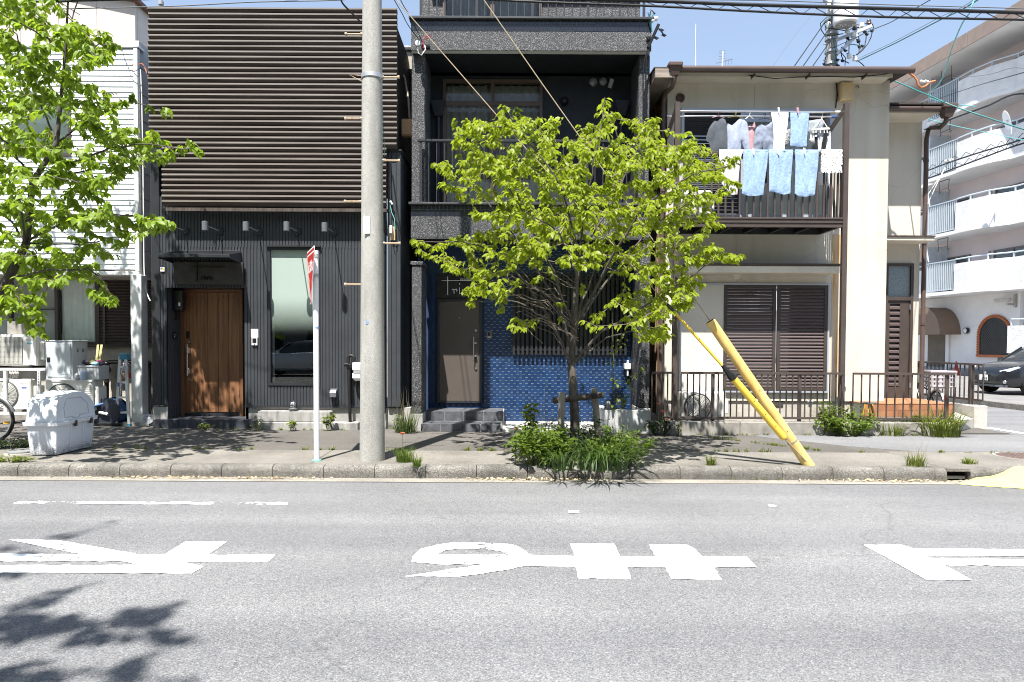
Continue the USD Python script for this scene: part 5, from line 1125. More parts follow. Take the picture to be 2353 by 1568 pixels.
for k in range(4):
    zb_ = 4.0 + 2.85 * k; zt_ = 5.42 + 2.85 * k
    sl_ = part(h5, 'balcony_slab', ap(box(S0, S1, .003, 1.2, zb_, zb_ + .16)), awhite)
    for j, s0 in enumerate((-1.86, 4.2, 10.3, 16.3, 22.3)):
        # solid curved parapet
        out = [(s0 - 3.95, 1.2), (s0 - 2.75, 1.2), (s0 - 1.85, 1.66), (s0 - .9, 1.78), (s0 - .0, 1.74)]
        inn = [(a, b - .16) for a, b in out[::-1]]
        pg = Polygon(out + inn)
        if S0 < s0 - 4: pass
        p_ = part(h5, 'balcony_parapet', ap(prism(pg, zb_ + .002 + .16, zt_, 'z')), arough)
        part(p_, 'parapet_foot', ap(prism(Polygon([(a, b + .03) for a, b in out] + [(out[-1][0], 1.0), (out[0][0], 1.0)]), zb_ - .002, zb_ + .158, 'z')), awhite)
        rl = [(a, b - .08) for a, b in out]
        part(p_, 'hand_rail', [ap(tube([(a, b, zt_ + .22) for a, b in rl], .035, 6))] + [ap(box(a - .03, a + .03, b - .03, b + .03, zt_, zt_ + .2)) for a, b in rl[1:4:1]], rail_m)
        # barred part
        e0, e1 = s0 + .002, s0 + 2.1
        part(h5, 'balcony_railing', [ap(box(e0, e1, 1.62, 1.68, zt_ + .18, zt_ + .23)), ap(box(e0, e1, 1.62, 1.68, zb_ + .22, zb_ + .26))] + [ap(box(s - .02, s + .02, 1.63, 1.67, zb_ + .261, zt_ + .179)) for s in np.linspace(e0 + .05, e1 - .05, 17)], rail_m)
        part(h5, 'balcony_edge', ap(box(e0, e1, 1.201, 1.72, zb_, zb_ + .16)), awhite)
        # windows, partition, air conditioner, drying rack
        for (wa_, wb_2, za, zb2) in ((s0 + 1.1, s0 + 2.9, zb_ + .2, zb_ + 2.05), (s0 - 2.6, s0 - .35, zb_ + .2, zb_ + 2.05)):
            w = part(h5, 'window', [ap(m) for m in (box(wa_, wb_2, .002, .05, zb2 - .07, zb2), box(wa_, wa_ + .07, .002, .05, za, zb2 - .07), box(wb_2 - .07, wb_2, .002, .05, za, zb2 - .07), box((wa_ + wb_2) / 2 - .04, (wa_ + wb_2) / 2 + .04, .002, .05, za, zb2 - .07))], win_dark)
            part(w, 'pane', ap(box(wa_ + .07, wb_2 - .07, .004, .02, za, zb2 - .07)), aglass)
        part(h5, 'partition', ap(box(s0 - 3.42, s0 - 3.36, .003, 1.15, zb_ + .17, zb_ + 2.6)), mat('partition_look', (.6, .64, .68), .6))
        if k: part(h5, 'drying_rack', [ap(tube([(s0 + 1.0, 1.3, zb_ - .02), (s0 + 1.0 + .05, 1.3, zb_ - .5), (s0 + 1.0, 1.3, zb_ - .62), (s0 + .9, 1.3, zb_ - .55)], .015, 4)), ap(tube([(s0 + 1.7, 1.3, zb_ - .02), (s0 + 1.65, 1.3, zb_ - .5), (s0 + 1.7, 1.3, zb_ - .62), (s0 + 1.6, 1.3, zb_ - .55)], .015, 4)), ap(box(s0 + 1.0, s0 + 1.7, 1.28, 1.31, zb_ - .04, zb_ - .01)), ap(box(s0 + 1.0, s0 + 1.68, 1.28, 1.31, zb_ - .46, zb_ - .44))], rack)
        if k < 3: part(h5, 'air_conditioner', ap(box(s0 + .1, s0 + .75, .2, .5, zb_ + .9, zb_ + 1.5, .02)), ac_m)
        part(h5, 'vent_pipe', ap(tube([(s0 - .1, .02, zb_ + 2.0), (s0 - .1, .09, zb_ + 2.05), (s0 - .1, .1, zb_ + 1.3)], .05, 6)), pink)
rk_z = 15.15
for s0 in (-1.86, 4.2, 6.0): part(h5, 'drying_rack', [ap(tube([(s0 + a, 1.3, rk_z), (s0 + a, 1.3, rk_z - .7), (s0 + a - .1, 1.3, rk_z - .65)], .015, 4)) for a in (1.0, 1.7)] + [ap(box(s0 + 1.0, s0 + 1.7, 1.28, 1.31, rk_z - .46, rk_z - .44))], rack)
# ground floor: canopy, entrance, arched window
e0, e1 = aps(2176), aps(2132)
part(h5, 'entrance', ap(box(e0, e1, .004, .012, .0, 2.45)), mat('entrance_brown_look', (.15, .13, .105), .8))
part(h5, 'entrance_jamb', ap(box(e0 - .22, e0, .004, .1, .0, 2.5)), awhite)
prf = [(1.05 + 1.27 * math.cos(t), 2.1 + 1.4 * math.sin(t)) for t in np.linspace(0, math.pi, 22)]
part(h5, 'canopy', apz(Polygon(prf), .005, 1.14), mat('canopy_brown_look', (.22, .155, .115), .75, var=.06))
lc = (aps(2223), .02, 1.65 + (785 - 755) * 33.5 / 1569)
part(h5, 'round_lamp', [ap(move(rot(lathe([(.13, 0), (.15, .02), (.15, .14), (.12, .15)], 20), -math.pi / 2, [1, 0, 0], (0, 0, 0)), lc))], black_trim)
part(h5, 'round_lamp_glass', [ap(move(rot(lathe([(.12, .145), (.1, .16), (0, .17)], 20), -math.pi / 2, [1, 0, 0], (0, 0, 0)), lc))], awhite)
a0_, a1_ = aps(2322), aps(2252); za0, zr_ = 1.13, (a1_ - a0_) / 2; sm = (a0_ + a1_) / 2
arch = lambda r: [(sm - r, za0), (sm - r, 2.05)] + [(sm - r * math.cos(t), 2.05 + r * .95 * math.sin(t)) for t in np.linspace(0.1, math.pi - .1, 18)] + [(sm + r, 2.05), (sm + r, za0)]
aw_ = part(h5, 'arched_window', apz(arch(zr_), .006, .03), aglass)
terr = mat('orange_brick_look', (.42, .14, .06), .8, var=.15, scale=8)
grille = [apz(Polygon(arch(zr_)).intersection(unary_union([LineString([(sm - 2, za0 + c_ + 2 * sg), (sm + 2, za0 + c_ - 2 * sg)]).buffer(.012) for c_ in np.arange(-2.4, 4.2, .13) for sg in (-1, 1)])), .04, .05)]
part(aw_, 'grille', grille, black_trim)
pts = arch(zr_ + .07); L_ = LineString(pts); nb = int(L_.length / .12)
for i in range(nb + 1):
    p0 = L_.interpolate(i / nb, normalized=True); p1 = L_.interpolate(min(1, i / nb + .004), normalized=True) if i < nb else p0
    part(aw_, 'brick', apz(p0.buffer(.055, quad_segs=1), .008, .12), terr)
part(aw_, 'brick_band', apz(Polygon(arch(zr_ + .06)).difference(Polygon(arch(zr_ - .02))), .006, .09), terr)
part(aw_, 'brick_sill', ap(box(a0_ - .15, a1_ + .1, .006, .14, za0 - .12, za0 - .005)), terr)
part(h5, 'security_camera', [ap(box(aps(2330) - .15, aps(2330) + .7, .3, .48, 3.55, 3.72, .03)), ap(box(aps(2330) - .05, aps(2330) + .05, .0, .4, 3.4, 3.5)), ap(box(aps(2330) - .1, aps(2330), .0, .1, 3.3, 3.9))], mat('camera_beige_look', (.5, .48, .45), .5))
part(h5, 'white_column', ap(box(aps(2351), aps(2346), .02, .2, 0, 4.0)), awhite)
part(h5, 'front_parapet', ap(box(-9, -5.0, 1.5, 1.7, 1.25, 2.42)), arough)
part(h5, 'front_parapet_rail', ap(tube([(-9, 1.6, 2.7), (-5.1, 1.6, 2.7), (-5.1, 1.6, 2.42)], .04, 6)), rail_m)
dc = thing('satellite_dish', 'white satellite dish on the second highest apartment balcony rail', 'satellite dish', loc=P3(2305, 275, 29))
c = P3(2313, 277, 28.6)
part(dc, 'dish', scl(rot(lathe([(0, .07), (.2, .03), (.33, 0), (.34, .01), (.2, .045), (0, .09)], 20, c), 1.2, [.3, 1, 0], c), (1, 1, 1.25), c), awhite, smooth=40)
part(dc, 'arm', [rod(c, c + [.35, .2, -.1], .03, 6), rod(c + [.35, .2, -.1], c + [.35, .2, -.5], .03, 6)], rail_m)
# red cone by the wall
gx, gy = 22.0, 33.7
gx = X(2197, 860, 33.8); cn = thing('traffic_cone', 'red traffic cone against the white apartment wall', 'traffic cone', loc=(gx, 33.8, .09))
conem = mat('red_cone_look', (.55, .05, .03), .5)
part(cn, 'body', lathe([(.16, .04), (.03, .68), (0, .69)], 16, (gx, 33.8, .09)), conem, smooth=35)
part(cn, 'base', box(gx - .2, gx + .2, 33.6, 34.0, .09, .13, .01), conem)
pp = thing('potted_plants', 'small potted plants in the shaded apartment entrance', 'plants', loc=(21, 34, .1)) if False else None
# ------------------------------------------------------------------ cars
def xf(m, ang, loc):
    v, f = arr(m); c, s = math.cos(ang), math.sin(ang)
    return np.column_stack([v[:, 0] * c - v[:, 1] * s + loc[0], v[:, 0] * s + v[:, 1] * c + loc[1], v[:, 2] + loc[2]]), f
def car(name, label, loc, ang, paint_m, plate):
    t = thing(name, label, 'car', loc=loc)
    W = lambda m: xf(m, ang, loc)
    # body: stations along x (front at 0), each: (x, half width, belly z, sill z, belt z, shoulder inset)
    st = [(-.0, .42, .38, .45, .62, .58), (.06, .64, .26, .42, .74, .6), (.22, .80, .22, .45, .82, .7), (.5, .87, .21, .5, .92, .78), (.95, .9, .21, .52, .98, .82), (1.6, .89, .2, .52, 1.0, .84), (2.6, .89, .2, .52, 1.02, .84), (3.4, .9, .2, .54, 1.06, .83), (3.9, .88, .24, .56, 1.08, .78), (4.2, .78, .32, .6, 1.0, .7), (4.34, .6, .4, .6, .85, .55)]
    ring = []
    for x, hw, z0, zs_, zb_, hi_ in st:
        half = [(0, z0), (hw * .8, z0), (hw * .97, z0 + .08), (hw, zs_), (hw * .985, (zs_ + zb_) / 2), (hi_ + (hw - hi_) * .55, zb_ - .04), (hi_, zb_), (hi_ * .6, zb_ + .035), (0, zb_ + .05)]
        ring.append([(x, y, z) for y, z in half] + [(x, -y, z) for y, z in half[-2:0:-1]])
    R = np.array(ring); ns_, nr = R.shape[:2]; v = R.reshape(-1, 3)
    i, j = np.meshgrid(np.arange(ns_ - 1), np.arange(nr), indexing='ij'); j2 = (j + 1) % nr
    qd = np.stack([i * nr + j, (i + 1) * nr + j, (i + 1) * nr + j2, i * nr + j2], -1).reshape(-1, 4)
    f = np.vstack([qd[:, [0, 1, 2]], qd[:, [0, 2, 3]]])
    caps = [[0, k + 1, k] for k in range(1, nr - 1)] + [[(ns_ - 1) * nr, (ns_ - 1) * nr + k, (ns_ - 1) * nr + k + 1] for k in range(1, nr - 1)]
    body = trimesh.Trimesh(v, np.vstack([f, caps]), process=False); body = body.subdivide_loop(1)
    # wheel arches cut out
    part(t, 'body', W((np.array(body.vertices), np.array(body.faces))), paint_m, smooth=50)
    gl = [(1.15, .80, 1.02, .74), (1.75, .8, 1.44, .6), (2.3, .8, 1.53, .58), (3.1, .8, 1.5, .57), (3.75, .79, 1.26, .6), (4.05, .76, 1.06, .68)]
    rr = []
    for x, hb, zt_, ht in gl: rr.append([(x, hb, .99), (x, (hb + ht) / 2 + .02, (.99 + zt_) / 2), (x, ht, zt_ - .03), (x, ht * .6, zt_), (x, 0, zt_ + .015), (x, -ht * .6, zt_), (x, -ht, zt_ - .03), (x, -(hb + ht) / 2 - .02, (.99 + zt_) / 2), (x, -hb, .99)])
    R = np.array(rr); v = R.reshape(-1, 3); n = R.shape[1]
    i, j = np.meshgrid(np.arange(len(gl) - 1), np.arange(n - 1), indexing='ij')
    qd = np.stack([i * n + j, (i + 1) * n + j, (i + 1) * n + j + 1, i * n + j + 1], -1).reshape(-1, 4)
    part(t, 'greenhouse', W((v, np.vstack([qd[:, [0, 1, 2]], qd[:, [0, 2, 3]]]))), mat('car_glass_look', (.02, .024, .026), .06, spec=.9), smooth=50)
    part(t, 'roof_panel', W(hull([(x, y, z) for x, h_, z in ((1.78, .56, 1.46), (2.4, .54, 1.555), (3.2, .54, 1.525), (3.6, .56, 1.36)) for y in (-h_, h_) for z in (z, z - .02)])), paint_m)
    for s in (-1, 1): part(t, 'windscreen_pillar', W(bar((1.2, s * .775, 1.03), (1.78, s * .62, 1.45), .05, .04)), paint_m)
    for s in (-1, 1):
        for x in (.85, 3.5):
            w = part(t, 'wheel', W(xf(rot(lathe([(.18, -.1), (.33, -.1), (.345, -.06), (.345, .06), (.33, .1), (.18, .1)], 28), math.pi / 2, [1, 0, 0], (0, 0, 0)), 0, (x, s * .8, .345))), mat('tyre_look', (.02, .02, .02), .85), smooth=40)
            part(w, 'rim', W(xf(rot(lathe([(0, .07), (.06, .09), (.2, .095), (.235, .085)], 10), math.pi / 2 * s, [1, 0, 0], (0, 0, 0)), 0, (x, s * .8, .345))), mat('rim_look', (.4, .4, .42), .3, metal=.8))
        part(t, 'headlight', W(hull([(.04, s * .52, .70), (.16, s * .74, .72), (.42, s * .855, .84), (.36, s * .84, .88), (.14, s * .70, .80), (.05, s * .5, .74), (.2, s * .6, .75)])), mat('headlight_look', (.5, .52, .55), .12, spec=.9))
        part(t, 'fog_lamp', W(xf(rot(lathe([(0, .02), (.05, .02), (.06, 0)], 14), -math.pi / 2, [0, 1, 0], (0, 0, 0)), 0, (.085, s * .66, .40))), steel)
        part(t, 'mirror', W(hull([(1.35 + a, s * (.92 + b), 1.05 + c_) for a in (-.06, .06) for b in (-.07, .09) for c_ in (-.06, .07)])), paint_m)
    part(t, 'grille', W(hull([(-.03, y, z) for y, z in ((-.45, .44), (.45, .44), (.5, .56), (-.5, .56))] + [(.04, y, z) for y, z in ((-.55, .42), (.55, .42), (.58, .58), (-.58, .58))])), black_plastic)
    part(t, 'lower_lip', W(hull([(.01, y, z) for y, z in ((-.4, .25), (.4, .25), (.42, .31), (-.42, .31))] + [(.12, y, z) for y, z in ((-.72, .25), (.72, .25), (.74, .31), (-.74, .31))])), mat('lip_grey_look', (.12, .13, .14), .4))
    part(t, 'emblem', W(xf(rot(lathe([(0, .012), (.045, .014), (.06, .006), (.065, 0)], 16), -math.pi / 2, [0, 1, 0], (0, 0, 0)), 0, (-.012, 0, .64))), steel)
    if plate:
        pl_ = part(t, 'number_plate', W(box(-.05, -.038, -.165, .165, .43, .595, .004)), sign_white)
        def on_plate(txt, h, y, z):
            m = meshkit.text_mesh(txt, h, .003, True); v, f = np.array(m.vertices), np.array(m.faces)
            return W((np.stack([-.0505 - v[:, 2], y - v[:, 0], z + v[:, 1]], -1), f))
        gnum = mat('plate_green_look', (.02, .06, .04), .5)
        part(pl_, 'lettering', on_plate('6 59', .075, .075, .445), gnum)
        part(pl_, 'lettering', on_plate('331', .03, .02, .55), gnum)
        part(pl_, 'bumper_shadow', W(box(-.037, .02, -.17, .17, .42, .6)), black_plastic)  # black block set behind the number plate
    return t
cx, cz = 14.75, .09
car('parked_car', 'black compact crossover car parked nose out at the right edge', (14.7, 21.2, .09), math.radians(5.7), mat('black_car_paint_look', (.008, .009, .012), .25, coat=.5, spec=.6, var=.05), True)
car('parked_car', 'silver car across the road reflected in the tall window', (-11.2, -6.2, .12), math.radians(0), mat('silver_car_paint_look', (.5, .51, .53), .3, metal=.5, coat=1.0, var=.03), False)
# ------------------------------------------------------------------ bicycles
def bicycle(label, loc, ang, frame_m, basket=False, white_guard=False, lean=0.0):
    t = thing('bicycle', label, 'bicycle', loc=loc)
    W = lambda m: xf(rot(m, lean, [1, 0, 0], (0, 0, 0)), ang, loc)
    r = .34; rub = mat('tyre_look', (.02, .02, .02), .85)
    ring = lambda c, R, rr, n=40, m=8: tube([(c + R * math.cos(a), 0, r + .0 + R * math.sin(a)) for a in np.linspace(0, 2 * math.pi, n + 1)], rr, m, caps=False, up=(0, 1, 0))
    for c in (0, 1.08):
        w = part(t, 'wheel', W(ring(c, .315, .022)), rub, smooth=True)
        part(w, 'rim', W(ring(c, .288, .011)), steel, smooth=True)
        part(w, 'hub', W(rod((c, -.05, r), (c, .05, r), .022, 8)), steel)
        part(w, 'spokes', [W(rod((c, .03 * (-1) ** k, r), (c + .285 * math.cos(a), 0, r + .285 * math.sin(a)), .0016, 3)) for k, a in enumerate(np.linspace(0, 2 * math.pi, 28, endpoint=False))], steel, kind='stuff')
        part(t, 'mudguard', W(tube([(c + .345 * math.cos(a), 0, r + .345 * math.sin(a)) for a in np.linspace(.35 if c else .9, 2.8, 14)], .022, 6, up=(0, 1, 0))), sign_white if white_guard else steel, smooth=True)
    fr = [((.0, r), (.42, .30)), ((.42, .30), (.34, .78)), ((.42, .30), (.88, .62)), ((.36, .66), (.86, .72)), ((.0, r), (.36, .66)), ((.84, .78), (.95, .55)), ((.95, .55), (1.08, r))]
    part(t, 'frame', [W(rod((a[0], 0, a[1]), (b[0], 0, b[1]), .016, 8)) for a, b in fr], frame_m)
    part(t, 'crank', [W(lathe([(0, .01), (.09, .01), (.09, -.01), (0, -.01)], 18, (.42, -.06, .30), 'y')), W(rod((.42, -.08, .3), (.5, -.08, .16), .01, 6)), W(rod((.42, .08, .3), (.34, .08, .44), .01, 6)), W(box(.45, .55, -.16, -.08, .14, .165)), W(box(.29, .39, .08, .16, .43, .455))], grey_pl)
    part(t, 'saddle', W(hull([(.2, .09, .82), (.2, -.09, .82), (.25, .1, .86), (.25, -.1, .86), (.48, .02, .85), (.48, -.02, .85), (.3, 0, .79)])), black_plastic)
    part(t, 'handlebar', [W(tube([(.72, -.27, 1.02), (.85, -.25, 1.02), (.88, -.08, .98), (.86, 0, .93), (.88, .08, .98), (.85, .25, 1.02), (.72, .27, 1.02)], .012, 7)), W(rod((.86, 0, .93), (.84, 0, .76), .014, 7))], steel, smooth=True)
    for s in (-1, 1): part(t, 'grip', W(rod((.71, s * .27, 1.02), (.82, s * .255, 1.02), .018, 7)), black_plastic)
    if basket:
        bm = mat('grey_basket_look', (.3, .28, .3), .6)
        for z in (.76, .84, .92, 1.03): part(t, 'basket_hoop', W(tube([(-.26, -.17 - z * .04, z), (.1, -.17 - z * .04, z), (.1, .17 + z * .04, z), (-.26, .17 + z * .04, z), (-.26, -.17 - z * .04, z)], .014 if z < 1 else .024, 5)), bm)
        for a in np.linspace(0, 1, 5):
            for s in (-1, 1): part(t, 'basket_stave', W(bar((-.26 + .36 * a, s * .2, .76), (-.26 + .36 * a, s * .21, 1.03), .026, .012)), bm)
            part(t, 'basket_stave', W(bar((-.26, -.19 + .38 * a, .76), (-.26, -.2 + .4 * a, 1.03), .026, .012)), bm)
        part(t, 'basket_base', W(box(-.26, .1, -.19, .19, .745, .76)), bm)
        part(t, 'rear_carrier', W(box(-.24, .3, -.06, .06, .72, .74)), steel)
        part(t, 'reflector', W(box(-.365, -.345, -.03, .03, .52, .6)), mat('red_reflector_look', (.6, .03, .03), .3))
    return t
bicycle('city bicycle with a grey basket parked behind the right hand railing', (7.95, 12.75, .1), math.radians(80), black_trim, basket=True, white_guard=True)
gx, gy = G(22, 1030); 
bicycle('bicycle whose wheel shows at the left edge behind the white bin', (X(-26, 960, 9.75) - 1.08, 9.75, SW), math.radians(2), black_trim)
# ------------------------------------------------------------------ the other side of the street, behind the viewpoint (seen in reflections, it shades the road's sky)
for i, (a, b, hgt, col) in enumerate(((-30, -15, 13, (.3, .29, .27)), (-14.6, -6, 11, (.12, .11, .1)), (-5.6, 4, 14, (.3, .28, .25)), (4.4, 14, 12, (.25, .25, .26)), (14.4, 30, 13, (.3, .29, .27)))):
    bh = thing('opposite_building', 'plain building front on the far side of the road behind the viewpoint', 'building', loc=((a + b) / 2, -13, 0), group='buildings across the road')
    bm = mat(f'opposite_wall_look_{i}', col, .9, var=.1)
    part(bh, 'wall', wall_holes(a, b, 0, hgt, -13.3, -13, [(a + 1 + 2.6 * k, a + 2.4 + 2.6 * k, z, z + 1.5) for k in range(int((b - a - 1.5) / 2.6)) for z in (1, 4, 6.8, 9)]), bm)
    part(bh, 'room', box(a, b, -13.9, -13.8, 0, hgt), dark_room)
    part(bh, 'roof', box(a - .1, b + .1, -22, -12.7, hgt + .003, hgt + .2), bm)
single('opposite_pavement', box(-60, 60, -13.0, -.802, -.1, .12), conc_walk, kind='structure')
# ================================================================== trees and plants
LEAF = np.array([[0, 0, 0], [.30, .42, .02], [.33, 0, -.05], [.30, -.42, .02], [.68, .33, -.06], [.66, 0, -.12], [.68, -.33, -.06], [1, 0, -.30]])
LEAFF = np.array([[0, 2, 1], [0, 3, 2], [1, 2, 5], [1, 5, 4], [2, 3, 6], [2, 6, 5], [4, 5, 7], [5, 6, 7]])
def leaves_at(pos, dirs, ups, L, W, F=LEAFF, T=LEAF):
    """one folded leaf per row: base point, pointing direction, its upper side"""
    d = dirs / np.linalg.norm(dirs, axis=1, keepdims=True); s = np.cross(ups, d); s /= np.linalg.norm(s, axis=1, keepdims=True) + 1e-9; u = np.cross(d, s)
    L = np.broadcast_to(L, len(pos)); W = np.broadcast_to(W, len(pos))
    return pos[:, None] + (L[:, None] * T[None, :, 0])[..., None] * d[:, None] + (W[:, None] * T[None, :, 1])[..., None] * s[:, None] + (L[:, None] * T[None, :, 2])[..., None] * u[:, None]
def leafmesh(P_, F=LEAFF):
    n, k = P_.shape[:2]; return P_.reshape(-1, 3), (F[None] + (np.arange(n) * k)[:, None, None]).reshape(-1, 3)
def curve(a, b, bow, n=6, rng=RNG, wob=.02):
    t = np.linspace(0, 1, n)[:, None]; L = np.linalg.norm(b - a)
    p = a + (b - a) * t + np.array([0, 0, 1.0]) * bow * L * (t * (1 - t)) * 4
    p[1:-1] += rng.normal(0, wob * L, (n - 2, 3)); return p
bark = mat('grey_bark_look', (.035, .03, .025), .9, col2=(.11, .095, .08), scale=14, stretch=(2, 2, .5), bump=.8, bscale=30, bdist=.01, detail=6)
twig_m = mat('pale_twig_look', (.2, .16, .13), .85, var=.3, scale=8)
leaf_mid = leafmat('young_dogwood_leaf_look', (.33, .415, .025), (.64, .8, .05), var=.35, fac=.5)
leaf_left = leafmat('dogwood_leaf_look', (.25, .37, .035), (.52, .72, .05), var=.3, fac=.48)
def tree(name, label, base, stems, limbs, tips, rng, L, lm, per=(7, 13), bare=(), droop=1.0, near=300):
    """stems: (points, radii); limbs: (points, r0); every tip gets a twig from the closest limb point below it and a spray of drooping leaves"""
    t = thing(name, label, 'tree', loc=base)
    tr = [tube(p, r, 14) for p, r in stems]
    part(t, 'trunk', tr[0], bark, smooth=True)
    for m in tr[1:]: part(t, 'stem', m, bark, smooth=True)
    lp, lt = [], []
    for p, r in limbs:
        p = np.asarray(p, float); n = len(p); tt = np.linspace(0, 1, 14); x = np.linspace(0, 1, n)
        q = np.column_stack([np.interp(tt, x, p[:, k]) for k in range(3)])
        q[1:-1] = (q[:-2] + 2 * q[1:-1] + q[2:]) / 4 + rng.normal(0, .012, (12, 3))
        part(t, 'branch', tube(q, np.linspace(r * .72, .006, 14), 7), bark, smooth=True)
        lp.append(q); lt.append(q)
    nodes = np.vstack([q[3:] for q in lp])
    order = np.argsort(np.linalg.norm(tips - nodes.mean(0), axis=1)); twigs = []; P_, D_ = [], []
    for i in order:
        tip = tips[i]; dv = tip - nodes; dist = np.linalg.norm(dv * [1, 1, 1.3], axis=1) + np.maximum(0, -dv[:, 2]) * .6
        a = nodes[np.argmin(dist)]; c = curve(a, tip, -.06, 5, rng, .04)
        twigs.append(tube(c, np.linspace(.0065, .0022, 5), 4, caps=False))
        nodes = np.vstack([nodes, c[2:4]])
        dirn = c[-1] - c[-2]; dirn /= np.linalg.norm(dirn) + 1e-9
        k = int(rng.integers(*per)); s0 = np.linspace(.35, 1.0, max(2, k // 2))
        for s in s0:
            f = s * 4; j = min(3, int(f)); p = c[j] + (c[j + 1] - c[j]) * (f - j)
            for sg in ((-1, 1) if s < .98 else (-1, 1, 0)):
                yaw = sg * rng.uniform(.7, 1.4) + rng.normal(0, .25); cs, sn = math.cos(yaw), math.sin(yaw)
                h = np.array([dirn[0] * cs - dirn[1] * sn, dirn[0] * sn + dirn[1] * cs, 0]); h /= np.linalg.norm(h) + 1e-9
                h[2] = -droop * rng.uniform(.05, .95); P_.append(p + rng.normal(0, .012, 3)); D_.append(h)
    part(t, 'twigs', twigs, twig_m, kind='stuff')
    if bare: part(t, 'bare_twigs', [tube(curve(np.array(a), np.array(b), .05, 6, rng, .04), np.linspace(.005, .0016, 6), 5, caps=False) for a, b in bare], twig_m, kind='stuff')
    P_, D_ = np.array(P_), np.array(D_); n = len(P_)
    U_ = np.array([0, 0, 1.0]) + rng.normal(0, .35, (n, 3)); sz = L * rng.uniform(.62, 1.12, n)
    G_ = leaves_at(P_, D_, U_, sz, sz * rng.uniform(.62, .8, n))
    scr = (P_ - EYE); inside = (np.abs(scr[:, 0] / scr[:, 1]) < .74) & (np.abs(scr[:, 2] / scr[:, 1]) < .49)
    key = np.where(inside, scr[:, 1], 99); idx = np.argsort(key); m = min(near, n)
    for i in idx[:m]: part(t, 'leaf', (G_[i], LEAFF), lm, smooth=True)
    v, f = leafmesh(G_[idx[m:]]); part(t, 'foliage', (v, f), lm, smooth=True, kind='stuff')
    return t
def sample_tips(poly, n, yc, yr, rng, cx, hw, clump=.5, seed=1, keep=None, edge=True):
    pg = Polygon(poly).buffer(0); x0, y0, x1, y1 = pg.bounds; out = []
    while len(out) < n:
        px, py = rng.uniform(x0, x1), rng.uniform(y0, y1)
        if not pg.contains(Point(px, py)): continue
        w = math.sqrt(max(.08, 1 - ((px - cx) / hw) ** 2)); y = yc + yr * w * rng.uniform(-1, 1)
        p = P3(px, py, y); p[2] = p[2]
        c = meshkit.fbm(p * np.array([1.4, 1.4, 3.6]), 2, seed)
        if c < clump - .05 * rng.random(): continue
        if keep and not keep(px, py, rng): continue
        out.append(p)
    return np.array(out)
# the middle tree
rm = np.random.default_rng(21)
bx, by = G(1322, 1046); B = np.array([bx, by, SW])
mid_poly = [(1385, 225), (1405, 225), (1440, 275), (1500, 265), (1515, 300), (1540, 340), (1580, 300), (1610, 295), (1600, 325), (1650, 345), (1695, 355), (1685, 390), (1700, 425), (1680, 445), (1640, 475), (1670, 545), (1705, 585), (1690, 600), (1630, 600), (1620, 640), (1600, 690), (1550, 735), (1535, 785), (1480, 790), (1420, 785), (1380, 745), (1330, 750), (1290, 735), (1230, 750), (1150, 745), (1110, 740), (1070, 690), (1055, 665), (1080, 630), (1005, 605), (935, 560), (950, 548), (1000, 557), (1040, 545), (1130, 510), (1070, 505), (1100, 470), (1060, 450), (1020, 435), (990, 375), (1010, 368), (1060, 372), (1030, 285), (1050, 265), (1090, 272), (1130, 248), (1145, 235), (1170, 242), (1190, 240), (1240, 268), (1270, 245), (1310, 278), (1365, 268), (1380, 230)]
def keep_mid(px, py, r):
    if 1180 < px < 1440 and 610 < py < 770: return r.random() < .14
    if py > 690 and px < 1440: return r.random() < .35
    return True
tips = sample_tips(mid_poly, 1080, by, 1.75, rm, 1330, 400, clump=.465, seed=5, keep=keep_mid)
fk = P3(1312, 842, by); fk2 = P3(1318, 760, by)
top = P3(1330, 590, by)
stems = [([B + [0, 0, -.1], B + [0, 0, .02], B + [-.01, 0, .5], fk + [.02, 0, -.15], fk], [.085, .075, .062, .058, .05]), ([fk, fk2, P3(1322, 690, by), top, P3(1300, 470, by + .1), P3(1290, 380, by + .1)], [.048, .042, .036, .028, .018, .008])]
def tg(px, py, dy): return P3(px, py, by + dy)
limbs = [([fk, tg(1290, 790, -.15), tg(1225, 660, -.3), tg(1120, 560, -.4), tg(960, 555, -.5)], .03), ([fk, tg(1360, 780, -.1), tg(1450, 720, -.2), tg(1560, 655, -.35), tg(1640, 600, -.45)], .034),
         ([fk, tg(1300, 720, .2), tg(1215, 590, .5), tg(1120, 460, .7), tg(1030, 390, .8)], .026), ([fk2, tg(1400, 640, .4), tg(1500, 520, .8), tg(1620, 440, 1.0)], .028),
         ([fk2, tg(1270, 620, -.4), tg(1200, 480, -.8), tg(1100, 330, -.6)], .026), ([fk2, tg(1400, 600, -.5), tg(1480, 470, -.9), tg(1580, 400, -1.0), tg(1680, 380, -.8)], .028),
         ([top, tg(1400, 480, .2), tg(1450, 370, .3), tg(1490, 280, .4)], .02), ([top, tg(1270, 470, .5), tg(1210, 360, .7), tg(1170, 260, .6)], .02), ([top, tg(1350, 450, -.6), tg(1370, 330, -.7), tg(1390, 225, -.5)], .02),
         ([fk, tg(1270, 740, .6), tg(1180, 690, 1.0), tg(1090, 690, 1.0)], .02), ([fk2, tg(1330, 640, -1.0), tg(1290, 540, -1.5), tg(1230, 500, -1.6)], .024), ([fk2, tg(1360, 640, 1.0), tg(1400, 530, 1.5)], .024),
         ([fk, tg(1400, 770, .5), tg(1480, 760, .7), tg(1530, 760, .6)], .018), ([fk2, tg(1250, 660, -.6), tg(1150, 640, -.9), tg(1075, 660, -.9)], .02), ([top, tg(1290, 430, -1.0), tg(1200, 300, -.9), tg(1080, 280, -.4)], .018)]
bare = []
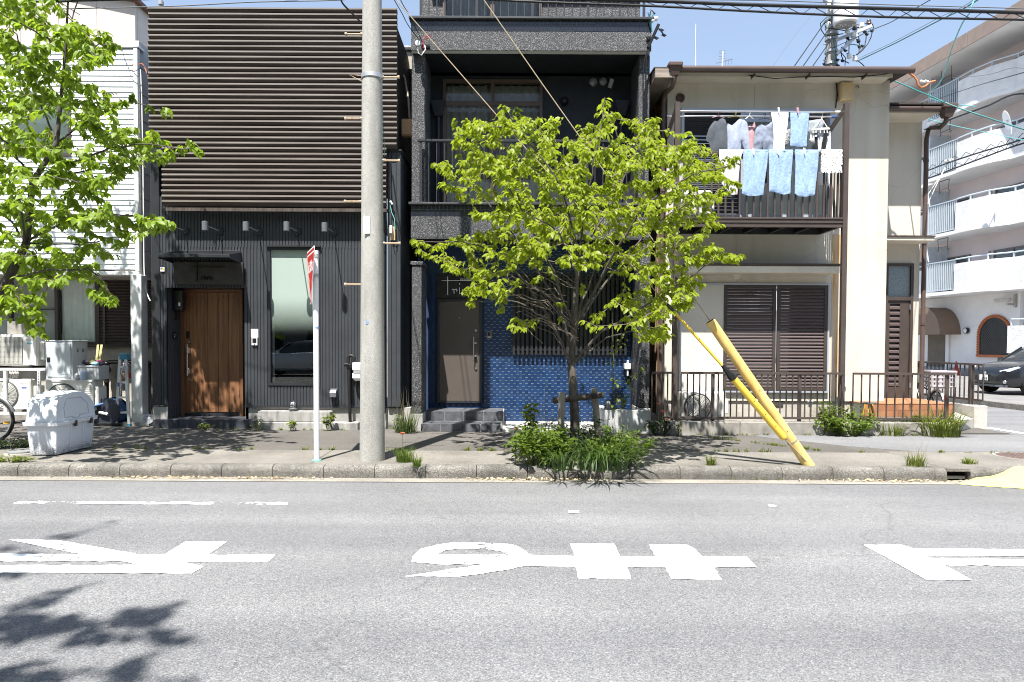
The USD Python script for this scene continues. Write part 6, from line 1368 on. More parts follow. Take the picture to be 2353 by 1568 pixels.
for k in range(30):
    a = tg(rm.uniform(1230, 1330), rm.uniform(650, 800), rm.uniform(-.5, .3)); ang = rm.uniform(2.2, 3.6); ln = rm.uniform(.3, .75)
    bare.append((a, a + np.array([math.cos(ang) * ln * .9, rm.uniform(-.3, .3), abs(math.sin(ang)) * ln * .5 + .12])))
tree('dogwood_tree', 'bright yellow green street tree with a bare twiggy lower crown before the blue tiled wall', B, stems, limbs, tips, rm, .085, leaf_mid, bare=bare, per=(12, 18), droop=1.2)
# the left tree
rl = np.random.default_rng(33)
ty = 8.95; tx = -7.15; B2 = np.array([tx, ty, SW])
left_poly = [(-330, -190), (250, -190), (265, -60), (90, 15), (130, 55), (180, 42), (230, 68), (250, 92), (285, 95), (265, 110), (265, 155), (235, 150), (195, 180), (215, 195), (270, 208), (300, 212), (340, 240), (385, 240), (392, 262), (372, 268), (350, 252), (300, 238), (258, 252), (250, 278), (290, 288), (330, 285), (345, 305), (430, 318), (462, 345), (450, 352), (400, 338), (392, 362), (340, 372), (300, 372), (298, 415), (262, 438), (255, 470), (300, 488), (350, 490), (375, 497), (395, 512), (370, 528), (340, 515), (300, 555), (270, 585), (258, 608), (232, 622), (250, 655), (268, 685), (250, 698), (205, 675), (180, 640), (130, 655), (92, 675), (100, 735), (110, 775), (84, 765), (62, 735), (-100, 730), (-330, 600)]
def keep_left(px, py, r):
    if py < 15: return r.random() < .75
    if px < -40: return r.random() < .4
    return True
tips = sample_tips(left_poly, 1000, ty, 1.6, rl, -20, 520, clump=.43, seed=11, keep=keep_left)
tips = np.vstack([tips, [P3(a, b, ty + c) for a, b, c in ((440, 322, -.7), (455, 345, -.7), (420, 335, -.6), (380, 258, .3), (392, 510, -.6), (345, 246, .3), (395, 355, -.5), (368, 500, -.6), (300, 215, .4), (268, 105, -.4), (245, 75, -.4), (256, 690, -.8), (100, 770, -.7), (350, 300, -.6))]])
def tl(px, py, dy): return P3(px, py, ty + dy)
tp = [B2 + [0, 0, -.1], B2 + [.0, 0, .5], tl(-60, 760, 0), tl(20, 640, 0), tl(60, 560, 0), tl(75, 420, 0), tl(130, 330, 0), tl(140, 230, .1), tl(150, 120, .1), tl(160, -60, .1)]
stems = [(tp, [.11, .09, .075, .06, .045, .038, .03, .022, .016, .008])]
limbs = [([tl(60, 560, 0), tl(160, 500, -.3), tl(270, 490, -.5), tl(370, 510, -.6)], .02), ([tl(75, 420, 0), tl(190, 360, -.4), tl(300, 330, -.6), tl(450, 345, -.7)], .02), ([tl(130, 330, 0), tl(200, 270, .3), tl(300, 230, .4), tl(385, 255, .3)], .018),
         ([tl(140, 230, 0), tl(180, 150, -.4), tl(230, 100, -.5)], .016), ([tl(20, 640, 0), tl(120, 620, -.6), tl(220, 620, -.8), tl(255, 680, -.8)], .02), ([tl(-20, 690, 0), tl(40, 680, -.5), tl(80, 740, -.7)], .016),
         ([tl(60, 560, 0), tl(0, 480, .5), tl(-150, 400, .8)], .024), ([tl(75, 420, 0), tl(20, 330, -.7), tl(-120, 220, -.9)], .022), ([tl(130, 330, 0), tl(80, 200, .6), tl(-60, 80, .8)], .02), ([tl(150, 120, .1), tl(60, 60, -.4), tl(-100, -20, -.6)], .018),
         ([tl(75, 420, 0), tl(160, 400, .6), tl(260, 380, .8), tl(330, 350, .8)], .018), ([tl(60, 560, 0), tl(130, 560, .5), tl(210, 560, .7), tl(290, 540, .7)], .018), ([tl(150, 120, .1), tl(180, 0, .5), tl(200, -100, .6)], .014), ([tl(140, 230, .1), tl(60, 130, -.9), tl(30, 60, -1.0)], .016), ([tl(60, 560, 0), tl(40, 450, -1.0), tl(100, 400, -1.1), tl(180, 420, -1.1)], .02)]
ltree = tree('dogwood_tree', 'green street tree with drooping leaves overhanging from the left edge before the white siding', B2, stems, limbs, tips, rl, .108, leaf_left, per=(12, 18), droop=1.5)
copy_of(ltree, (-6.9, -1.5, .12), 25, 'tall street tree behind the viewpoint throwing its shadow on the near left road', scale=(1.5, 1.5, 1.62), cat='tree')
# stakes around the middle tree
stk = thing('tree_stake', 'weathered wooden stakes with a crossbar holding the middle tree trunk', 'tree support', loc=(bx, by, SW))
sw_ = wood('weathered_stake_look', (.13, .115, .1), (.3, .27, .23), axis=2, scale=2.5, rough=.9, bump=.5)
for (p0, p1) in (((1287, 1040), (1292, 902)), ((1376, 1030), (1366, 893))):
    Y_ = by - .12 if p0[0] < 1300 else by + .1
    part(stk, 'stake', tube([P3(*p0, Y_), P3(*p1, Y_)], .045, 10), sw_, smooth=35)
part(stk, 'crossbar', tube([P3(1270, 921, by - .05), P3(1387, 908, by - .02)], .042, 10), mat('dark_stake_look', (.06, .05, .042), .9, var=.4, scale=10), smooth=35)
for p_ in ((1291, 918), (1368, 910)): part(stk, 'rope_tie', lathe([(.046, -.02), (.056, -.01), (.056, .01), (.046, .02)], 12, P3(*p_, by - .06)), black_plastic)
# ------------------------------------------------------------------ small plants
GREEN = {}
def pm(name, top, tr, fac=.4): return leafmat(name, top, tr, var=.35, fac=fac)
weed_a = pm('weed_leaf_look', (.15, .23, .035), (.34, .5, .05)); weed_b = pm('yellow_weed_look', (.18, .23, .035), (.4, .5, .05)); weed_d = pm('dark_weed_leaf_look', (.03, .06, .014), (.09, .16, .02)); grass_m = pm('grass_blade_look', (.08, .13, .03), (.2, .3, .05)); straw_m = pm('straw_look', (.3, .25, .13), (.4, .33, .16), .25); lily_m = pm('daylily_blade_look', (.07, .125, .03), (.18, .32, .04), .3)
def shrub(label, c, rx, ry, h, n, L, m, stems=6, name='weed_plant', cat='plant', seed=0, upright=.3, top_heavy=.5):
    r = np.random.default_rng(seed + int(abs(c[0]) * 1000)); c = np.array([c[0], c[1], c[2] if len(c) > 2 else SW])
    t = thing(name, label, cat, loc=c); st_, P_, D_ = [], [], []
    for i in range(stems):
        a = r.uniform(0, 6.28); q = r.uniform(.2, 1) ** .7; tipp = c + [math.cos(a) * rx * q, math.sin(a) * ry * q, h * r.uniform(.55, 1) * (1 - .4 * q * q)]
        p0 = c + [math.cos(a) * rx * q * .45, math.sin(a) * ry * q * .45, 0]; cv_ = curve(p0, tipp, .05, 5, r, .05); st_.append(tube(cv_, np.linspace(.005, .002, 5), 4, caps=False))
        for k in range(max(1, n // stems)):
            s = r.uniform(.1, 1) ** top_heavy * 4; j = min(3, int(s)); p = cv_[j] + (cv_[j + 1] - cv_[j]) * (s - j); b = r.uniform(0, 6.28)
            P_.append(p + r.normal(0, .1, 3) * [rx, ry, 0]); D_.append([math.cos(b), math.sin(b), r.normal(upright, .4)])
    P_, D_ = np.array(P_), np.array(D_); P_[:, 2] = np.maximum(P_[:, 2], c[2] + .01); sz = L * r.uniform(.6, 1.2, len(P_))
    part(t, 'stems', st_, m, kind='stuff'); part(t, 'foliage', leafmesh(leaves_at(P_, D_, np.array([0, 0, 1.0]) + r.normal(0, .3, (len(P_), 3)), sz, sz * .62)), m, smooth=True, kind='stuff')
    return t
def blades(c, n, rx, ry, L, arch, r, wdt=.008, k=6, lean=(0, 0)):
    vs, fs = [], []; o = 0
    for i in range(n):
        a = r.uniform(0, 6.28); q = r.random() ** .5; p = np.array([c[0] + math.cos(a) * rx * q, c[1] + math.sin(a) * ry * q, c[2]]); l = L * r.uniform(.55, 1.1); d = np.array([math.cos(a) + r.normal(0, .5) + lean[0], math.sin(a) + r.normal(0, .5) + lean[1], 0]); d /= np.linalg.norm(d) + 1e-6
        e = arch * r.uniform(.3, 1.2); t_ = np.linspace(0, 1, k); th = np.minimum(2.6, .15 + e * t_ * 1.9); seg = l / (k - 1)
        h = np.concatenate([[0], np.cumsum(np.sin(th[:-1]) * seg)]); z = np.concatenate([[0], np.cumsum(np.cos(th[:-1]) * seg)])
        s = np.array([-d[1], d[0], 0]); w = wdt * (1 - t_ ** 2 * .95); ce = p + h[:, None] * d + z[:, None] * np.array([0, 0, 1.0])
        v = np.stack([ce - s * w[:, None], ce + s * w[:, None]], 1).reshape(-1, 3); j = np.arange(k - 1) * 2 + o
        vs.append(v); fs.append(np.vstack([np.stack([j, j + 1, j + 3], 1), np.stack([j, j + 3, j + 2], 1)])); o += 2 * k
    return np.vstack(vs), np.vstack(fs)
def tuft(label, c, n, r_, L, m, arch=.7, seed=0, name='grass_tuft', heads=0, wdt=.006, cat='grass', lean=(0, 0), z=None):
    r = np.random.default_rng(seed + int(abs(c[0]) * 997)); c = np.array([c[0], c[1], SW if z is None else z]); t = thing(name, label, cat, loc=c)
    part(t, 'blades', blades(c, n, r_, r_ * .7, L, arch, r, wdt, lean=lean), m, smooth=True, kind='stuff')
    if heads: part(t, 'seed_stalks', blades(c, heads, r_ * .8, r_ * .5, L * 1.9, .35, r, .0022, 8), straw_m, kind='stuff')
    return t
g = lambda px, py: G(px, py)
shrub('leafy green weed mound left of the middle tree foot', g(1240, 1068), .45, .38, .6, 1300, .07, weed_a, 46, seed=1, top_heavy=.8)
shrub('leafy weeds right of the middle tree foot at the kerb', g(1432, 1066), .45, .36, .56, 1100, .065, weed_a, 38, seed=2, top_heavy=.8)
shrub('dense low weeds around the middle tree stakes', g(1330, 1050), .6, .36, .6, 800, .06, weed_d, 46, seed=3, top_heavy=.8)
shrub('tall upright willow leaved weed left of the tree stakes', g(1205, 1045), .12, .1, .95, 70, .13, weed_b, 3, seed=4, upright=-.1, top_heavy=.6)
r_ = np.random.default_rng(5)
tuft('dark strappy daylily clump spilling over the kerb under the middle tree', g(1385, 1078), 130, .3, .66, lily_m, 1.6, 6, 'daylily_clump', wdt=.011, cat='plant', lean=(.1, -.35))
tuft('small strappy clump leaning over the kerb left of the daylilies', g(1290, 1082), 40, .15, .5, lily_m, 1.6, 7, 'daylily_clump', wdt=.009, cat='plant', lean=(0, -.5))
tuft('tall grass with seed heads behind the tree stakes', g(1255, 1030), 40, .2, .5, grass_m, .5, 8, heads=26)
tuft('thin grass with seed heads right of the tree stakes', g(1420, 1035), 30, .2, .45, grass_m, .5, 9, heads=16)
tuft('feathery green weed on the kerb right of the utility pole', g(930, 1062), 150, .1, .22, weed_a, .5, 10, wdt=.004)
tuft('grass sprout growing from the kerb face right of the pole', (X(958, 1085, 8.1), 8.1), 45, .05, .22, weed_a, .9, 11, lean=(0, -.8), wdt=.005)
tuft('tall wild grass between the black wing wall and the pebble pillar', g(935, 995), 110, .17, .42, grass_m, .6, 12, heads=24)
shrub('weed with pale leaves at the foot of the wing wall', g(915, 992), .16, .12, .3, 90, .05, weed_a, 10, seed=13)
shrub('small weed with pale lobed leaves on the slate entrance edge', g(470, 988), .13, .08, .13, 70, .05, weed_b, 12, seed=14)
shrub('yellowing weed between the entrance slab and the concrete step', g(592, 990), .09, .07, .28, 60, .045, weed_b, 8, seed=15)
shrub('short upright weed in front of the concrete step', g(670, 990), .08, .07, .24, 80, .06, weed_b, 6, seed=16)
shrub('taller upright weed at the right end of the concrete step', g(757, 990), .09, .08, .36, 110, .065, weed_b, 7, seed=17)
shrub('bushy leafy shrub in front of the right hand railing', g(1940, 1000), .55, .32, .55, 1100, .075, weed_a, 60, top_heavy=.8, seed=18, name='shrub')
shrub('taller stems of the shrub by the balcony post', g(1905, 985), .22, .18, .7, 220, .06, weed_a, 14, seed=19)
tuft('yellow green grass clump beside the bushy shrub', g(2045, 1000), 150, .22, .3, weed_b, .8, 20)
tuft('large coarse grass clump at the right railing corner post', g(2160, 1002), 300, .3, .55, weed_b, .9, 21, heads=8, wdt=.008)
tuft('dark leaning grass left of the coarse clump', g(2100, 998), 60, .16, .4, lily_m, .7, 22, wdt=.008)
shrub('flat leafed weeds on the boundary kerb under the right railing', (X(2120, 955, 11.25), 11.25, .36), .3, .08, .1, 80, .07, weed_a, 14, seed=23)
tuft('dry straw coloured grass tuft on the concrete kerb slab at the right', g(2105, 1072), 60, .12, .2, weed_b, .6, 24, heads=18)
tuft('small green tuft on the slab joint right of the drain', g(2228, 1066), 60, .1, .1, weed_b, .7, 25)
shrub('dark weeds at the foot of the pebble pillar by the short railing', g(1520, 1000), .3, .15, .34, 420, .045, weed_d, 24, seed=26)
shrub('yellow green weed by the left balcony post', g(1555, 1002), .12, .08, .3, 80, .04, weed_b, 10, seed=27)
tuft('thin grass at the yellow guy guard foot', g(1635, 1070), 40, .06, .16, weed_b, .5, 28)
shrub('low dark ground weeds at the left edge beside the white bin', g(20, 1030), .5, .3, .14, 420, .045, weed_d, 60, seed=29)
shrub('bright low weeds at the kerb before the grey cap', g(25, 1062), .35, .1, .08, 200, .04, weed_b, 40, seed=30)
# climbing plant on the right pillar
vn = thing('climbing_vine', 'thin climbing vine hanging by the white socket box and right pillar', 'vine', loc=(X(1440, 930, 11.5), 11.5, .5))
cp = [P3(1418, 955, 11.4), P3(1425, 900, 11.4), P3(1405, 860, 11.3), P3(1415, 800, 11.2), P3(1440, 760, 11.2)]; cp2 = [P3(1400, 945, 11.3), P3(1440, 920, 11.2), P3(1450, 880, 11.2), P3(1470, 840, 11.2)]
part(vn, 'stems', [tube(cp, .005, 5), tube(cp2, .005, 5), rod(P3(1412, 955, 11.45), P3(1407, 720, 11.45), .006, 6)], mat('vine_stem_look', (.1, .12, .05), .8), kind='stuff')
P_, D_ = [], []
for c_ in (cp, cp2):
    for a, b in zip(c_[:-1], c_[1:]):
        for k in range(9): P_.append(a + (b - a) * r_.random() + r_.normal(0, .03, 3)); D_.append([r_.normal(), r_.normal(), -.3])
part(vn, 'foliage', leafmesh(leaves_at(np.array(P_), np.array(D_), np.tile([0, -.6, 1.0], (len(P_), 1)), .085, .06)), weed_b, smooth=True, kind='stuff')
# weeds in the joints of the pavement: nobody could count them
vs = []
rj_ = np.random.default_rng(71)
for k in range(90):
    x = rj_.uniform(-6.5, 7.8); c_ = np.array([x, 9.325 + rj_.normal(0, .012), SW - .003]); 
    if rj_.random() < .55 and x < 0 or rj_.random() < .4: vs.append(blades(c_, int(rj_.integers(6, 22)), .05, .015, rj_.uniform(.03, .09), .9, rj_, .005, 4))
for k in range(60):
    x = rj_.uniform(-6, 7.5); vs.append(blades(np.array([x, 11.05 if x > 2.2 else 11.42, SW - .005]), int(rj_.integers(4, 16)), .05, .02, rj_.uniform(.03, .08), .9, rj_, .004, 4))
for k in range(14): vs.append(blades(np.array([rj_.uniform(-6, 6.5), 8.12, .0]), int(rj_.integers(5, 12)), .03, .01, rj_.uniform(.03, .07), .9, rj_, .004, 4))
for k in range(30):
    s = rj_.random(); vs.append(blades(np.array([3.1 + 1.2 * s, 10.75 - 1.3 * s, SW]), int(rj_.integers(5, 14)), .05, .03, rj_.uniform(.03, .07), .9, rj_, .005, 4))
single('joint_weeds', vs, weed_b, 'scattered little weeds in the pavement joints and along the walls', 'weeds', kind='stuff')
# small orange poppies
for i, (px_, py_, hgt, lab) in enumerate(((925, 1062, .35, 'orange poppy by the feathery weed right of the utility pole'), (1186, 1060, .4, 'orange poppy at the left of the weed mound'), (1512, 1000, .5, 'red poppies by the short railing'))):
    gx, gy = g(px_, py_); pz_ = thing('poppy', lab, 'flower', loc=(gx, gy, SW))
    for k in range(3 if i == 2 else 1):
        c_ = np.array([gx + k * .07, gy - .02 * k, SW + hgt - .12 * k]); part(pz_, 'stem', tube([(gx + k * .05, gy, SW), (gx + k * .06, gy, SW + hgt * .6 - .1 * k), c_], .003, 4), weed_a)
        part(pz_, 'petals', lathe([(0, -.012), (.018, -.006), (.03, .014)], 9, c_), mat('poppy_petal_look', (.6, .12, .06), .7))
# ================================================================== clutter in front of the white boarded house
zc = lambda x, y: zm(x, y, 0, 1200, 2.24)
C = lambda x, y, Y: P3(*zc(x, y), Y)
def cb(x0, y0, x1, y1, Y, depth, bev=.006):
    a, b = C(x0, y0, Y), C(x1, y1, Y); return box(a[0], b[0], Y, Y + depth, b[2], a[2], bev)
def dirty(name):
    nodes = {'g': ('geometry', {}), 's': ('separate_xyz', {}), 'n': ('noise_texture', {'scale': 95.0, 'detail': 4, 'roughness': .7}), 'n2': ('noise_texture', {'scale': 2.5, 'detail': 3}),
             'mr': ('map_range', {'from_min': SW, 'from_max': SW + .34, 'to_min': .15, 'to_max': -.2, 'clamp': True}), 'a': ('math', {'math_type': 'add'}), 'a2': ('math', {'math_type': 'multiply_add', 'value2': .08, 'value3': -.04}), 'a3': ('math', {'math_type': 'add'}),
             'r': ('rgb_ramp', {'ramp': [(.55, (.62, .65, .70)), (.62, (.14, .14, .14))]}), 'p': ('principled_bsdf', {'roughness': .38, 'subsurface_weight': 0.0})}
    return usdkit.material(stage, f'/World/Looks/{name}', nodes, [('g.position', 's.vector'), ('g.position', 'n.vector'), ('g.position', 'n2.vector'), ('s.z', 'mr.value'), ('n.fac', 'a.value1'), ('mr.result', 'a.value2'), ('n2.fac', 'a2.value1'), ('a.value', 'a3.value1'), ('a2.value', 'a3.value2'), ('a3.value', 'r.fac'), ('r.color', 'p.base_color')], surface='p.BSDF')
bin_m = dirty('speckled_white_plastic_look')
bn = thing('storage_bin', 'large white lidded plastic storage bin with dark dirt specks on the pavement at the left', 'bin', loc=(-6.02, 9.12, SW))
x0, x1, y0, y1 = -6.2, -5.85, 8.74, 9.50
def taper(x0, x1, y0, y1, z0, z1, e, bev=.03):
    pts = []
    for z, k in ((z0, 0), (z1, e)):
        for sx, xx in ((1, x0 - k), (-1, x1 + k)):
            for sy, yy in ((1, y0 - k), (-1, y1 + k)): pts += [(xx + sx * bev, yy, z), (xx, yy + sy * bev, z), (xx + sx * bev * .3, yy + sy * bev * .3, z)]
    return hull(pts)
part(bn, 'tub', taper(x0, x1, y0, y1, SW + .015, .54, .025), bin_m, smooth=30)
for yy in (9.0, 9.26): part(bn, 'rib', hull([(x1 + .003 + a, yy + b, z) for z, a in ((SW + .03, .0), (.53, .024)) for b in (-.014, .014)] + [(x1 + .012 + a, yy + b, z) for z, a in ((SW + .03, .0), (.53, .024)) for b in (-.009, .009)]), bin_m)
rimm = mat('white_bin_rim_look', (.64, .67, .72), .38, var=.04)
part(bn, 'rim', taper(x0 - .055, x1 + .055, y0 - .055, y1 + .055, .541, .585, .006, .04), rimm, smooth=30)
prof_ = [(y0 - .02, .587), (y0 - .005, .80), (y0 + .03, .875), (y0 + .11, .925), (y0 + .26, .955), (y0 + .42, .962), (y0 + .58, .94), (y0 + .69, .88), (y0 + .76, .78), (y1 + .03, .587)]
pts = []
for (yy, zz) in prof_:
    k = (zz - .587) / .38; ins = .005 + .022 * k
    pts += [(x0 - .03 + ins, yy, zz - .012 * k), (x0 + .0 + ins, yy, zz), (x1 - .0 - ins, yy, zz), (x1 + .03 - ins, yy, zz - .012 * k)]
part(bn, 'lid', hull(pts), rimm, smooth=28)
part(bn, 'lid_panel', [tube([(x1 + .027 - .022 * k, yy, zz) for yy, zz, k in ((y0 + .14, .63, .1), (y0 + .13, .76, .45), (y0 + .2, .87, .75), (y0 + .5, .87, .75), (y0 + .62, .78, .5), (y0 + .64, .64, .1), (y0 + .44, .64, .1), (y0 + .43, .61, .05), (y0 + .3, .61, .05), (y0 + .29, .63, .1), (y0 + .14, .63, .1))], .0035, 4)], mat('bin_groove_look', (.35, .37, .4), .5))
for yy in (9.05, 9.38): part(bn, 'latch', box(x1 + .045, x1 + .068, yy - .025, yy + .025, .50, .575, .004), mat('brown_latch_look', (.05, .04, .035), .5))
# air conditioners
def ac(label, x0, x1, z0, z1, Y, dep, style, fan=None, text=None, fin=True):
    t = thing('air_conditioner', label, 'air conditioner', loc=((x0 + x1) / 2, Y + dep / 2, z0))
    part(t, 'casing', box(x0, x1, Y, Y + dep, z0, z1, .018), ac_m, smooth=30)
    part(t, 'foot', box(x0 + .06, x0 + .12, Y - .02, Y + dep + .02, z0 - .03, z0 - .001), black_plastic); part(t, 'foot', box(x1 - .14, x1 - .08, Y - .02, Y + dep + .02, z0 - .03, z0 - .001), black_plastic)
    part(t, 'side_cover', box(x1 + .001, x1 + .07, Y + .06, Y + dep - .02, z0 + .1, z1 - .12, .015), ac_m, smooth=30)
    if style == 'grid':
        a, b = x0 + .03, x0 + (x1 - x0) * .68
        part(t, 'grille_recess', box(a, b, Y - .004, Y + .0, z0 + .04, z1 - .04), mat('ac_dark_look', (.10, .10, .095), .7))
        part(t, 'grille', [box(xx - .003, xx + .003, Y - .02, Y - .012, z0 + .04, z1 - .04) for xx in np.linspace(a, b, 24)] + [box(a, b, Y - .011, Y - .0045, zz - .004, zz + .004) for zz in np.linspace(z0 + .045, z1 - .045, 22)], ac_m, kind='stuff')
        part(t, 'front_panel', box(b + .015, x1 - .01, Y - .012, Y - .0005, z0 + .02, z1 - .02, .005), ac_m)
    else:
        cx_, cz_, r = fan
        cz0 = (cx_, Y, cz_)
        part(t, 'fan_recess', lathe([(0, .003), (r, .003), (r + .012, .016), (r + .022, .012), (r + .028, 0)], 40, cz0, 'y'), mat('ac_dark_look', (.10, .10, .095), .7) if style == 'fan' else ac_m, smooth=35)
        part(t, 'fan_blades', [hull([(cx_ + math.cos(a) * q, Y - .004 - d, cz_ + math.sin(a) * q) for a, q, d in ((k, .05, 0), (k + .9, r * .9, .0), (k + 1.5, r * .8, .0), (k + .6, .05, .0), (k + .3, .05, .003))]) for k in (0, 2.09, 4.19)], grey_pl)
        part(t, 'fan_grille', [lathe([(q, .018), (q + .004, .021), (q + .008, .018), (q + .004, .015)], 40, cz0, 'y') for q in np.arange(.05, r, .021)] + [tube([(cx_ + math.cos(a + .5 * s) * r * s, Y - .02, cz_ + math.sin(a + .5 * s) * r * s) for s in np.linspace(.16, 1, 5)], .0025, 4) for a in np.linspace(0, 6.28, 22)], ac_m if style == 'fan' else white_pl, kind='stuff')
        part(t, 'fan_hub', lathe([(0, .026), (.03, .025), (.045, .018), (.045, .01)], 18, cz0, 'y'), ac_m, smooth=35)
    if text:
        s, h, px_, pz_, m = text; part(t, 'lettering', text_on(s, h, (px_, Y - .0125 if style == 'grid' else Y - .001, pz_), .002), m)
    return t
YA = 12.0
a, b = C(-75, 590, YA), C(330, 312, YA)
gl = mat('grey_letter_look', (.3, .31, .32), .6)
t = ac('air conditioner with a square grille, on the white rack at the left edge', a[0], b[0], a[2], b[2], YA, .3, 'grid', text=('FUJITSU', .026, C(236, 366, YA)[0], C(236, 366, YA)[2], gl))
part(t, 'badge', [cb(240, 383, 284, 394, YA - .015, .002, 0)], mat('teal_badge_look', (.1, .4, .45), .5))
a, b = C(-100, 985, YA), C(270, 712, YA); fc = C(40, 850, YA)
t = ac('air conditioner with a round spiral fan guard, on the ground under the rack', a[0], b[0], a[2], b[2], YA, .3, 'fan', (fc[0], fc[2], .225), ('Panasonic', .017, C(183, 754, YA)[0], C(183, 754, YA)[2], gl))
part(t, 'badge', [cb(193, 782, 238, 793, YA - .003, .002, 0)], mat('blue_badge_look', (.05, .08, .35), .5))
YA3 = 11.75
a, b = C(405, 1000, YA3), C(822, 716, YA3); fc = C(560, 890, YA3)
t = ac('white air conditioner with a dark fan, underneath the grey locker', a[0], b[0], a[2], b[2], YA3, .34, 'fan', (fc[0], fc[2], .25))
part(t, 'vent_slats', [cb(705, 760 + k * 17, 812, 770 + k * 17, YA3 - .008, .0075, .002) for k in range(9)], ac_m, kind='stuff')
part(t, 'top_lip', cb(403, 716, 824, 735, YA3 - .012, .0118, .003), ac_m)
rk = thing('rack', 'white slotted steel rack carrying the upper air conditioner', 'rack', loc=(C(200, 800, YA)[0], YA, SW))
for (x0_, y0_, x1_, y1_) in ((-100, 612, 405, 636), (330, 637, 361, 1010), (26, 637, 60, 1010)): part(rk, 'angle_bar', cb(x0_, y0_, x1_, y1_, YA - .05 if x0_ != -100 else YA - .055, .04, .003), white_post)
part(rk, 'lower_bar', cb(-100, 1010, 420, 1032, YA - .05, .04, .003), white_post)
part(rk, 'slots', [cb(338, 650 + 26 * k, 345, 664 + 26 * k, YA - .0535, .003, 0) for k in range(5)], black_plastic, kind='stuff')
for k, px_ in enumerate((100, 118, 135, 150)): part(rk, 'pipe', tube([C(px_, 700, YA + .05), C(px_ + 5 * (k - 1), 660, YA + .04), C(px_ - 12 + 6 * k, 636, YA + .1)], .018, 7), cream_pl, smooth=True)
bx = thing('concrete_block', 'grey concrete block sitting on the upper air conditioner', 'block', loc=C(128, 308, YA + .1))
part(bx, 'block', cb(62, 192, 196, 308, YA + .08, .2, .008), conc_dark); part(bx, 'hole', [cb(115 + 30 * k, 215, 120 + 30 * k, 221, YA + .077, .003, 0) for k in range(2)], black_plastic)
# locker
YK = 11.9
lk = thing('locker', 'grey steel storage locker standing on the lower white air conditioner', 'locker', loc=C(520, 712, YK))
locker_m = mat('locker_paint_look', (.44, .47, .49), .45, var=.05)
lx0, lx1, lz0, lz1 = C(402, 0, YK)[0], C(642, 0, YK)[0], C(0, 712, YK)[2], C(0, 370, YK)[2]
part(lk, 'cabinet', box(lx0, lx1, YK, YK + .43, lz0, lz1, .006), locker_m)
part(lk, 'top_cap', box(lx0 - .008, lx1 + .008, YK - .008, YK + .438, lz1 + .001, lz1 + .018, .004), locker_m)
part(lk, 'door', cb(420, 388, 634, 690, YK - .014, .0135, .004), locker_m)
part(lk, 'handle', cb(420, 515, 448, 558, YK - .02, .0055, .003), black_plastic)
part(lk, 'vents', [box(lx1 + .0005, lx1 + .004, YK + .12 + .15 * (k % 2), YK + .17 + .15 * (k % 2), lz1 - .13 - .014 * (k // 2), lz1 - .124 - .014 * (k // 2)) for k in range(10)], black_plastic, kind='stuff')
def kana(strokes, x, z, s, Y): return [prism(LineString([(x + a * s, z + b * s) for a, b in st_]).buffer(.0022), Y, Y + .0015) for st_ in strokes]
Lx, Lz = C(556, 672, YK)[0], C(556, 672, YK)[2]
kk = [[[(.1, .9), (.3, .8)], [(.1, .6), (.3, .5)], [(.2, 0), (.6, .2), (.9, .7)]], [[(.2, .6), (.8, .6), (.8, 0), (.2, 0)], [(.2, .3), (.8, .3)]], [[(.1, .6), (.1, .9), (.9, .9), (.8, .4), (.4, 0)]], [[(.1, .9), (.9, .9), (.7, .4), (.3, 0)], [(.85, 1.1), (.95, 1.0)]], [[(.1, .9), (.35, .75)], [(.1, .05), (.5, .2), (.9, .7)]]]
part(lk, 'lettering', sum([kana(s_, Lx + .024 * k, Lz, .018, YK - .0155) for k, s_ in enumerate(kk)], []), mat('blue_letter_look', (.06, .12, .3), .5))
part(lk, 'hinge', [cb(626, y_, 632, y_ + 35, YK - .02, .006, .002) for y_ in (415, 628)], grey_pl)
# crate of odds and ends, bottles, slats
YX = 11.8
cr = thing('plastic_crate', 'clear plastic crate heaped with cloths on the lower white air conditioner', 'crate', loc=C(790, 716, YX))
a, b = C(697, 716, YX), C(885, 592, YX); clear_p = mat('translucent_crate_look', (.42, .44, .45), .3, var=.05)
part(cr, 'box', [box(a[0] + .01, b[0] - .01, YX, YX + .006, a[2], b[2]), box(a[0] + .01, b[0] - .01, YX + .3, YX + .306, a[2], b[2]), box(a[0] + .003, a[0] + .0095, YX, YX + .306, a[2], b[2]), box(b[0] - .0095, b[0] - .003, YX, YX + .306, a[2], b[2]), box(a[0] + .01, b[0] - .01, YX + .007, YX + .299, a[2], a[2] + .006)], clear_p)
part(cr, 'rim', [box(a[0] - .008, b[0] + .008, YX - .012, YX - .001, b[2] - .02, b[2] + .004, .004)], clear_p)
rr_ = np.random.default_rng(3)
cols = [(.05, .04, .06), (.3, .12, .05), (.25, .42, .5), (.12, .1, .03), (.3, .05, .12), (.5, .5, .48)]
for k in range(11):
    m = trimesh.creation.icosphere(3, 1.0); v = np.array(m.vertices); v *= (1 + .5 * (meshkit.fbm(v * 1.7 + k * 9, 3) - .5))[:, None]
    c_ = [a[0] + .05 + (b[0] - a[0] - .1) * rr_.random(), YX + .08 + .15 * rr_.random(), b[2] + .015 + .05 * rr_.random()]
    part(cr, 'cloth_bundle', (v * np.array([.07, .06, .045]) * rr_.uniform(.7, 1.1) + c_, np.array(m.faces)), mat(f'cloth_bundle_look_{k % 6}', cols[k % 6], .9, var=.4, scale=18), smooth=True)
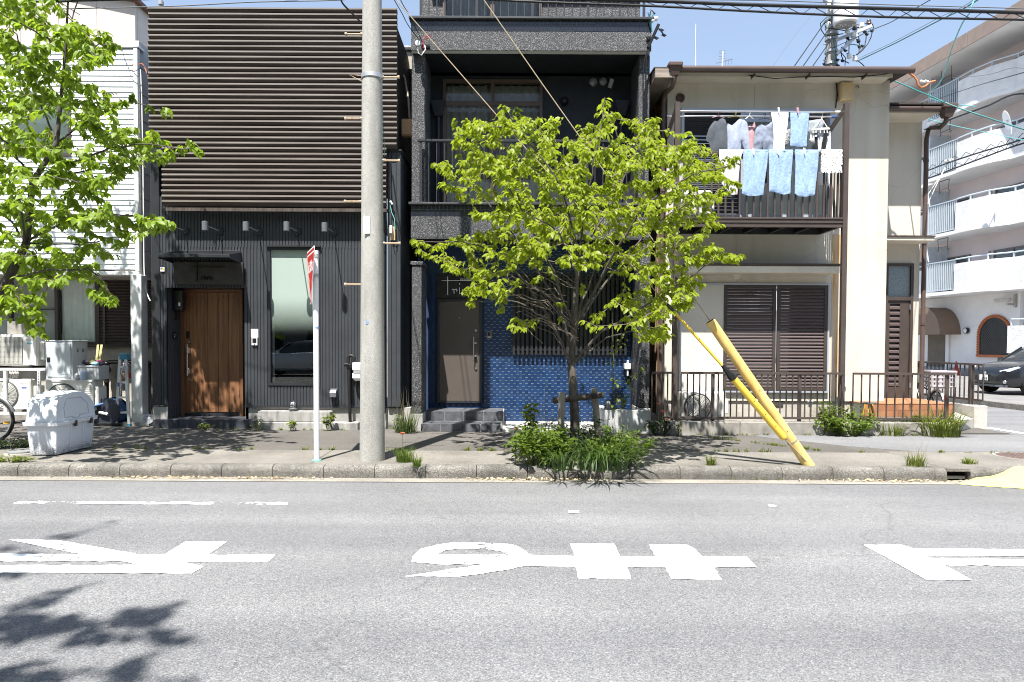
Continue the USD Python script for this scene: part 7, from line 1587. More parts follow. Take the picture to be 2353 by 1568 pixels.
for (x0_, y0_, x1_, y1_, lab, m) in ((671, 655, 711, 717, 'small printed bottle with a white cap beside the clear crate', mat('printed_bottle_look', (.25, .22, .3), .4, col2=(.7, .7, .72), scale=45)), (722, 622, 764, 717, 'pale blue detergent refill in front of the clear crate', mat('pale_blue_bottle_look', (.42, .5, .66), .4, var=.1))):
    c0_ = C((x0_ + x1_) / 2, y1_, YX - .06); r = (C(x1_, 0, YX)[0] - C(x0_, 0, YX)[0]) / 2; hh = C(0, y0_, YX)[2] - C(0, y1_, YX)[2]
    bt = thing('bottle', lab, 'bottle', loc=c0_)
    part(bt, 'body', lathe([(0, 0), (r * .95, .003), (r, .02), (r, hh * .7), (r * .6, hh * .86), (0, hh * .87)], 14, c0_), m, smooth=35); part(bt, 'cap', lathe([(0, hh * .871), (r * .5, hh * .872), (r * .5, hh), (0, hh)], 12, c0_), white_pl)
yb = thing('yellow_boards', 'two pale yellow boards leaning behind the clear crate', 'boards', loc=C(880, 560, 12.2))
for p_ in (((862, 585), (880, 402)), ((886, 590), (912, 402))): part(yb, 'board', bar(C(*p_[0], 12.2), C(*p_[1], 12.3), .04, .012, up=(0, 1, 0)), mat('yellow_board_look', (.5, .46, .2), .7))
# pipes on the mortar wall, ladders, hose reel, planter
bp = thing('black_pipework', 'black water pipes and valve on the mortar wall behind the stepladder', 'pipe', loc=C(1000, 900, 12.85))
part(bp, 'pipe', tube([C(955, 900, 12.85), C(955, 580, 12.85), C(962, 563, 12.85), C(980, 558, 12.85), C(1310, 558, 12.85), C(1326, 563, 12.85), C(1332, 580, 12.85), C(1336, 900, 12.85)], .04, 10), black_plastic, smooth=True)
for p_ in ((955, 575), (1328, 572)): part(bp, 'elbow', sph(C(*p_, 12.85), .058, 2), black_plastic, smooth=True)
part(bp, 'valve', [rod(C(925, 628, 12.8), C(985, 628, 12.8), .04, 10), rod(C(955, 655, 12.85), C(955, 600, 12.85), .058, 10)], black_plastic)
part(bp, 'joint', rod(C(972, 730, 12.8), C(940, 742, 12.8), .03, 8), black_plastic)
sl2 = thing('stepladder', 'aluminium stepladder with a teal top leaning folded against the white post', 'ladder', loc=C(1105, 1120, 11.9))
alm = mat('ladder_aluminium_look', (.55, .57, .58), .35, metal=.7, var=.06)
for (p0, p1, dy) in (((1040, 1120), (1078, 505), 0), ((1158, 1125), (1128, 505), .0), ((1075, 1050), (1085, 520), .25), ((1150, 1060), (1125, 520), .25)):
    part(sl2, 'stile', bar(C(*p0, 11.9 + dy), C(*p1, 12.0 + dy * .3), .045, .03, up=(0, 1, 0)), alm); part(sl2, 'foot', bar(C(p0[0], p0[1] + 6, 11.9 + dy), C(p0[0] + 1, p0[1] - 14, 11.9 + dy), .055, .05, up=(0, 1, 0)), mat('teal_plastic_look', (.03, .16, .25), .5))
for k in range(4): 
    f_ = .18 + .22 * k; xl_, xr_ = 1040 + 38 * f_, 1158 - 30 * f_; yy_ = 1120 - 615 * f_; part(sl2, 'tread', bar(C(xl_, yy_, 11.91 + .1 * f_), C(xr_, yy_, 11.91 + .1 * f_), .05, .03), alm)
part(sl2, 'top_cap', cb(1064, 482, 1142, 540, 11.98, .1, .01), mat('teal_plastic_look', (.03, .16, .25), .5))
part(sl2, 'locking_arm', bar(C(1070, 720, 11.88), C(1112, 590, 11.95), .02, .015), alm)
part(sl2, 'sticker', cb(1050, 740, 1066, 776, 11.91, .003, 0), mat('blue_badge_look', (.05, .08, .35), .5))
dl = thing('stepladder', 'dark folded stepladder behind the white post', 'ladder', loc=C(1330, 1030, 12.3))
dmt = mat('dark_ladder_look', (.14, .15, .17), .4, metal=.4)
for p0, p1 in (((1345, 1030), (1290, 590)), ((1372, 1025), (1310, 590))): part(dl, 'stile', bar(C(*p0, 12.3), C(*p1, 12.4), .035, .03, up=(0, 1, 0)), dmt)
for k in range(3): part(dl, 'tread', bar(C(1290, 970 - 155 * k, 12.25), C(1352 - 14 * k, 960 - 155 * k, 12.3), .05, .03), dmt)
hr = thing('hose_reel', 'dark hose reel with a white crank handle behind the white bin', 'hose reel', loc=C(940, 1110, 11.9))
c_ = C(943, 1015, 11.9); R_ = .26
part(hr, 'side_disc', lathe([(0, .02), (R_ * .8, .02), (R_ * .96, .01), (R_, 0), (R_, -.03), (0, -.03)], 30, c_, 'y'), mat('reel_look', (.03, .035, .05), .4), smooth=35)
part(hr, 'hose', [tube([(c_[0] + math.cos(a) * (R_ - .02), 11.98 + .03 * k, c_[2] + math.sin(a) * (R_ - .02)) for a in np.linspace(0, 6.28, 26)], .014, 6, caps=False, up=(0, 1, 0)) for k in range(6)], mat('blue_hose_look', (.05, .12, .28), .5), smooth=True)
part(hr, 'rear_disc', lathe([(0, .0), (R_, 0), (R_, -.03), (0, -.03)], 30, c_ + [0, .27, 0], 'y'), mat('reel_look', (.03, .035, .05)))
part(hr, 'crank', rod(C(890, 1008, 11.84), C(965, 1025, 11.84), .024, 10), white_pl, smooth=35); part(hr, 'base', box(c_[0] - .28, c_[0] + .28, 11.86, 12.2, SW, SW + .05, .01), black_plastic)
part(hr, 'hose_end', tube([C(830, 960, 11.8), C(870, 945, 11.8), C(925, 930, 11.85)], .02, 7), mat('blue_hose_look', (.05, .12, .28)), smooth=True)
pb3 = thing('grey_planter', 'small grey planter with a rag hanging over it at the foot of the white post', 'planter', loc=C(1340, 1140, 11.85))
a, b = C(1285, 1150, 11.85), C(1385, 1040, 11.85)
part(pb3, 'tub', hull([(a[0] + .03, 11.88, SW), (b[0] - .03, 11.88, SW), (a[0] + .03, 12.05, SW), (b[0] - .03, 12.05, SW), (a[0], 11.85, b[2]), (b[0], 11.85, b[2]), (a[0], 12.1, b[2]), (b[0], 12.1, b[2])]), grey_pl)
part(pb3, 'rag', grid(lambda u, v: (a[0] - .02 + .2 * u, 11.835 - .012 * np.sin(u * 14) + (v > .75) * .14 * (v - .75) * 4, b[2] + .012 - .17 * (1 - v) * (v <= .75) * (1 - .5 * np.abs(u - .4)) + .01 * np.sin(u * 9)), 24, 12), mat('grey_rag_look', (.42, .43, .46), .9), smooth=True)
rb = thing('rubble', 'small broken stones beside the grey planter', 'stones', loc=C(1280, 1140, 11.8))
for k in range(5):
    v, f = sph((0, 0, 0), 1, 1); part(rb, 'stone', (v * rr_.uniform(.03, .06, 3) * (1 + .3 * (rr_.random((len(v), 1)) - .5)) + C(1268 + 12 * k, 1138 + rr_.uniform(-6, 4), 11.78), f), conc_dark)
jn = [('red plastic can behind the stepladder', (1152, 642, 1186, 705), (.5, .05, .03)), ('white plastic canister low behind the stepladder', (1070, 955, 1110, 1085), (.6, .62, .66)), ('brown board piece behind the stepladder', (1090, 650, 1122, 735), (.3, .16, .07)), ('pink spray bottle hanging at the stepladder top', (1093, 560, 1128, 640), (.6, .35, .4)), ('grey carton stacked behind the stepladder', (1085, 738, 1130, 815), (.35, .36, .33))]
for lab, (x0_, y0_, x1_, y1_), col in jn:
    nm = 'can' if 'can' in lab else 'board' if 'board' in lab else 'bottle' if 'bottle' in lab else 'carton'
    t = thing(nm, lab, nm, loc=C((x0_ + x1_) / 2, y1_, 12.2)); part(t, 'body', cb(x0_, y0_ + 8, x1_, y1_, 12.2, .12, .012), mat('junk_' + nm + '_look_' + str(x0_), col, .5)); part(t, 'top', cb((x0_ * 2 + x1_) / 3, y0_, (x0_ + 2 * x1_) / 3, y0_ + 7, 12.22, .06, .005), grey_pl)
pdl = thing('broom', 'yellow and black broom head lying on the pavement by the bicycle wheel', 'broom', loc=C(60, 1110, 10.4))
part(pdl, 'head', hull([C(30, 1092, 10.4), C(110, 1085, 10.4), C(28, 1112, 10.4), C(105, 1112, 10.4), C(30, 1092, 10.55), C(110, 1085, 10.55)]), mat('broom_yellow_look', (.6, .36, .04), .6)); part(pdl, 'brush', hull([C(112, 1082, 10.4), C(196, 1098, 10.4), C(108, 1112, 10.4), C(190, 1106, 10.4), C(112, 1080, 10.5), C(190, 1092, 10.5)]), black_plastic)
# ------------------------------------------------------------------ beige house yard: air conditioners, lamps, stool
YB3 = 11.55
a, b = P3(1567, 966, YB3), P3(1668, 902, YB3); fc = P3(1603, 935, YB3)
ac('white air conditioner with a square fan grille behind the long railing', a[0], b[0], max(a[2], .2), b[2], YB3, .3, 'fan', (fc[0], fc[2], .21))
a, b = P3(1566, 497, 11.6), P3(1635, 438, 11.6)
ac('white air conditioner on the steel balcony floor at its left end', a[0], b[0], a[2] + .02, b[2], 11.6, .28, 'grid')
for px_, py_, lab in ((1928, 915, 'white solar garden lamp stuck in the bed behind the leafy shrub'), (1861, 922, 'white solar garden lamp beside the long railing')):
    c_ = P3(px_, py_ + 14, 11.35); t = thing('garden_lamp', lab, 'garden lamp', loc=c_)
    part(t, 'stake', rod((c_[0], c_[1], .3), c_, .006, 6), steel); part(t, 'glass', lathe([(.03, 0), (.04, .09), (.04, .1)], 14, c_), mat('lamp_glass_look', (.4, .42, .42)), smooth=True); part(t, 'cap', lathe([(0, .13), (.03, .125), (.058, .105), (.058, .1), (0, .1)], 16, c_), white_pl, smooth=35)
c_ = P3(1996, 926, 11.45); sto = thing('round_stool', 'small round stool with yellow legs behind the leafy shrub', 'stool', loc=(c_[0], 11.45, .3))
part(sto, 'seat', lathe([(.1, -.012), (.13, 0), (.1, .012), (.09, 0), (.1, -.012)], 20, c_), mat('stool_grey_look', (.12, .13, .15), .4), smooth=True)
for a_ in (0, 2.1, 4.2): part(sto, 'leg', rod(c_ + [.06 * math.cos(a_), .06 * math.sin(a_), -.01], (c_[0] + .11 * math.cos(a_), 11.45 + .11 * math.sin(a_), .36), .009, 6), mat('yellow_leg_look', (.7, .4, .03), .4))
# ------------------------------------------------------------------ yellow guy wire guards, net
yel = mat('yellow_guard_look', (.52, .34, .10), .5, col2=(.72, .53, .20), scale=2.2, detail=8, stretch=(3, 3, .8), coat=.2)
yel2 = mat('bright_yellow_guard_look', (.68, .46, .06), .4, var=.12)
gx, gy = G(1858, 1069); base = np.array([gx, gy, SW]); topg = P3(1632, 738, gy + .05)
gg = thing('guy_wire_guard', 'thick yellow tube guarding a guy wire, leaning left from the kerb', 'guy guard', loc=base)
dirg = (topg - base) / np.linalg.norm(topg - base)
part(gg, 'tube', tube([base + dirg * .36, topg], .062, 22), yel, smooth=35)
part(gg, 'lower_sleeve', tube([base - dirg * .03, base + dirg * .355], [.068, .065], 22), yel, smooth=35)
part(gg, 'seam', tube([base + dirg * .34, base + dirg * .36], .0665, 22), conc_dark)
part(gg, 'tube_mouth', tube([topg - dirg * .03, topg + dirg * .002], .055, 18), darkm)
for t_ in (.5, 1.1): part(gg, 'bolt', sph(base + dirg * t_ + np.array([.0, -.064, .01]), .006, 1), black_plastic)
wire_m = mat('rusty_wire_look', (.33, .27, .18), .7, var=.25, scale=60)
topw = np.array([pbx, pby - .05, Z(850, -366, pby)])
w1 = thing('guy_wire', 'rusty guy wire running from the utility pole down into the thick yellow tube', 'wire', loc=topg)
part(w1, 'wire', tube([topg, topg + (topw - topg) * .5 + [0, 0, -.03], topw], .0065, 6), wire_m)
p0, p1, p2, p3_ = (P3(*q_, gy - .1) for q_ in ((1803, 1008), (1686, 871), (1664, 845), (1549, 717)))
sg_ = thing('guy_wire_guard', 'slim yellow guy wire guard with a black tapered collar beside the thick tube', 'guy guard', loc=p0)
part(sg_, 'lower_tube', tube([p0, p0 + (p1 - p0) * .03, p1], [.03, .044, .044], 18), yel2, smooth=35)
part(sg_, 'collar', tube([p1, p1 + (p2 - p1) * .3, p1 + (p2 - p1) * .4, p2 + (p2 - p1) * .2], [.05, .05, .042, .02], 16), black_plastic, smooth=35)
part(sg_, 'upper_tube', tube([p2, p3_], .017, 12), yel2, smooth=35)
p4 = P3(1533, 699, gy - .1); part(sg_, 'tip', tube([p3_, p3_ + (p4 - p3_) * .5, p4], [.014, .022, .016], 10), black_plastic)
for t_ in (.2, .4, .62): part(sg_, 'bolt', sph(p0 + (p1 - p0) * t_ + [0, -.043, .01], .006, 1), black_plastic)
w2 = thing('guy_wire', 'second guy wire from the utility pole down to the slim yellow guard', 'wire', loc=p4)
topw2 = np.array([pbx, pby - .06, Z(850, -60, pby)]); 
part(w2, 'wire', tube([p0, base + [0, -.05, 0]], .008, 6), wire_m); part(w2, 'wire', tube([p4, p4 + (topw2 - p4) * .5 + [0, 0, -.04], topw2], .006, 6), wire_m)
def net_fn(u, v):
    x = X(2212, 1120, 7.9) + 2.6 * u; s = np.minimum(1, (u * 3.2)) ** .7
    y = 8.02 - .36 * s * (1 - v) + .1 * v * s - .06 * (1 - s); lump = meshkit.fbm(np.stack([x * 3, y * 4, v * 2], -1), 3, 4)
    z = .006 + (.015 + .13 * np.sin(np.clip(v, 0, 1) * math.pi * .55)) * s * (.55 + .9 * lump) * (v > 0.02)
    return x, y, z
single('yellow_net', grid(net_fn, 70, 26), mat('yellow_net_look', (.72, .68, .16), .7, var=.1, scale=6, bump=.5, bscale=160, bdist=.004), 'pale yellow crow net lying crumpled on the kerb and road at the right edge', 'net', smooth=True)
# ------------------------------------------------------------------ laundry
zl = lambda x, y: zm(x, y, 2780, 400, 3.795)
from scipy.spatial import Delaunay
def garment(pts, Y, bulge=.05, fold=.018, seed=0, step=.022, vert=3.2):
    """a soft double layer in the outline given in crop pixels, hanging in the plane Y"""
    pg = Polygon([(P(*zl(*p_), Y)) for p_ in pts]).buffer(0); pg = pg.buffer(.006).buffer(-.003)
    if pg.geom_type != 'Polygon': pg = max(pg.geoms, key=lambda q_: q_.area)
    bd = np.array([pg.exterior.interpolate(t_).coords[0] for t_ in np.arange(0, pg.exterior.length, step)])
    x0, z0, x1, z1 = pg.bounds; r = np.random.default_rng(seed)
    gx_, gz_ = np.meshgrid(np.arange(x0, x1, step), np.arange(z0, z1, step)); ip = np.column_stack([gx_.ravel(), gz_.ravel()]) + r.normal(0, step * .1, (gx_.size, 2))
    inn = pg.buffer(-step * .5); ip = np.array([p_ for p_ in ip if inn.contains(Point(p_))]).reshape(-1, 2)
    al = np.vstack([bd, ip]); tri_ = Delaunay(al).simplices
    cen = al[tri_].mean(1); tri_ = tri_[[pg.contains(Point(c_)) for c_ in cen]]
    d = np.array([pg.exterior.distance(Point(p_)) for p_ in al]); q = np.stack([al[:, 0] * 17, np.full(len(al), seed * 3.1), al[:, 1] * vert], -1)
    n_ = (meshkit.fbm(q, 3, seed) - .5); hgt = bulge * (1 - np.exp(-d / .05)) + fold * 3.2 * n_ * (1 - np.exp(-d / .012))
    f0 = np.column_stack([al[:, 0], Y - hgt, al[:, 1]]); b0_ = np.column_stack([al[:, 0], Y + .012 + hgt * .4, al[:, 1]])
    a_ = al[tri_]; cw = np.cross(a_[:, 1] - a_[:, 0], a_[:, 2] - a_[:, 0]); tri_ = np.where(cw[:, None] < 0, tri_[:, ::-1], tri_)
    return np.vstack([f0, b0_]), np.vstack([tri_, tri_[:, ::-1] + len(al)])
def cloth_mat(name, col, var=.12, scale=30, bump=.5, bs=180): return mat(name, col, .95, var=var, scale=scale, bump=bump, bscale=bs, bdist=.006, spec=.1, sheen=.15)
def hanger(t, x, y, Y, m, half=90, drop=95):
    a_ = P3(*zl(x, y), Y); l_ = P3(*zl(x - half, y + drop), Y); r__ = P3(*zl(x + half, y + drop), Y); n_ = P3(*zl(x, y + 65), Y)
    part(t, 'hanger', [tube([a_ + [-.015, 0, -.01], a_ + [-.01, 0, .012], a_ + [.012, 0, .014], a_ + [.014, 0, -.012], n_], .0045, 6), tube([n_, l_], .0055, 6), tube([n_, r__], .0055, 6)], m)
pinkm, yelm, blkm = mat('pink_hanger_look', (.6, .3, .36), .4), mat('yellow_hanger_look', (.65, .48, .08), .4), black_plastic
YLn = YP2 + .27
t = thing('sweatshirt', 'dark grey sweatshirt on a pink hanger, leftmost of the laundry', 'clothing', loc=P3(*zl(330, 600), YLn))
part(t, 'fabric', garment([(300, 320), (340, 330), (385, 290), (410, 278), (455, 300), (475, 360), (490, 520), (492, 700), (470, 790), (300, 800), (240, 760), (215, 640), (170, 620), (175, 560), (215, 430), (260, 360)], YLn, .022, .016, 1), cloth_mat('dark_grey_jersey_look', (.085, .095, .11)), smooth=True); hanger(t, 352, 175, YLn, pinkm)
t = thing('long_sleeve_shirt', 'pale blue grey long sleeved shirt on a yellow hanger', 'clothing', loc=P3(*zl(650, 600), YLn))
part(t, 'fabric', garment([(500, 360), (560, 395), (620, 340), (680, 285), (740, 300), (790, 350), (812, 480), (820, 620), (838, 790), (770, 800), (730, 690), (700, 620), (690, 790), (560, 800), (500, 790), (478, 700), (490, 560), (480, 440)], YLn + .02, .022, .02, 2), cloth_mat('pale_blue_jersey_look', (.32, .36, .46)), smooth=True); hanger(t, 613, 178, YLn + .02, yelm, 115)
t = thing('camisole', 'pink camisole hanging between the blue shirt and the grey trousers', 'clothing', loc=P3(*zl(850, 600), YLn + .1))
part(t, 'fabric', garment([(810, 400), (840, 395), (870, 420), (905, 330), (915, 420), (900, 480), (895, 640), (900, 790), (830, 790), (825, 600), (808, 480)], YLn + .1, .02, .015, 3), cloth_mat('pink_cotton_look', (.5, .3, .32)), smooth=True); hanger(t, 825, 180, YLn + .1, white_pl, 60, 110)
t = thing('trousers', 'grey jersey trousers bunched on a black hanger', 'clothing', loc=P3(*zl(1050, 600), YLn))
part(t, 'fabric', garment([(960, 400), (1010, 375), (1070, 400), (1120, 370), (1190, 310), (1215, 340), (1212, 500), (1205, 800), (1050, 800), (1030, 680), (985, 800), (895, 800), (890, 680), (910, 520), (925, 440)], YLn, .025, .03, 4, vert=6), cloth_mat('mid_grey_jersey_look', (.22, .25, .32)), smooth=True); hanger(t, 1055, 215, YLn, blkm, 85, 80)
def towel(name, lab, pts, Y, m, over=.12, peg=None, seed=0, thick=.012, fold=.012):
    t = thing(name, lab, 'towel', loc=P3(*zl(*pts[-1]), Y)); part(t, 'fabric', garment(pts, Y, thick, fold, seed), m, smooth=True)
    xs_ = [p_[0] for p_ in pts]; ys_ = [p_[1] for p_ in pts]; x0_, x1_ = P(*zl(pts[0][0], pts[0][1]), Y)[0], P(*zl(pts[1][0], pts[1][1]), Y)[0]; zt_ = P(*zl(pts[0][0], pts[0][1]), Y)[1]
    part(t, 'fold_over', grid(lambda u, v: (x0_ + (x1_ - x0_) * u, Y + .045 - .05 * np.cos(v * math.pi * .5 + math.pi * 1.0 * 0) * np.where(v < .5, 1, 1) * (1 - v) + .03 * v, zt_ - .004 + .022 * np.sin(np.clip(v * 2, 0, 1) * math.pi) - over * np.clip(v * 2 - 1, 0, 1)), 10, 12), m, smooth=True)
    if peg:
        for (px_, py_, m2) in peg:
            c_ = P3(*zl(px_, py_), Y - .03); part(t, 'peg', [bar(c_ + [0, -.004, .05], c_ + [.01, 0, -.05], .016, .012, up=(0, 1, 0)), bar(c_ + [-.006, .02, .06], c_ + [.0, .01, -.03], .014, .01, up=(0, 1, 0))], m2)
    return t
blue_t = cloth_mat('blue_towel_look', (.27, .385, .58), .25, 30, 1.0, 90); white_t = cloth_mat('white_towel_look', (.72, .72, .7), .04)
towel('towel', 'long white towel pegged on the front drying pole', [(1155, 193), (1418, 193), (1400, 400), (1362, 600), (1358, 800), (1188, 800), (1200, 600), (1190, 400)], YLn - .03, white_t, peg=[(1272, 165, white_pl)], seed=5)
towel('towel', 'short pale blue towel pegged high on the front drying pole', [(1447, 193), (1734, 193), (1712, 400), (1690, 640), (1695, 700), (1570, 715), (1500, 695), (1448, 690), (1458, 400)], YLn - .03, blue_t, peg=[(1560, 165, pinkm)], seed=6)
YR = YP2 - .015
towel('towel', 'lavender towel on the balcony rail half hidden by tree leaves', [(370, 765), (735, 765), (700, 850), (670, 1050), (655, 1230), (640, 1430), (560, 1440), (400, 1260), (375, 1000)], YR, cloth_mat('lavender_towel_look', (.55, .52, .6), .12), seed=7)
towel('towel', 'blue towel on the balcony rail, first from the left', [(735, 768), (1108, 768), (1090, 1000), (1060, 1200), (1032, 1440), (900, 1455), (800, 1450), (715, 1420), (740, 1200)], YR - .004, blue_t, peg=[(885, 790, white_pl)], seed=8)
towel('towel', 'blue towel on the balcony rail, in the middle', [(1118, 768), (1487, 768), (1470, 1000), (1452, 1200), (1445, 1415), (1350, 1435), (1200, 1395), (1130, 1390), (1130, 1000)], YR - .004, blue_t, peg=[(1262, 790, white_pl)], seed=9)
towel('towel', 'blue towel on the balcony rail, next to the white fluffy mat', [(1520, 768), (1877, 768), (1862, 1000), (1840, 1200), (1812, 1440), (1700, 1465), (1580, 1465), (1520, 1420), (1530, 1000)], YR - .004, blue_t, peg=[(1660, 780, white_pl)], seed=10)
mt = thing('bath_mat', 'white fluffy bath mat over the right end of the balcony rail', 'mat', loc=P3(*zl(2060, 1090), YR - .02))
a_, b_ = P3(*zl(1910, 1092), YR - .01), P3(*zl(2222, 752), YR - .01)
part(mt, 'mat', box(a_[0], b_[0], YR - .012, YR - .002, a_[2], b_[2]), white_t)
rr2 = np.random.default_rng(12); vs = []
for k in range(900):
    x, z = rr2.uniform(a_[0], b_[0]), rr2.uniform(a_[2], b_[2]); vs.append(tube([(x, YR - .012, z), (x + rr2.normal(0, .006), YR - .035, z - .004), (x + rr2.normal(0, .01), YR - .04, z - .03)], [.006, .006, .004], 4))
part(mt, 'tufts', vs, white_t, kind='stuff')
hg = thing('clip_hanger', 'white clip hanger with black socks and underwear at the right end of the pole', 'hanger', loc=P3(*zl(1915, 430), YLn))
q = lambda x, y, dy=0: P3(*zl(x, y), YLn + dy)
part(hg, 'hook', tube([q(1910, 205), q(1922, 180), q(1938, 200), q(1922, 290)], .006, 6), white_pl)
part(hg, 'arms', [tube([q(1922, 285), q(1800, 440)], .007, 6), tube([q(1922, 285), q(2010, 425)], .007, 6), tube([q(1922, 285, .02), q(1850, 430, .2)], .006, 6)], white_pl)
part(hg, 'frame', [bar(q(1775, 455, -.02), q(2040, 440, -.02), .03, .02), bar(q(1800, 440, .25), q(2020, 430, .25), .02, .02), bar(q(1775, 455, -.02), q(1800, 440, .25), .02, .02), bar(q(2040, 440, -.02), q(2020, 430, .25), .02, .02)], white_pl)
for x_ in (1790, 1835, 1900, 1960, 2005): part(hg, 'clip', bar(q(x_, 465, -.03), q(x_, 505, -.03), .012, .01), white_pl)
sk = cloth_mat('black_sock_look', (.015, .015, .018))
for lab, pts in (('black sock with a white mark, left on the clip hanger', [(1818, 500), (1860, 500), (1858, 620), (1866, 760), (1800, 775), (1770, 740), (1790, 690), (1835, 650)]), ('black sock hanging askew, right on the clip hanger', [(1975, 485), (2025, 515), (1990, 620), (1965, 760), (1915, 790), (1935, 640)])):
    t = thing('sock', lab, 'sock', loc=P3(*zl(*pts[3]), YLn)); part(t, 'fabric', garment(pts, YLn - .03, .015, .006, 21, .012), sk, smooth=True)
    if 'white mark' in lab: part(t, 'mark', garment([(1826, 535), (1850, 535), (1850, 552), (1826, 552)], YLn - .052, .002, 0, 3, .01), white_pl)
for lab, pts, m, s_ in (('white underwear on the left side of the clip hanger', [(1765, 505), (1815, 500), (1825, 600), (1815, 660), (1770, 640), (1745, 610)], white_t, 31), ('pale grey undershirt between the two socks on the clip hanger', [(1875, 500), (1950, 500), (1940, 640), (1920, 790), (1860, 800), (1870, 640)], cloth_mat('pale_grey_cotton_look', (.5, .52, .56)), 32), ('white undershirt at the right end of the clip hanger', [(2000, 520), (2050, 470), (2060, 600), (2062, 860), (1985, 860), (1990, 640)], white_t, 33)):
    t = thing('underwear', lab, 'clothing', loc=P3(*zl(*pts[0]), YLn)); part(t, 'fabric', garment(pts, YLn + .02, .02, .02, s_), m, smooth=True)
for lab, pts, m, s_ in (('dark striped shirt behind the white towel', [(1370, 460), (1440, 440), (1470, 480), (1410, 690), (1362, 700)], mat('striped_cotton_look', (.03, .03, .035), .9, col2=(.5, .5, .5), scale=1.0, stretch=(30, 30, 130), lo=.45, hi=.55), 41), ('dark blue garment hanging behind the first two blue towels', [(1085, 800), (1120, 790), (1120, 1000), (1125, 1240), (1060, 1270), (1070, 1000)], cloth_mat('dark_blue_cotton_look', (.05, .07, .11)), 42), ('grey checked shirt on the rear pole behind the clip hanger', [(1735, 320), (1900, 290), (1960, 340), (1900, 480), (1760, 520), (1720, 470)], cloth_mat('grey_check_look', (.3, .33, .36)), 43), ('white cloth low behind the balcony bars at the right', [(1850, 1090), (1985, 1090), (1980, 1290), (1870, 1290)], white_t, 44), ('white towel on the rear pole at the right window edge', [(2000, 1100), (2062, 1100), (2060, 1280), (2010, 1310)], white_t, 45)):
    t = thing('garment', lab, 'clothing', loc=P3(*zl(*pts[0]), YLn + .25)); part(t, 'fabric', garment(pts, YLn + .25, .02, .02, s_), m, smooth=True)
# ================================================================== overhead: poles, cables, antennas
zr = lambda x, y: zm(x, y, 3000, 0, 2.147)
z5 = lambda x, y: zm(x, y, 3400, 0, 1.5675)
z3r = lambda x, y: zm(x, y, 0, 0, 1.4706)
z4r = lambda x, y: zm(x, y, 1500, 0, 1.5687)
cab = mat('black_cable_look', (.012, .013, .015), .5); teal = mat('teal_cable_look', (.03, .16, .16), .5); greyw = mat('grey_wire_look', (.12, .13, .14), .6)
def cable(label, pts, r, m, cv=None, extra=(), n=24, name='cable'):
    """pts: (photo x, photo y, depth) along the cable"""
    w = np.array([P3(a, b, y) for a, b, y in pts]); t_ = np.linspace(0, 1, len(w)); tt = np.linspace(0, 1, n)
    if len(w) > 2:
        from scipy.interpolate import PchipInterpolator
        w = np.column_stack([PchipInterpolator(t_, w[:, k])(tt) for k in range(3)])
    t = thing(name, label, name, loc=w[0]); part(t, 'strand', tube(w, r, 6), m, smooth=True)
    return t, w
yk = 8.75
t1, u1 = cable('upper thick black cable of the bundle along the road at the top right', [(849, -40, yk), (*z4r(950, -16), yk), (*z4r(1720, 6), yk), (*zr(0, 42), yk), (*zr(1180, 75), yk), (*zr(2353, 112), yk), (2700, 45, yk)], .022, cab, n=60)
t2, u2 = cable('lower black cable laced under the thick cable at the top right', [(849, -20, yk), (*z4r(950, 10), yk), (*z4r(1720, 38), yk), (*zr(0, 98), yk), (*zr(1180, 148), yk), (*zr(2353, 172), yk), (2700, 55, yk)], .014, cab, n=60)
cable('thin twisted messenger wire above the thick cable', [(849, -55, yk), (*z4r(1600, -6), yk), (*zr(0, 3), yk), (*zr(1180, 42), yk), (*zr(2353, 76), yk), (2700, 36, yk)], .006, greyw, n=40)
L_ = []
xs = np.arange(0.9, 9.4, .36)
def at_x(u, x): return np.array([x, yk, np.interp(x, u[:, 0], u[:, 2])])
for i, x in enumerate(xs): L_.append(tube([at_x(u1, x), at_x(u2, x + .19) + [0, -.01, 0], at_x(u2, x + .24), at_x(u1, x + .36)], .005, 4))
part(t2, 'lacing', L_, cab, kind='stuff')
cable('black cable with loops across the top left corner', [(-60, 8, 8.9), (*z3r(250, 10), 8.9), (*z3r(500, 4), 8.9), (*z3r(900, -6), 8.9), (849, -40, 8.8)], .014, cab)
cable('second black cable just below the top left corner', [(-60, 2, 8.9), (*z3r(100, 14), 8.9), (*z3r(200, 8), 8.9), (*z3r(330, 12), 8.9), (*z3r(520, 2), 8.9), (849, -50, 8.8)], .010, cab)
cable('thin pale wire from the left tree up to the concrete utility pole', [(-40, 27, 9.5), (*z3r(80, 57), 9.5), (*z3r(1000, 38), 9.3), (*z3r(1500, 13), 9.0), (*z3r(2000, 1), 8.8), (845, -20, 8.75)], .007, greyw)
cable('short black cable from the utility pole down behind the louvre top', [(775, -20, 8.7), (784, 2, 8.9), (800, 22, 9.6), (829, 51, 10.6)], .012, cab)
cable('service wire from the pole to the left end of the upper black balcony', [(848, -100, 8.7), (905, -2, 10.0), (930, 44, 10.9), (968, 98, 11.48)], .007, cab)
cable('second service wire from the pole to the same balcony end', [(870, -150, 8.7), (918, -6, 10.0), (943, 40, 10.9), (970, 96, 11.48)], .007, cab)
cable('thin black wire slanting down from the top left over the tan wall', [(*z3r(330, -5), 9.0), (*z3r(400, 45), 10), (*z3r(470, 88), 11.2)], .006, cab)
cable('green earth wire running down the right side of the utility pole', [(866, 0, 8.56), (872, 100, 8.56), (879, 250, 8.58), (884, 360, 8.6)], .004, mat('green_wire_dark_look', (.03, .12, .08), .5))
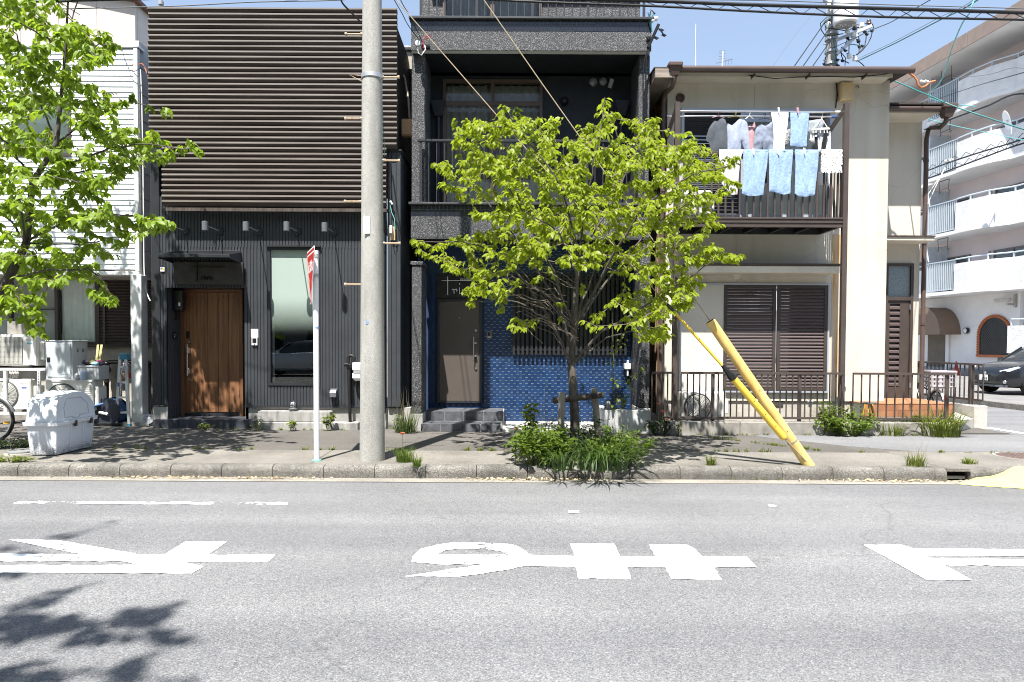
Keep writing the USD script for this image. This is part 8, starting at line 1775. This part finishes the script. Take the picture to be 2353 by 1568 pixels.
# wires in the gap beside the white house
cable('pale cable hanging down the gap between the white house and the louvres', [(322, 160, 12.15), (325, 200, 12.15), (329, 400, 12.15), (331, 600, 12.15), (335, 660, 12.15), (346, 692, 12.1)], .011, white_pl)
cable('orange wire at the top corner of the white house', [(298, 140, 12.0), (310, 150, 12.0), (324, 146, 11.9), (340, 176, 11.7)], .006, mat('orange_wire_look', (.5, .13, .05), .5))
cable('black drop wires tangled at the white house corner', [(280, 110, 12.0), (292, 150, 12.0), (306, 165, 12.0), (330, 150, 11.8), (338, 176, 11.7)], .006, cab)
rp = thing('roof_vent_pipe', 'small vent pipe standing on top of the louvre screen', 'pipe', loc=P3(370, 14, 12.2))
part(rp, 'pipe', rod(P3(370, 20, 12.0), P3(369, -12, 12.0), .03, 10), grey_pl); part(rp, 'collar', rod(P3(370, 12, 12.0), P3(370, 4, 12.0), .045, 10), grey_pl)
# second pole behind the beige roof
y2 = 17.2; px2, pz2 = X(1911, 80, y2), 0
p2 = thing('utility_pole', 'distant utility pole with transformer and insulators behind the beige house roof', 'utility pole', loc=(px2, y2, 0))
part(p2, 'shaft', tube([(px2, y2, -.05), (px2, y2, 6), (px2 + .0, y2, 12.5)], [.17, .145, .115], 24), pole_m, smooth=35)
T2 = lambda x, y, dy=0: P3(*zr(x, y), y2 + dy)
part(p2, 'transformer', lathe([(0, 0), (.22, .0), (.27, .03), (.285, .1), (.285, 1.6), (0, 1.6)], 28, P3(1943, 58, y2 - .5)), white_pl, smooth=35)
c_ = P3(1943, 58, y2 - .5)
m = meshkit.text_mesh('20-30', .12, .003, True); v, f = np.array(m.vertices), np.array(m.faces); part(p2, 'transformer_number', (np.stack([c_[0] - .19 + v[:, 0], c_[1] - .05 + v[:, 1], c_[2] - .004 - v[:, 2]], -1), f), mat('transformer_digit_look', (.75, .75, .75), .5))
part(p2, 'transformer_base', lathe([(0, -.001), (.225, -.001), (.225, .004), (0, .004)], 28, c_), grey_pl)
part(p2, 'cable_cover', box(T2(656, 0)[0], T2(680, 0)[0], y2 - .12, y2, T2(0, 270)[2], T2(0, -40)[2], .01), white_pl)
for yy in (30, 235, 295, 340, 448, 552): part(p2, 'band', lathe([(.15, -.03), (.16, -.03), (.16, .03), (.15, .03)], 20, (px2, y2, T2(700, yy)[2])), galv)
for a_, b_ in (((735, 350), (1045, 225)), ((745, 470), (925, 300)), ((660, 40), (760, 110))): part(p2, 'cross_arm', bar(T2(*a_, -.15), T2(*b_, -.3), .07, .07), galv)
ins = mat('porcelain_brown_look', (.06, .04, .035), .3); insw = white_pl
for (x, y, m_) in ((1020, 205, ins), (960, 232, insw), (898, 255, ins), (835, 280, insw), (885, 318, insw), (850, 500, insw), (900, 520, insw)): part(p2, 'insulator', lathe([(0, .1), (.04, .1), (.055, .06), (.05, .03), (.065, 0), (0, -.03)], 12, T2(x, y, -.25)), m_, smooth=35)
for (x, y) in ((1047, 263), (985, 270), (1003, 292), (838, 325), (860, 345), (930, 345), (932, 357), (970, 393), (942, 403), (800, 412), (820, 432), (848, 466), (902, 484), (752, 512), (796, 520), (755, 560), (640, 550), (690, 170), (645, 12)): part(p2, 'clamp', hull([T2(x, y, -.2) + np.array(o) for o in ((-.06, 0, .02), (.06, 0, .0), (0, .05, .05), (0, -.05, -.05), (.03, .03, -.04), (-.04, 0, -.04))]), cab)
lo = [[(690, 165), (640, 200), (650, 240), (720, 250), (820, 265), (900, 240), (960, 235)], [(655, 150), (605, 200), (612, 260), (640, 300), (700, 310), (800, 290)], [(700, 150), (760, 200), (850, 220), (940, 212), (1020, 200)], [(1050, 265), (1040, 320), (1010, 380), (960, 440), (905, 484)], [(1050, 205), (1060, 240), (1050, 262)], [(1000, 292), (995, 340), (985, 395), (940, 450), (905, 484)], [(835, 290), (840, 330), (820, 380), (800, 412)], [(930, 290), (935, 345), (940, 400), (935, 450), (905, 480)], [(780, 440), (785, 480), (800, 520), (850, 545)], [(850, 345), (850, 400), (848, 466)], [(920, 520), (960, 550), (985, 575)], [(640, 550), (645, 500), (665, 470), (700, 455)]]
for k, l in enumerate(lo): part(p2, 'jumper_cable', tube([T2(*q_, -.2 - .02 * (k % 3)) for q_ in l], .012, 5), cab, smooth=True)
for l in ([(705, 310), (720, 380), (735, 440), (735, 560)], [(840, 390), (880, 382), (950, 395)], [(780, 450), (820, 500), (815, 565)], [(690, 150), (640, 180), (615, 230)]): part(p2, 'teal_jumper', tube([T2(*q_, -.22) for q_ in l], .011, 5), teal, smooth=True)
part(p2, 'step_bolt', [rod(T2(632, 380), T2(668, 384), .015, 6), rod(T2(628, 520), T2(668, 526), .015, 6)], galv)
for lab, pts, r, m_ in (('thin wire rising left of the distant pole, longest', [(*zr(200, 565), 18), (*zr(420, 260), 18.5), (*zr(630, 0), 19), (1915, -60, 19)], .005, greyw),
    ('first black wire sloping to the distant pole from the roof', [(*zr(380, 570), 14), (*zr(610, 240), 17), (*zr(660, 165), 17.1)], .012, cab), ('second black wire sloping to the distant pole', [(*zr(455, 570), 14), (*zr(655, 285), 17), (*zr(690, 235), 17.1)], .012, cab), ('third black wire sloping to the distant pole, lowest', [(*zr(538, 570), 14), (*zr(665, 388), 17), (*zr(690, 350), 17.1)], .012, cab),
    ('black wire from the distant pole top rising to the right', [(*zr(700, 420), 17.1), (*zr(1050, 258), 15), (*zr(1250, 170), 14), (*zr(1545, 2), 13), (2320, -60, 12)], .008, cab),
    ('teal cable with hangers sweeping right from the distant pole', [(*zr(915, 530), 17), (*zr(1200, 395), 15), (*zr(1430, 278), 14), (*zr(1700, 140), 13), (*zr(1910, 28), 12), (2400, -60, 11)], .012, teal), ('messenger wire above the sweeping teal cable', [(*zr(915, 510), 17), (*zr(1190, 382), 15), (*zr(1420, 262), 14), (*zr(1690, 120), 13), (*zr(1905, 8), 12), (2400, -80, 11)], .005, greyw),
    ('pale teal drop wire hanging from the road cables past the apartment', [(*zr(1925, 0), 9), (*zr(1890, 110), 9), (*zr(1835, 180), 9.5), (*zr(1740, 400), 11), (*zr(1690, 560), 12), (*zr(1640, 700), 13), (*zr(1540, 840), 15), (2240, 245, 16)], .010, mat('pale_teal_cable_look', (.12, .42, .42), .5)),
    ('thick teal cable from the beige eave to the right edge', [(*zr(1207, 682), 12.6), (*zr(1400, 765), 12.2), (*zr(1620, 857), 11.6), (*z5(665, 672), 11.4), (*z5(880, 745), 11), (*z5(1091, 812), 10.5), (2480, 330, 10)], .012, teal),
    ('black cable across the third apartment balcony', [(*z5(466, 815), 15), (*z5(590, 765), 14), (*z5(850, 670), 12.5), (*z5(1091, 588), 11), (2480, 300, 10)], .016, cab), ('upper of the two looped black cables across the apartment', [(*z5(484, 1072), 15), (*z5(680, 1000), 13.5), (*z5(900, 930), 12.3), (*z5(1091, 868), 11), (2480, 270, 10)], .014, cab),
    ('lower of the two looped black cables across the apartment', [(*z5(484, 1122), 15), (*z5(700, 1040), 13.5), (*z5(900, 965), 12.3), (*z5(1091, 898), 11), (2480, 290, 10)], .014, cab), ('thin wire across the top apartment balcony, upper', [(*z5(640, 490), 20), (*z5(860, 470), 15), (*z5(1091, 430), 12), (2470, 225, 10)], .006, greyw), ('thin wire across the top apartment balcony, lower', [(*z5(500, 640), 18), (*z5(760, 550), 15), (*z5(1091, 455), 11), (2480, 130, 10)], .008, cab),
    ('faint wire below the thick teal cable', [(*z5(470, 740), 15), (*z5(700, 800), 13), (*z5(900, 840), 12), (*z5(1050, 872), 11), (2480, 350, 10)], .006, mat('pale_teal_cable_look', (.12, .42, .42))), ('first white string slanting by the apartment downpipe', [(*z5(484, 1228), 14), (*z5(570, 1095), 14), (*z5(612, 1020), 14)], .006, white_pl), ('second white string slanting by the apartment downpipe', [(*z5(484, 1285), 14), (*z5(575, 1095), 14), (*z5(620, 1020), 14)], .006, white_pl)):
    t, w = cable(lab, pts, r, m_)
    if 'looped' in lab: part(t, 'loops', [tube([w[i], (w[i] + w[i + 2]) / 2 + [0, 0, .09], w[i + 2]], .005, 4) for i in range(0, 21, 2)], cab, kind='stuff')
c_ = P3(*z5(612, 1015), 14); si = thing('cable_insulators', 'white insulators where the looped cables meet by the downpipe', 'insulator', loc=c_)
for k in range(4): part(si, 'insulator', sph(c_ + [.04 * k - .06, -.03, .03 * (k % 2)], .03, 1), white_pl, smooth=True)
od = thing('orange_wire_end', 'orange insulated wire end with white insulators under the right end of the eave', 'wire', loc=P3(*zr(1400, 650), 11.6))
part(od, 'orange_sleeve', tube([P3(*zr(*q_), 11.6) for q_ in ((1360, 625), (1410, 660), (1432, 690), (1440, 730), (1470, 755), (1510, 740), (1540, 710), (1590, 695))], .016, 7), mat('orange_sleeve_look', (.5, .17, .07), .5), smooth=True)
part(od, 'insulator', [sph(P3(*zr(1470 + 18 * k, 700 + 4 * (k % 2)), 11.6), .025, 1) for k in range(4)], white_pl, smooth=True)
wi = thing('wall_insulator', 'black bracket with white insulators and cables on the right corner of the upper black balcony', 'insulator', loc=P3(*zm(1600, 200, 1600, 0), 11.5))
q = lambda x, y, Y=11.52: P3(*zm(x, y, 1600, 0), Y)
part(wi, 'bracket', rod(q(1555, 300), q(1622, 155), .028, 8), black_plastic); part(wi, 'insulator', [sph(q(1605, 118), .04, 2), sph(q(1585, 130), .03, 2)], white_pl, smooth=True)
for x, y in ((1607, 240), (1655, 222), (1560, 235), (1640, 190)): part(wi, 'clamp', hull([q(x, y) + np.array(o) for o in ((-.05, 0, .0), (.05, 0, .0), (0, .04, .05), (0, -.04, -.05))]), black_plastic)
for l in ([(1555, 310), (1535, 370), (1525, 420), (1525, 800)], [(1565, 300), (1545, 360), (1542, 420), (1540, 820)], [(1570, 180), (1560, 130), (1575, 60), (1600, 90)], [(1622, 180), (1640, 200), (1655, 222)], [(1600, 230), (1560, 270), (1560, 300)]): part(wi, 'cable', tube([q(*p_) for p_ in l], .012, 5), black_plastic, smooth=True)
for l in ([(1555, 80), (1575, 150), (1580, 200)], [(1590, 85), (1570, 140)]): part(wi, 'teal_cable', tube([q(*p_) for p_ in l], .01, 5), teal)
an = thing('roof_antenna', 'thin whip antenna on the beige house roof', 'antenna', loc=P3(1598, 152, 15)); part(an, 'mast', tube([P3(1598, 170, 15), P3(1598, 100, 15), P3(1599, 55, 15)], [.016, .012, .005], 6), white_post)
an = thing('roof_antenna', 'small television antenna on a mast beyond the beige house roof', 'antenna', loc=P3(1660, 152, 18)); part(an, 'mast', rod(P3(1659, 170, 18), P3(1661, 118, 18), .018, 6), white_post)
part(an, 'elements', [rod(P3(1652, 118 + 6 * k, 18), P3(1667, 117 + 6 * k, 18), .006, 4) for k in range(4)] + [rod(P3(1645, 146, 18), P3(1684, 136, 18), .008, 4)] + [rod(P3(1660 + 7 * k, 150 - k, 18), P3(1660 + 7 * k, 138 - k, 18), .005, 4) for k in range(4)], greyw)
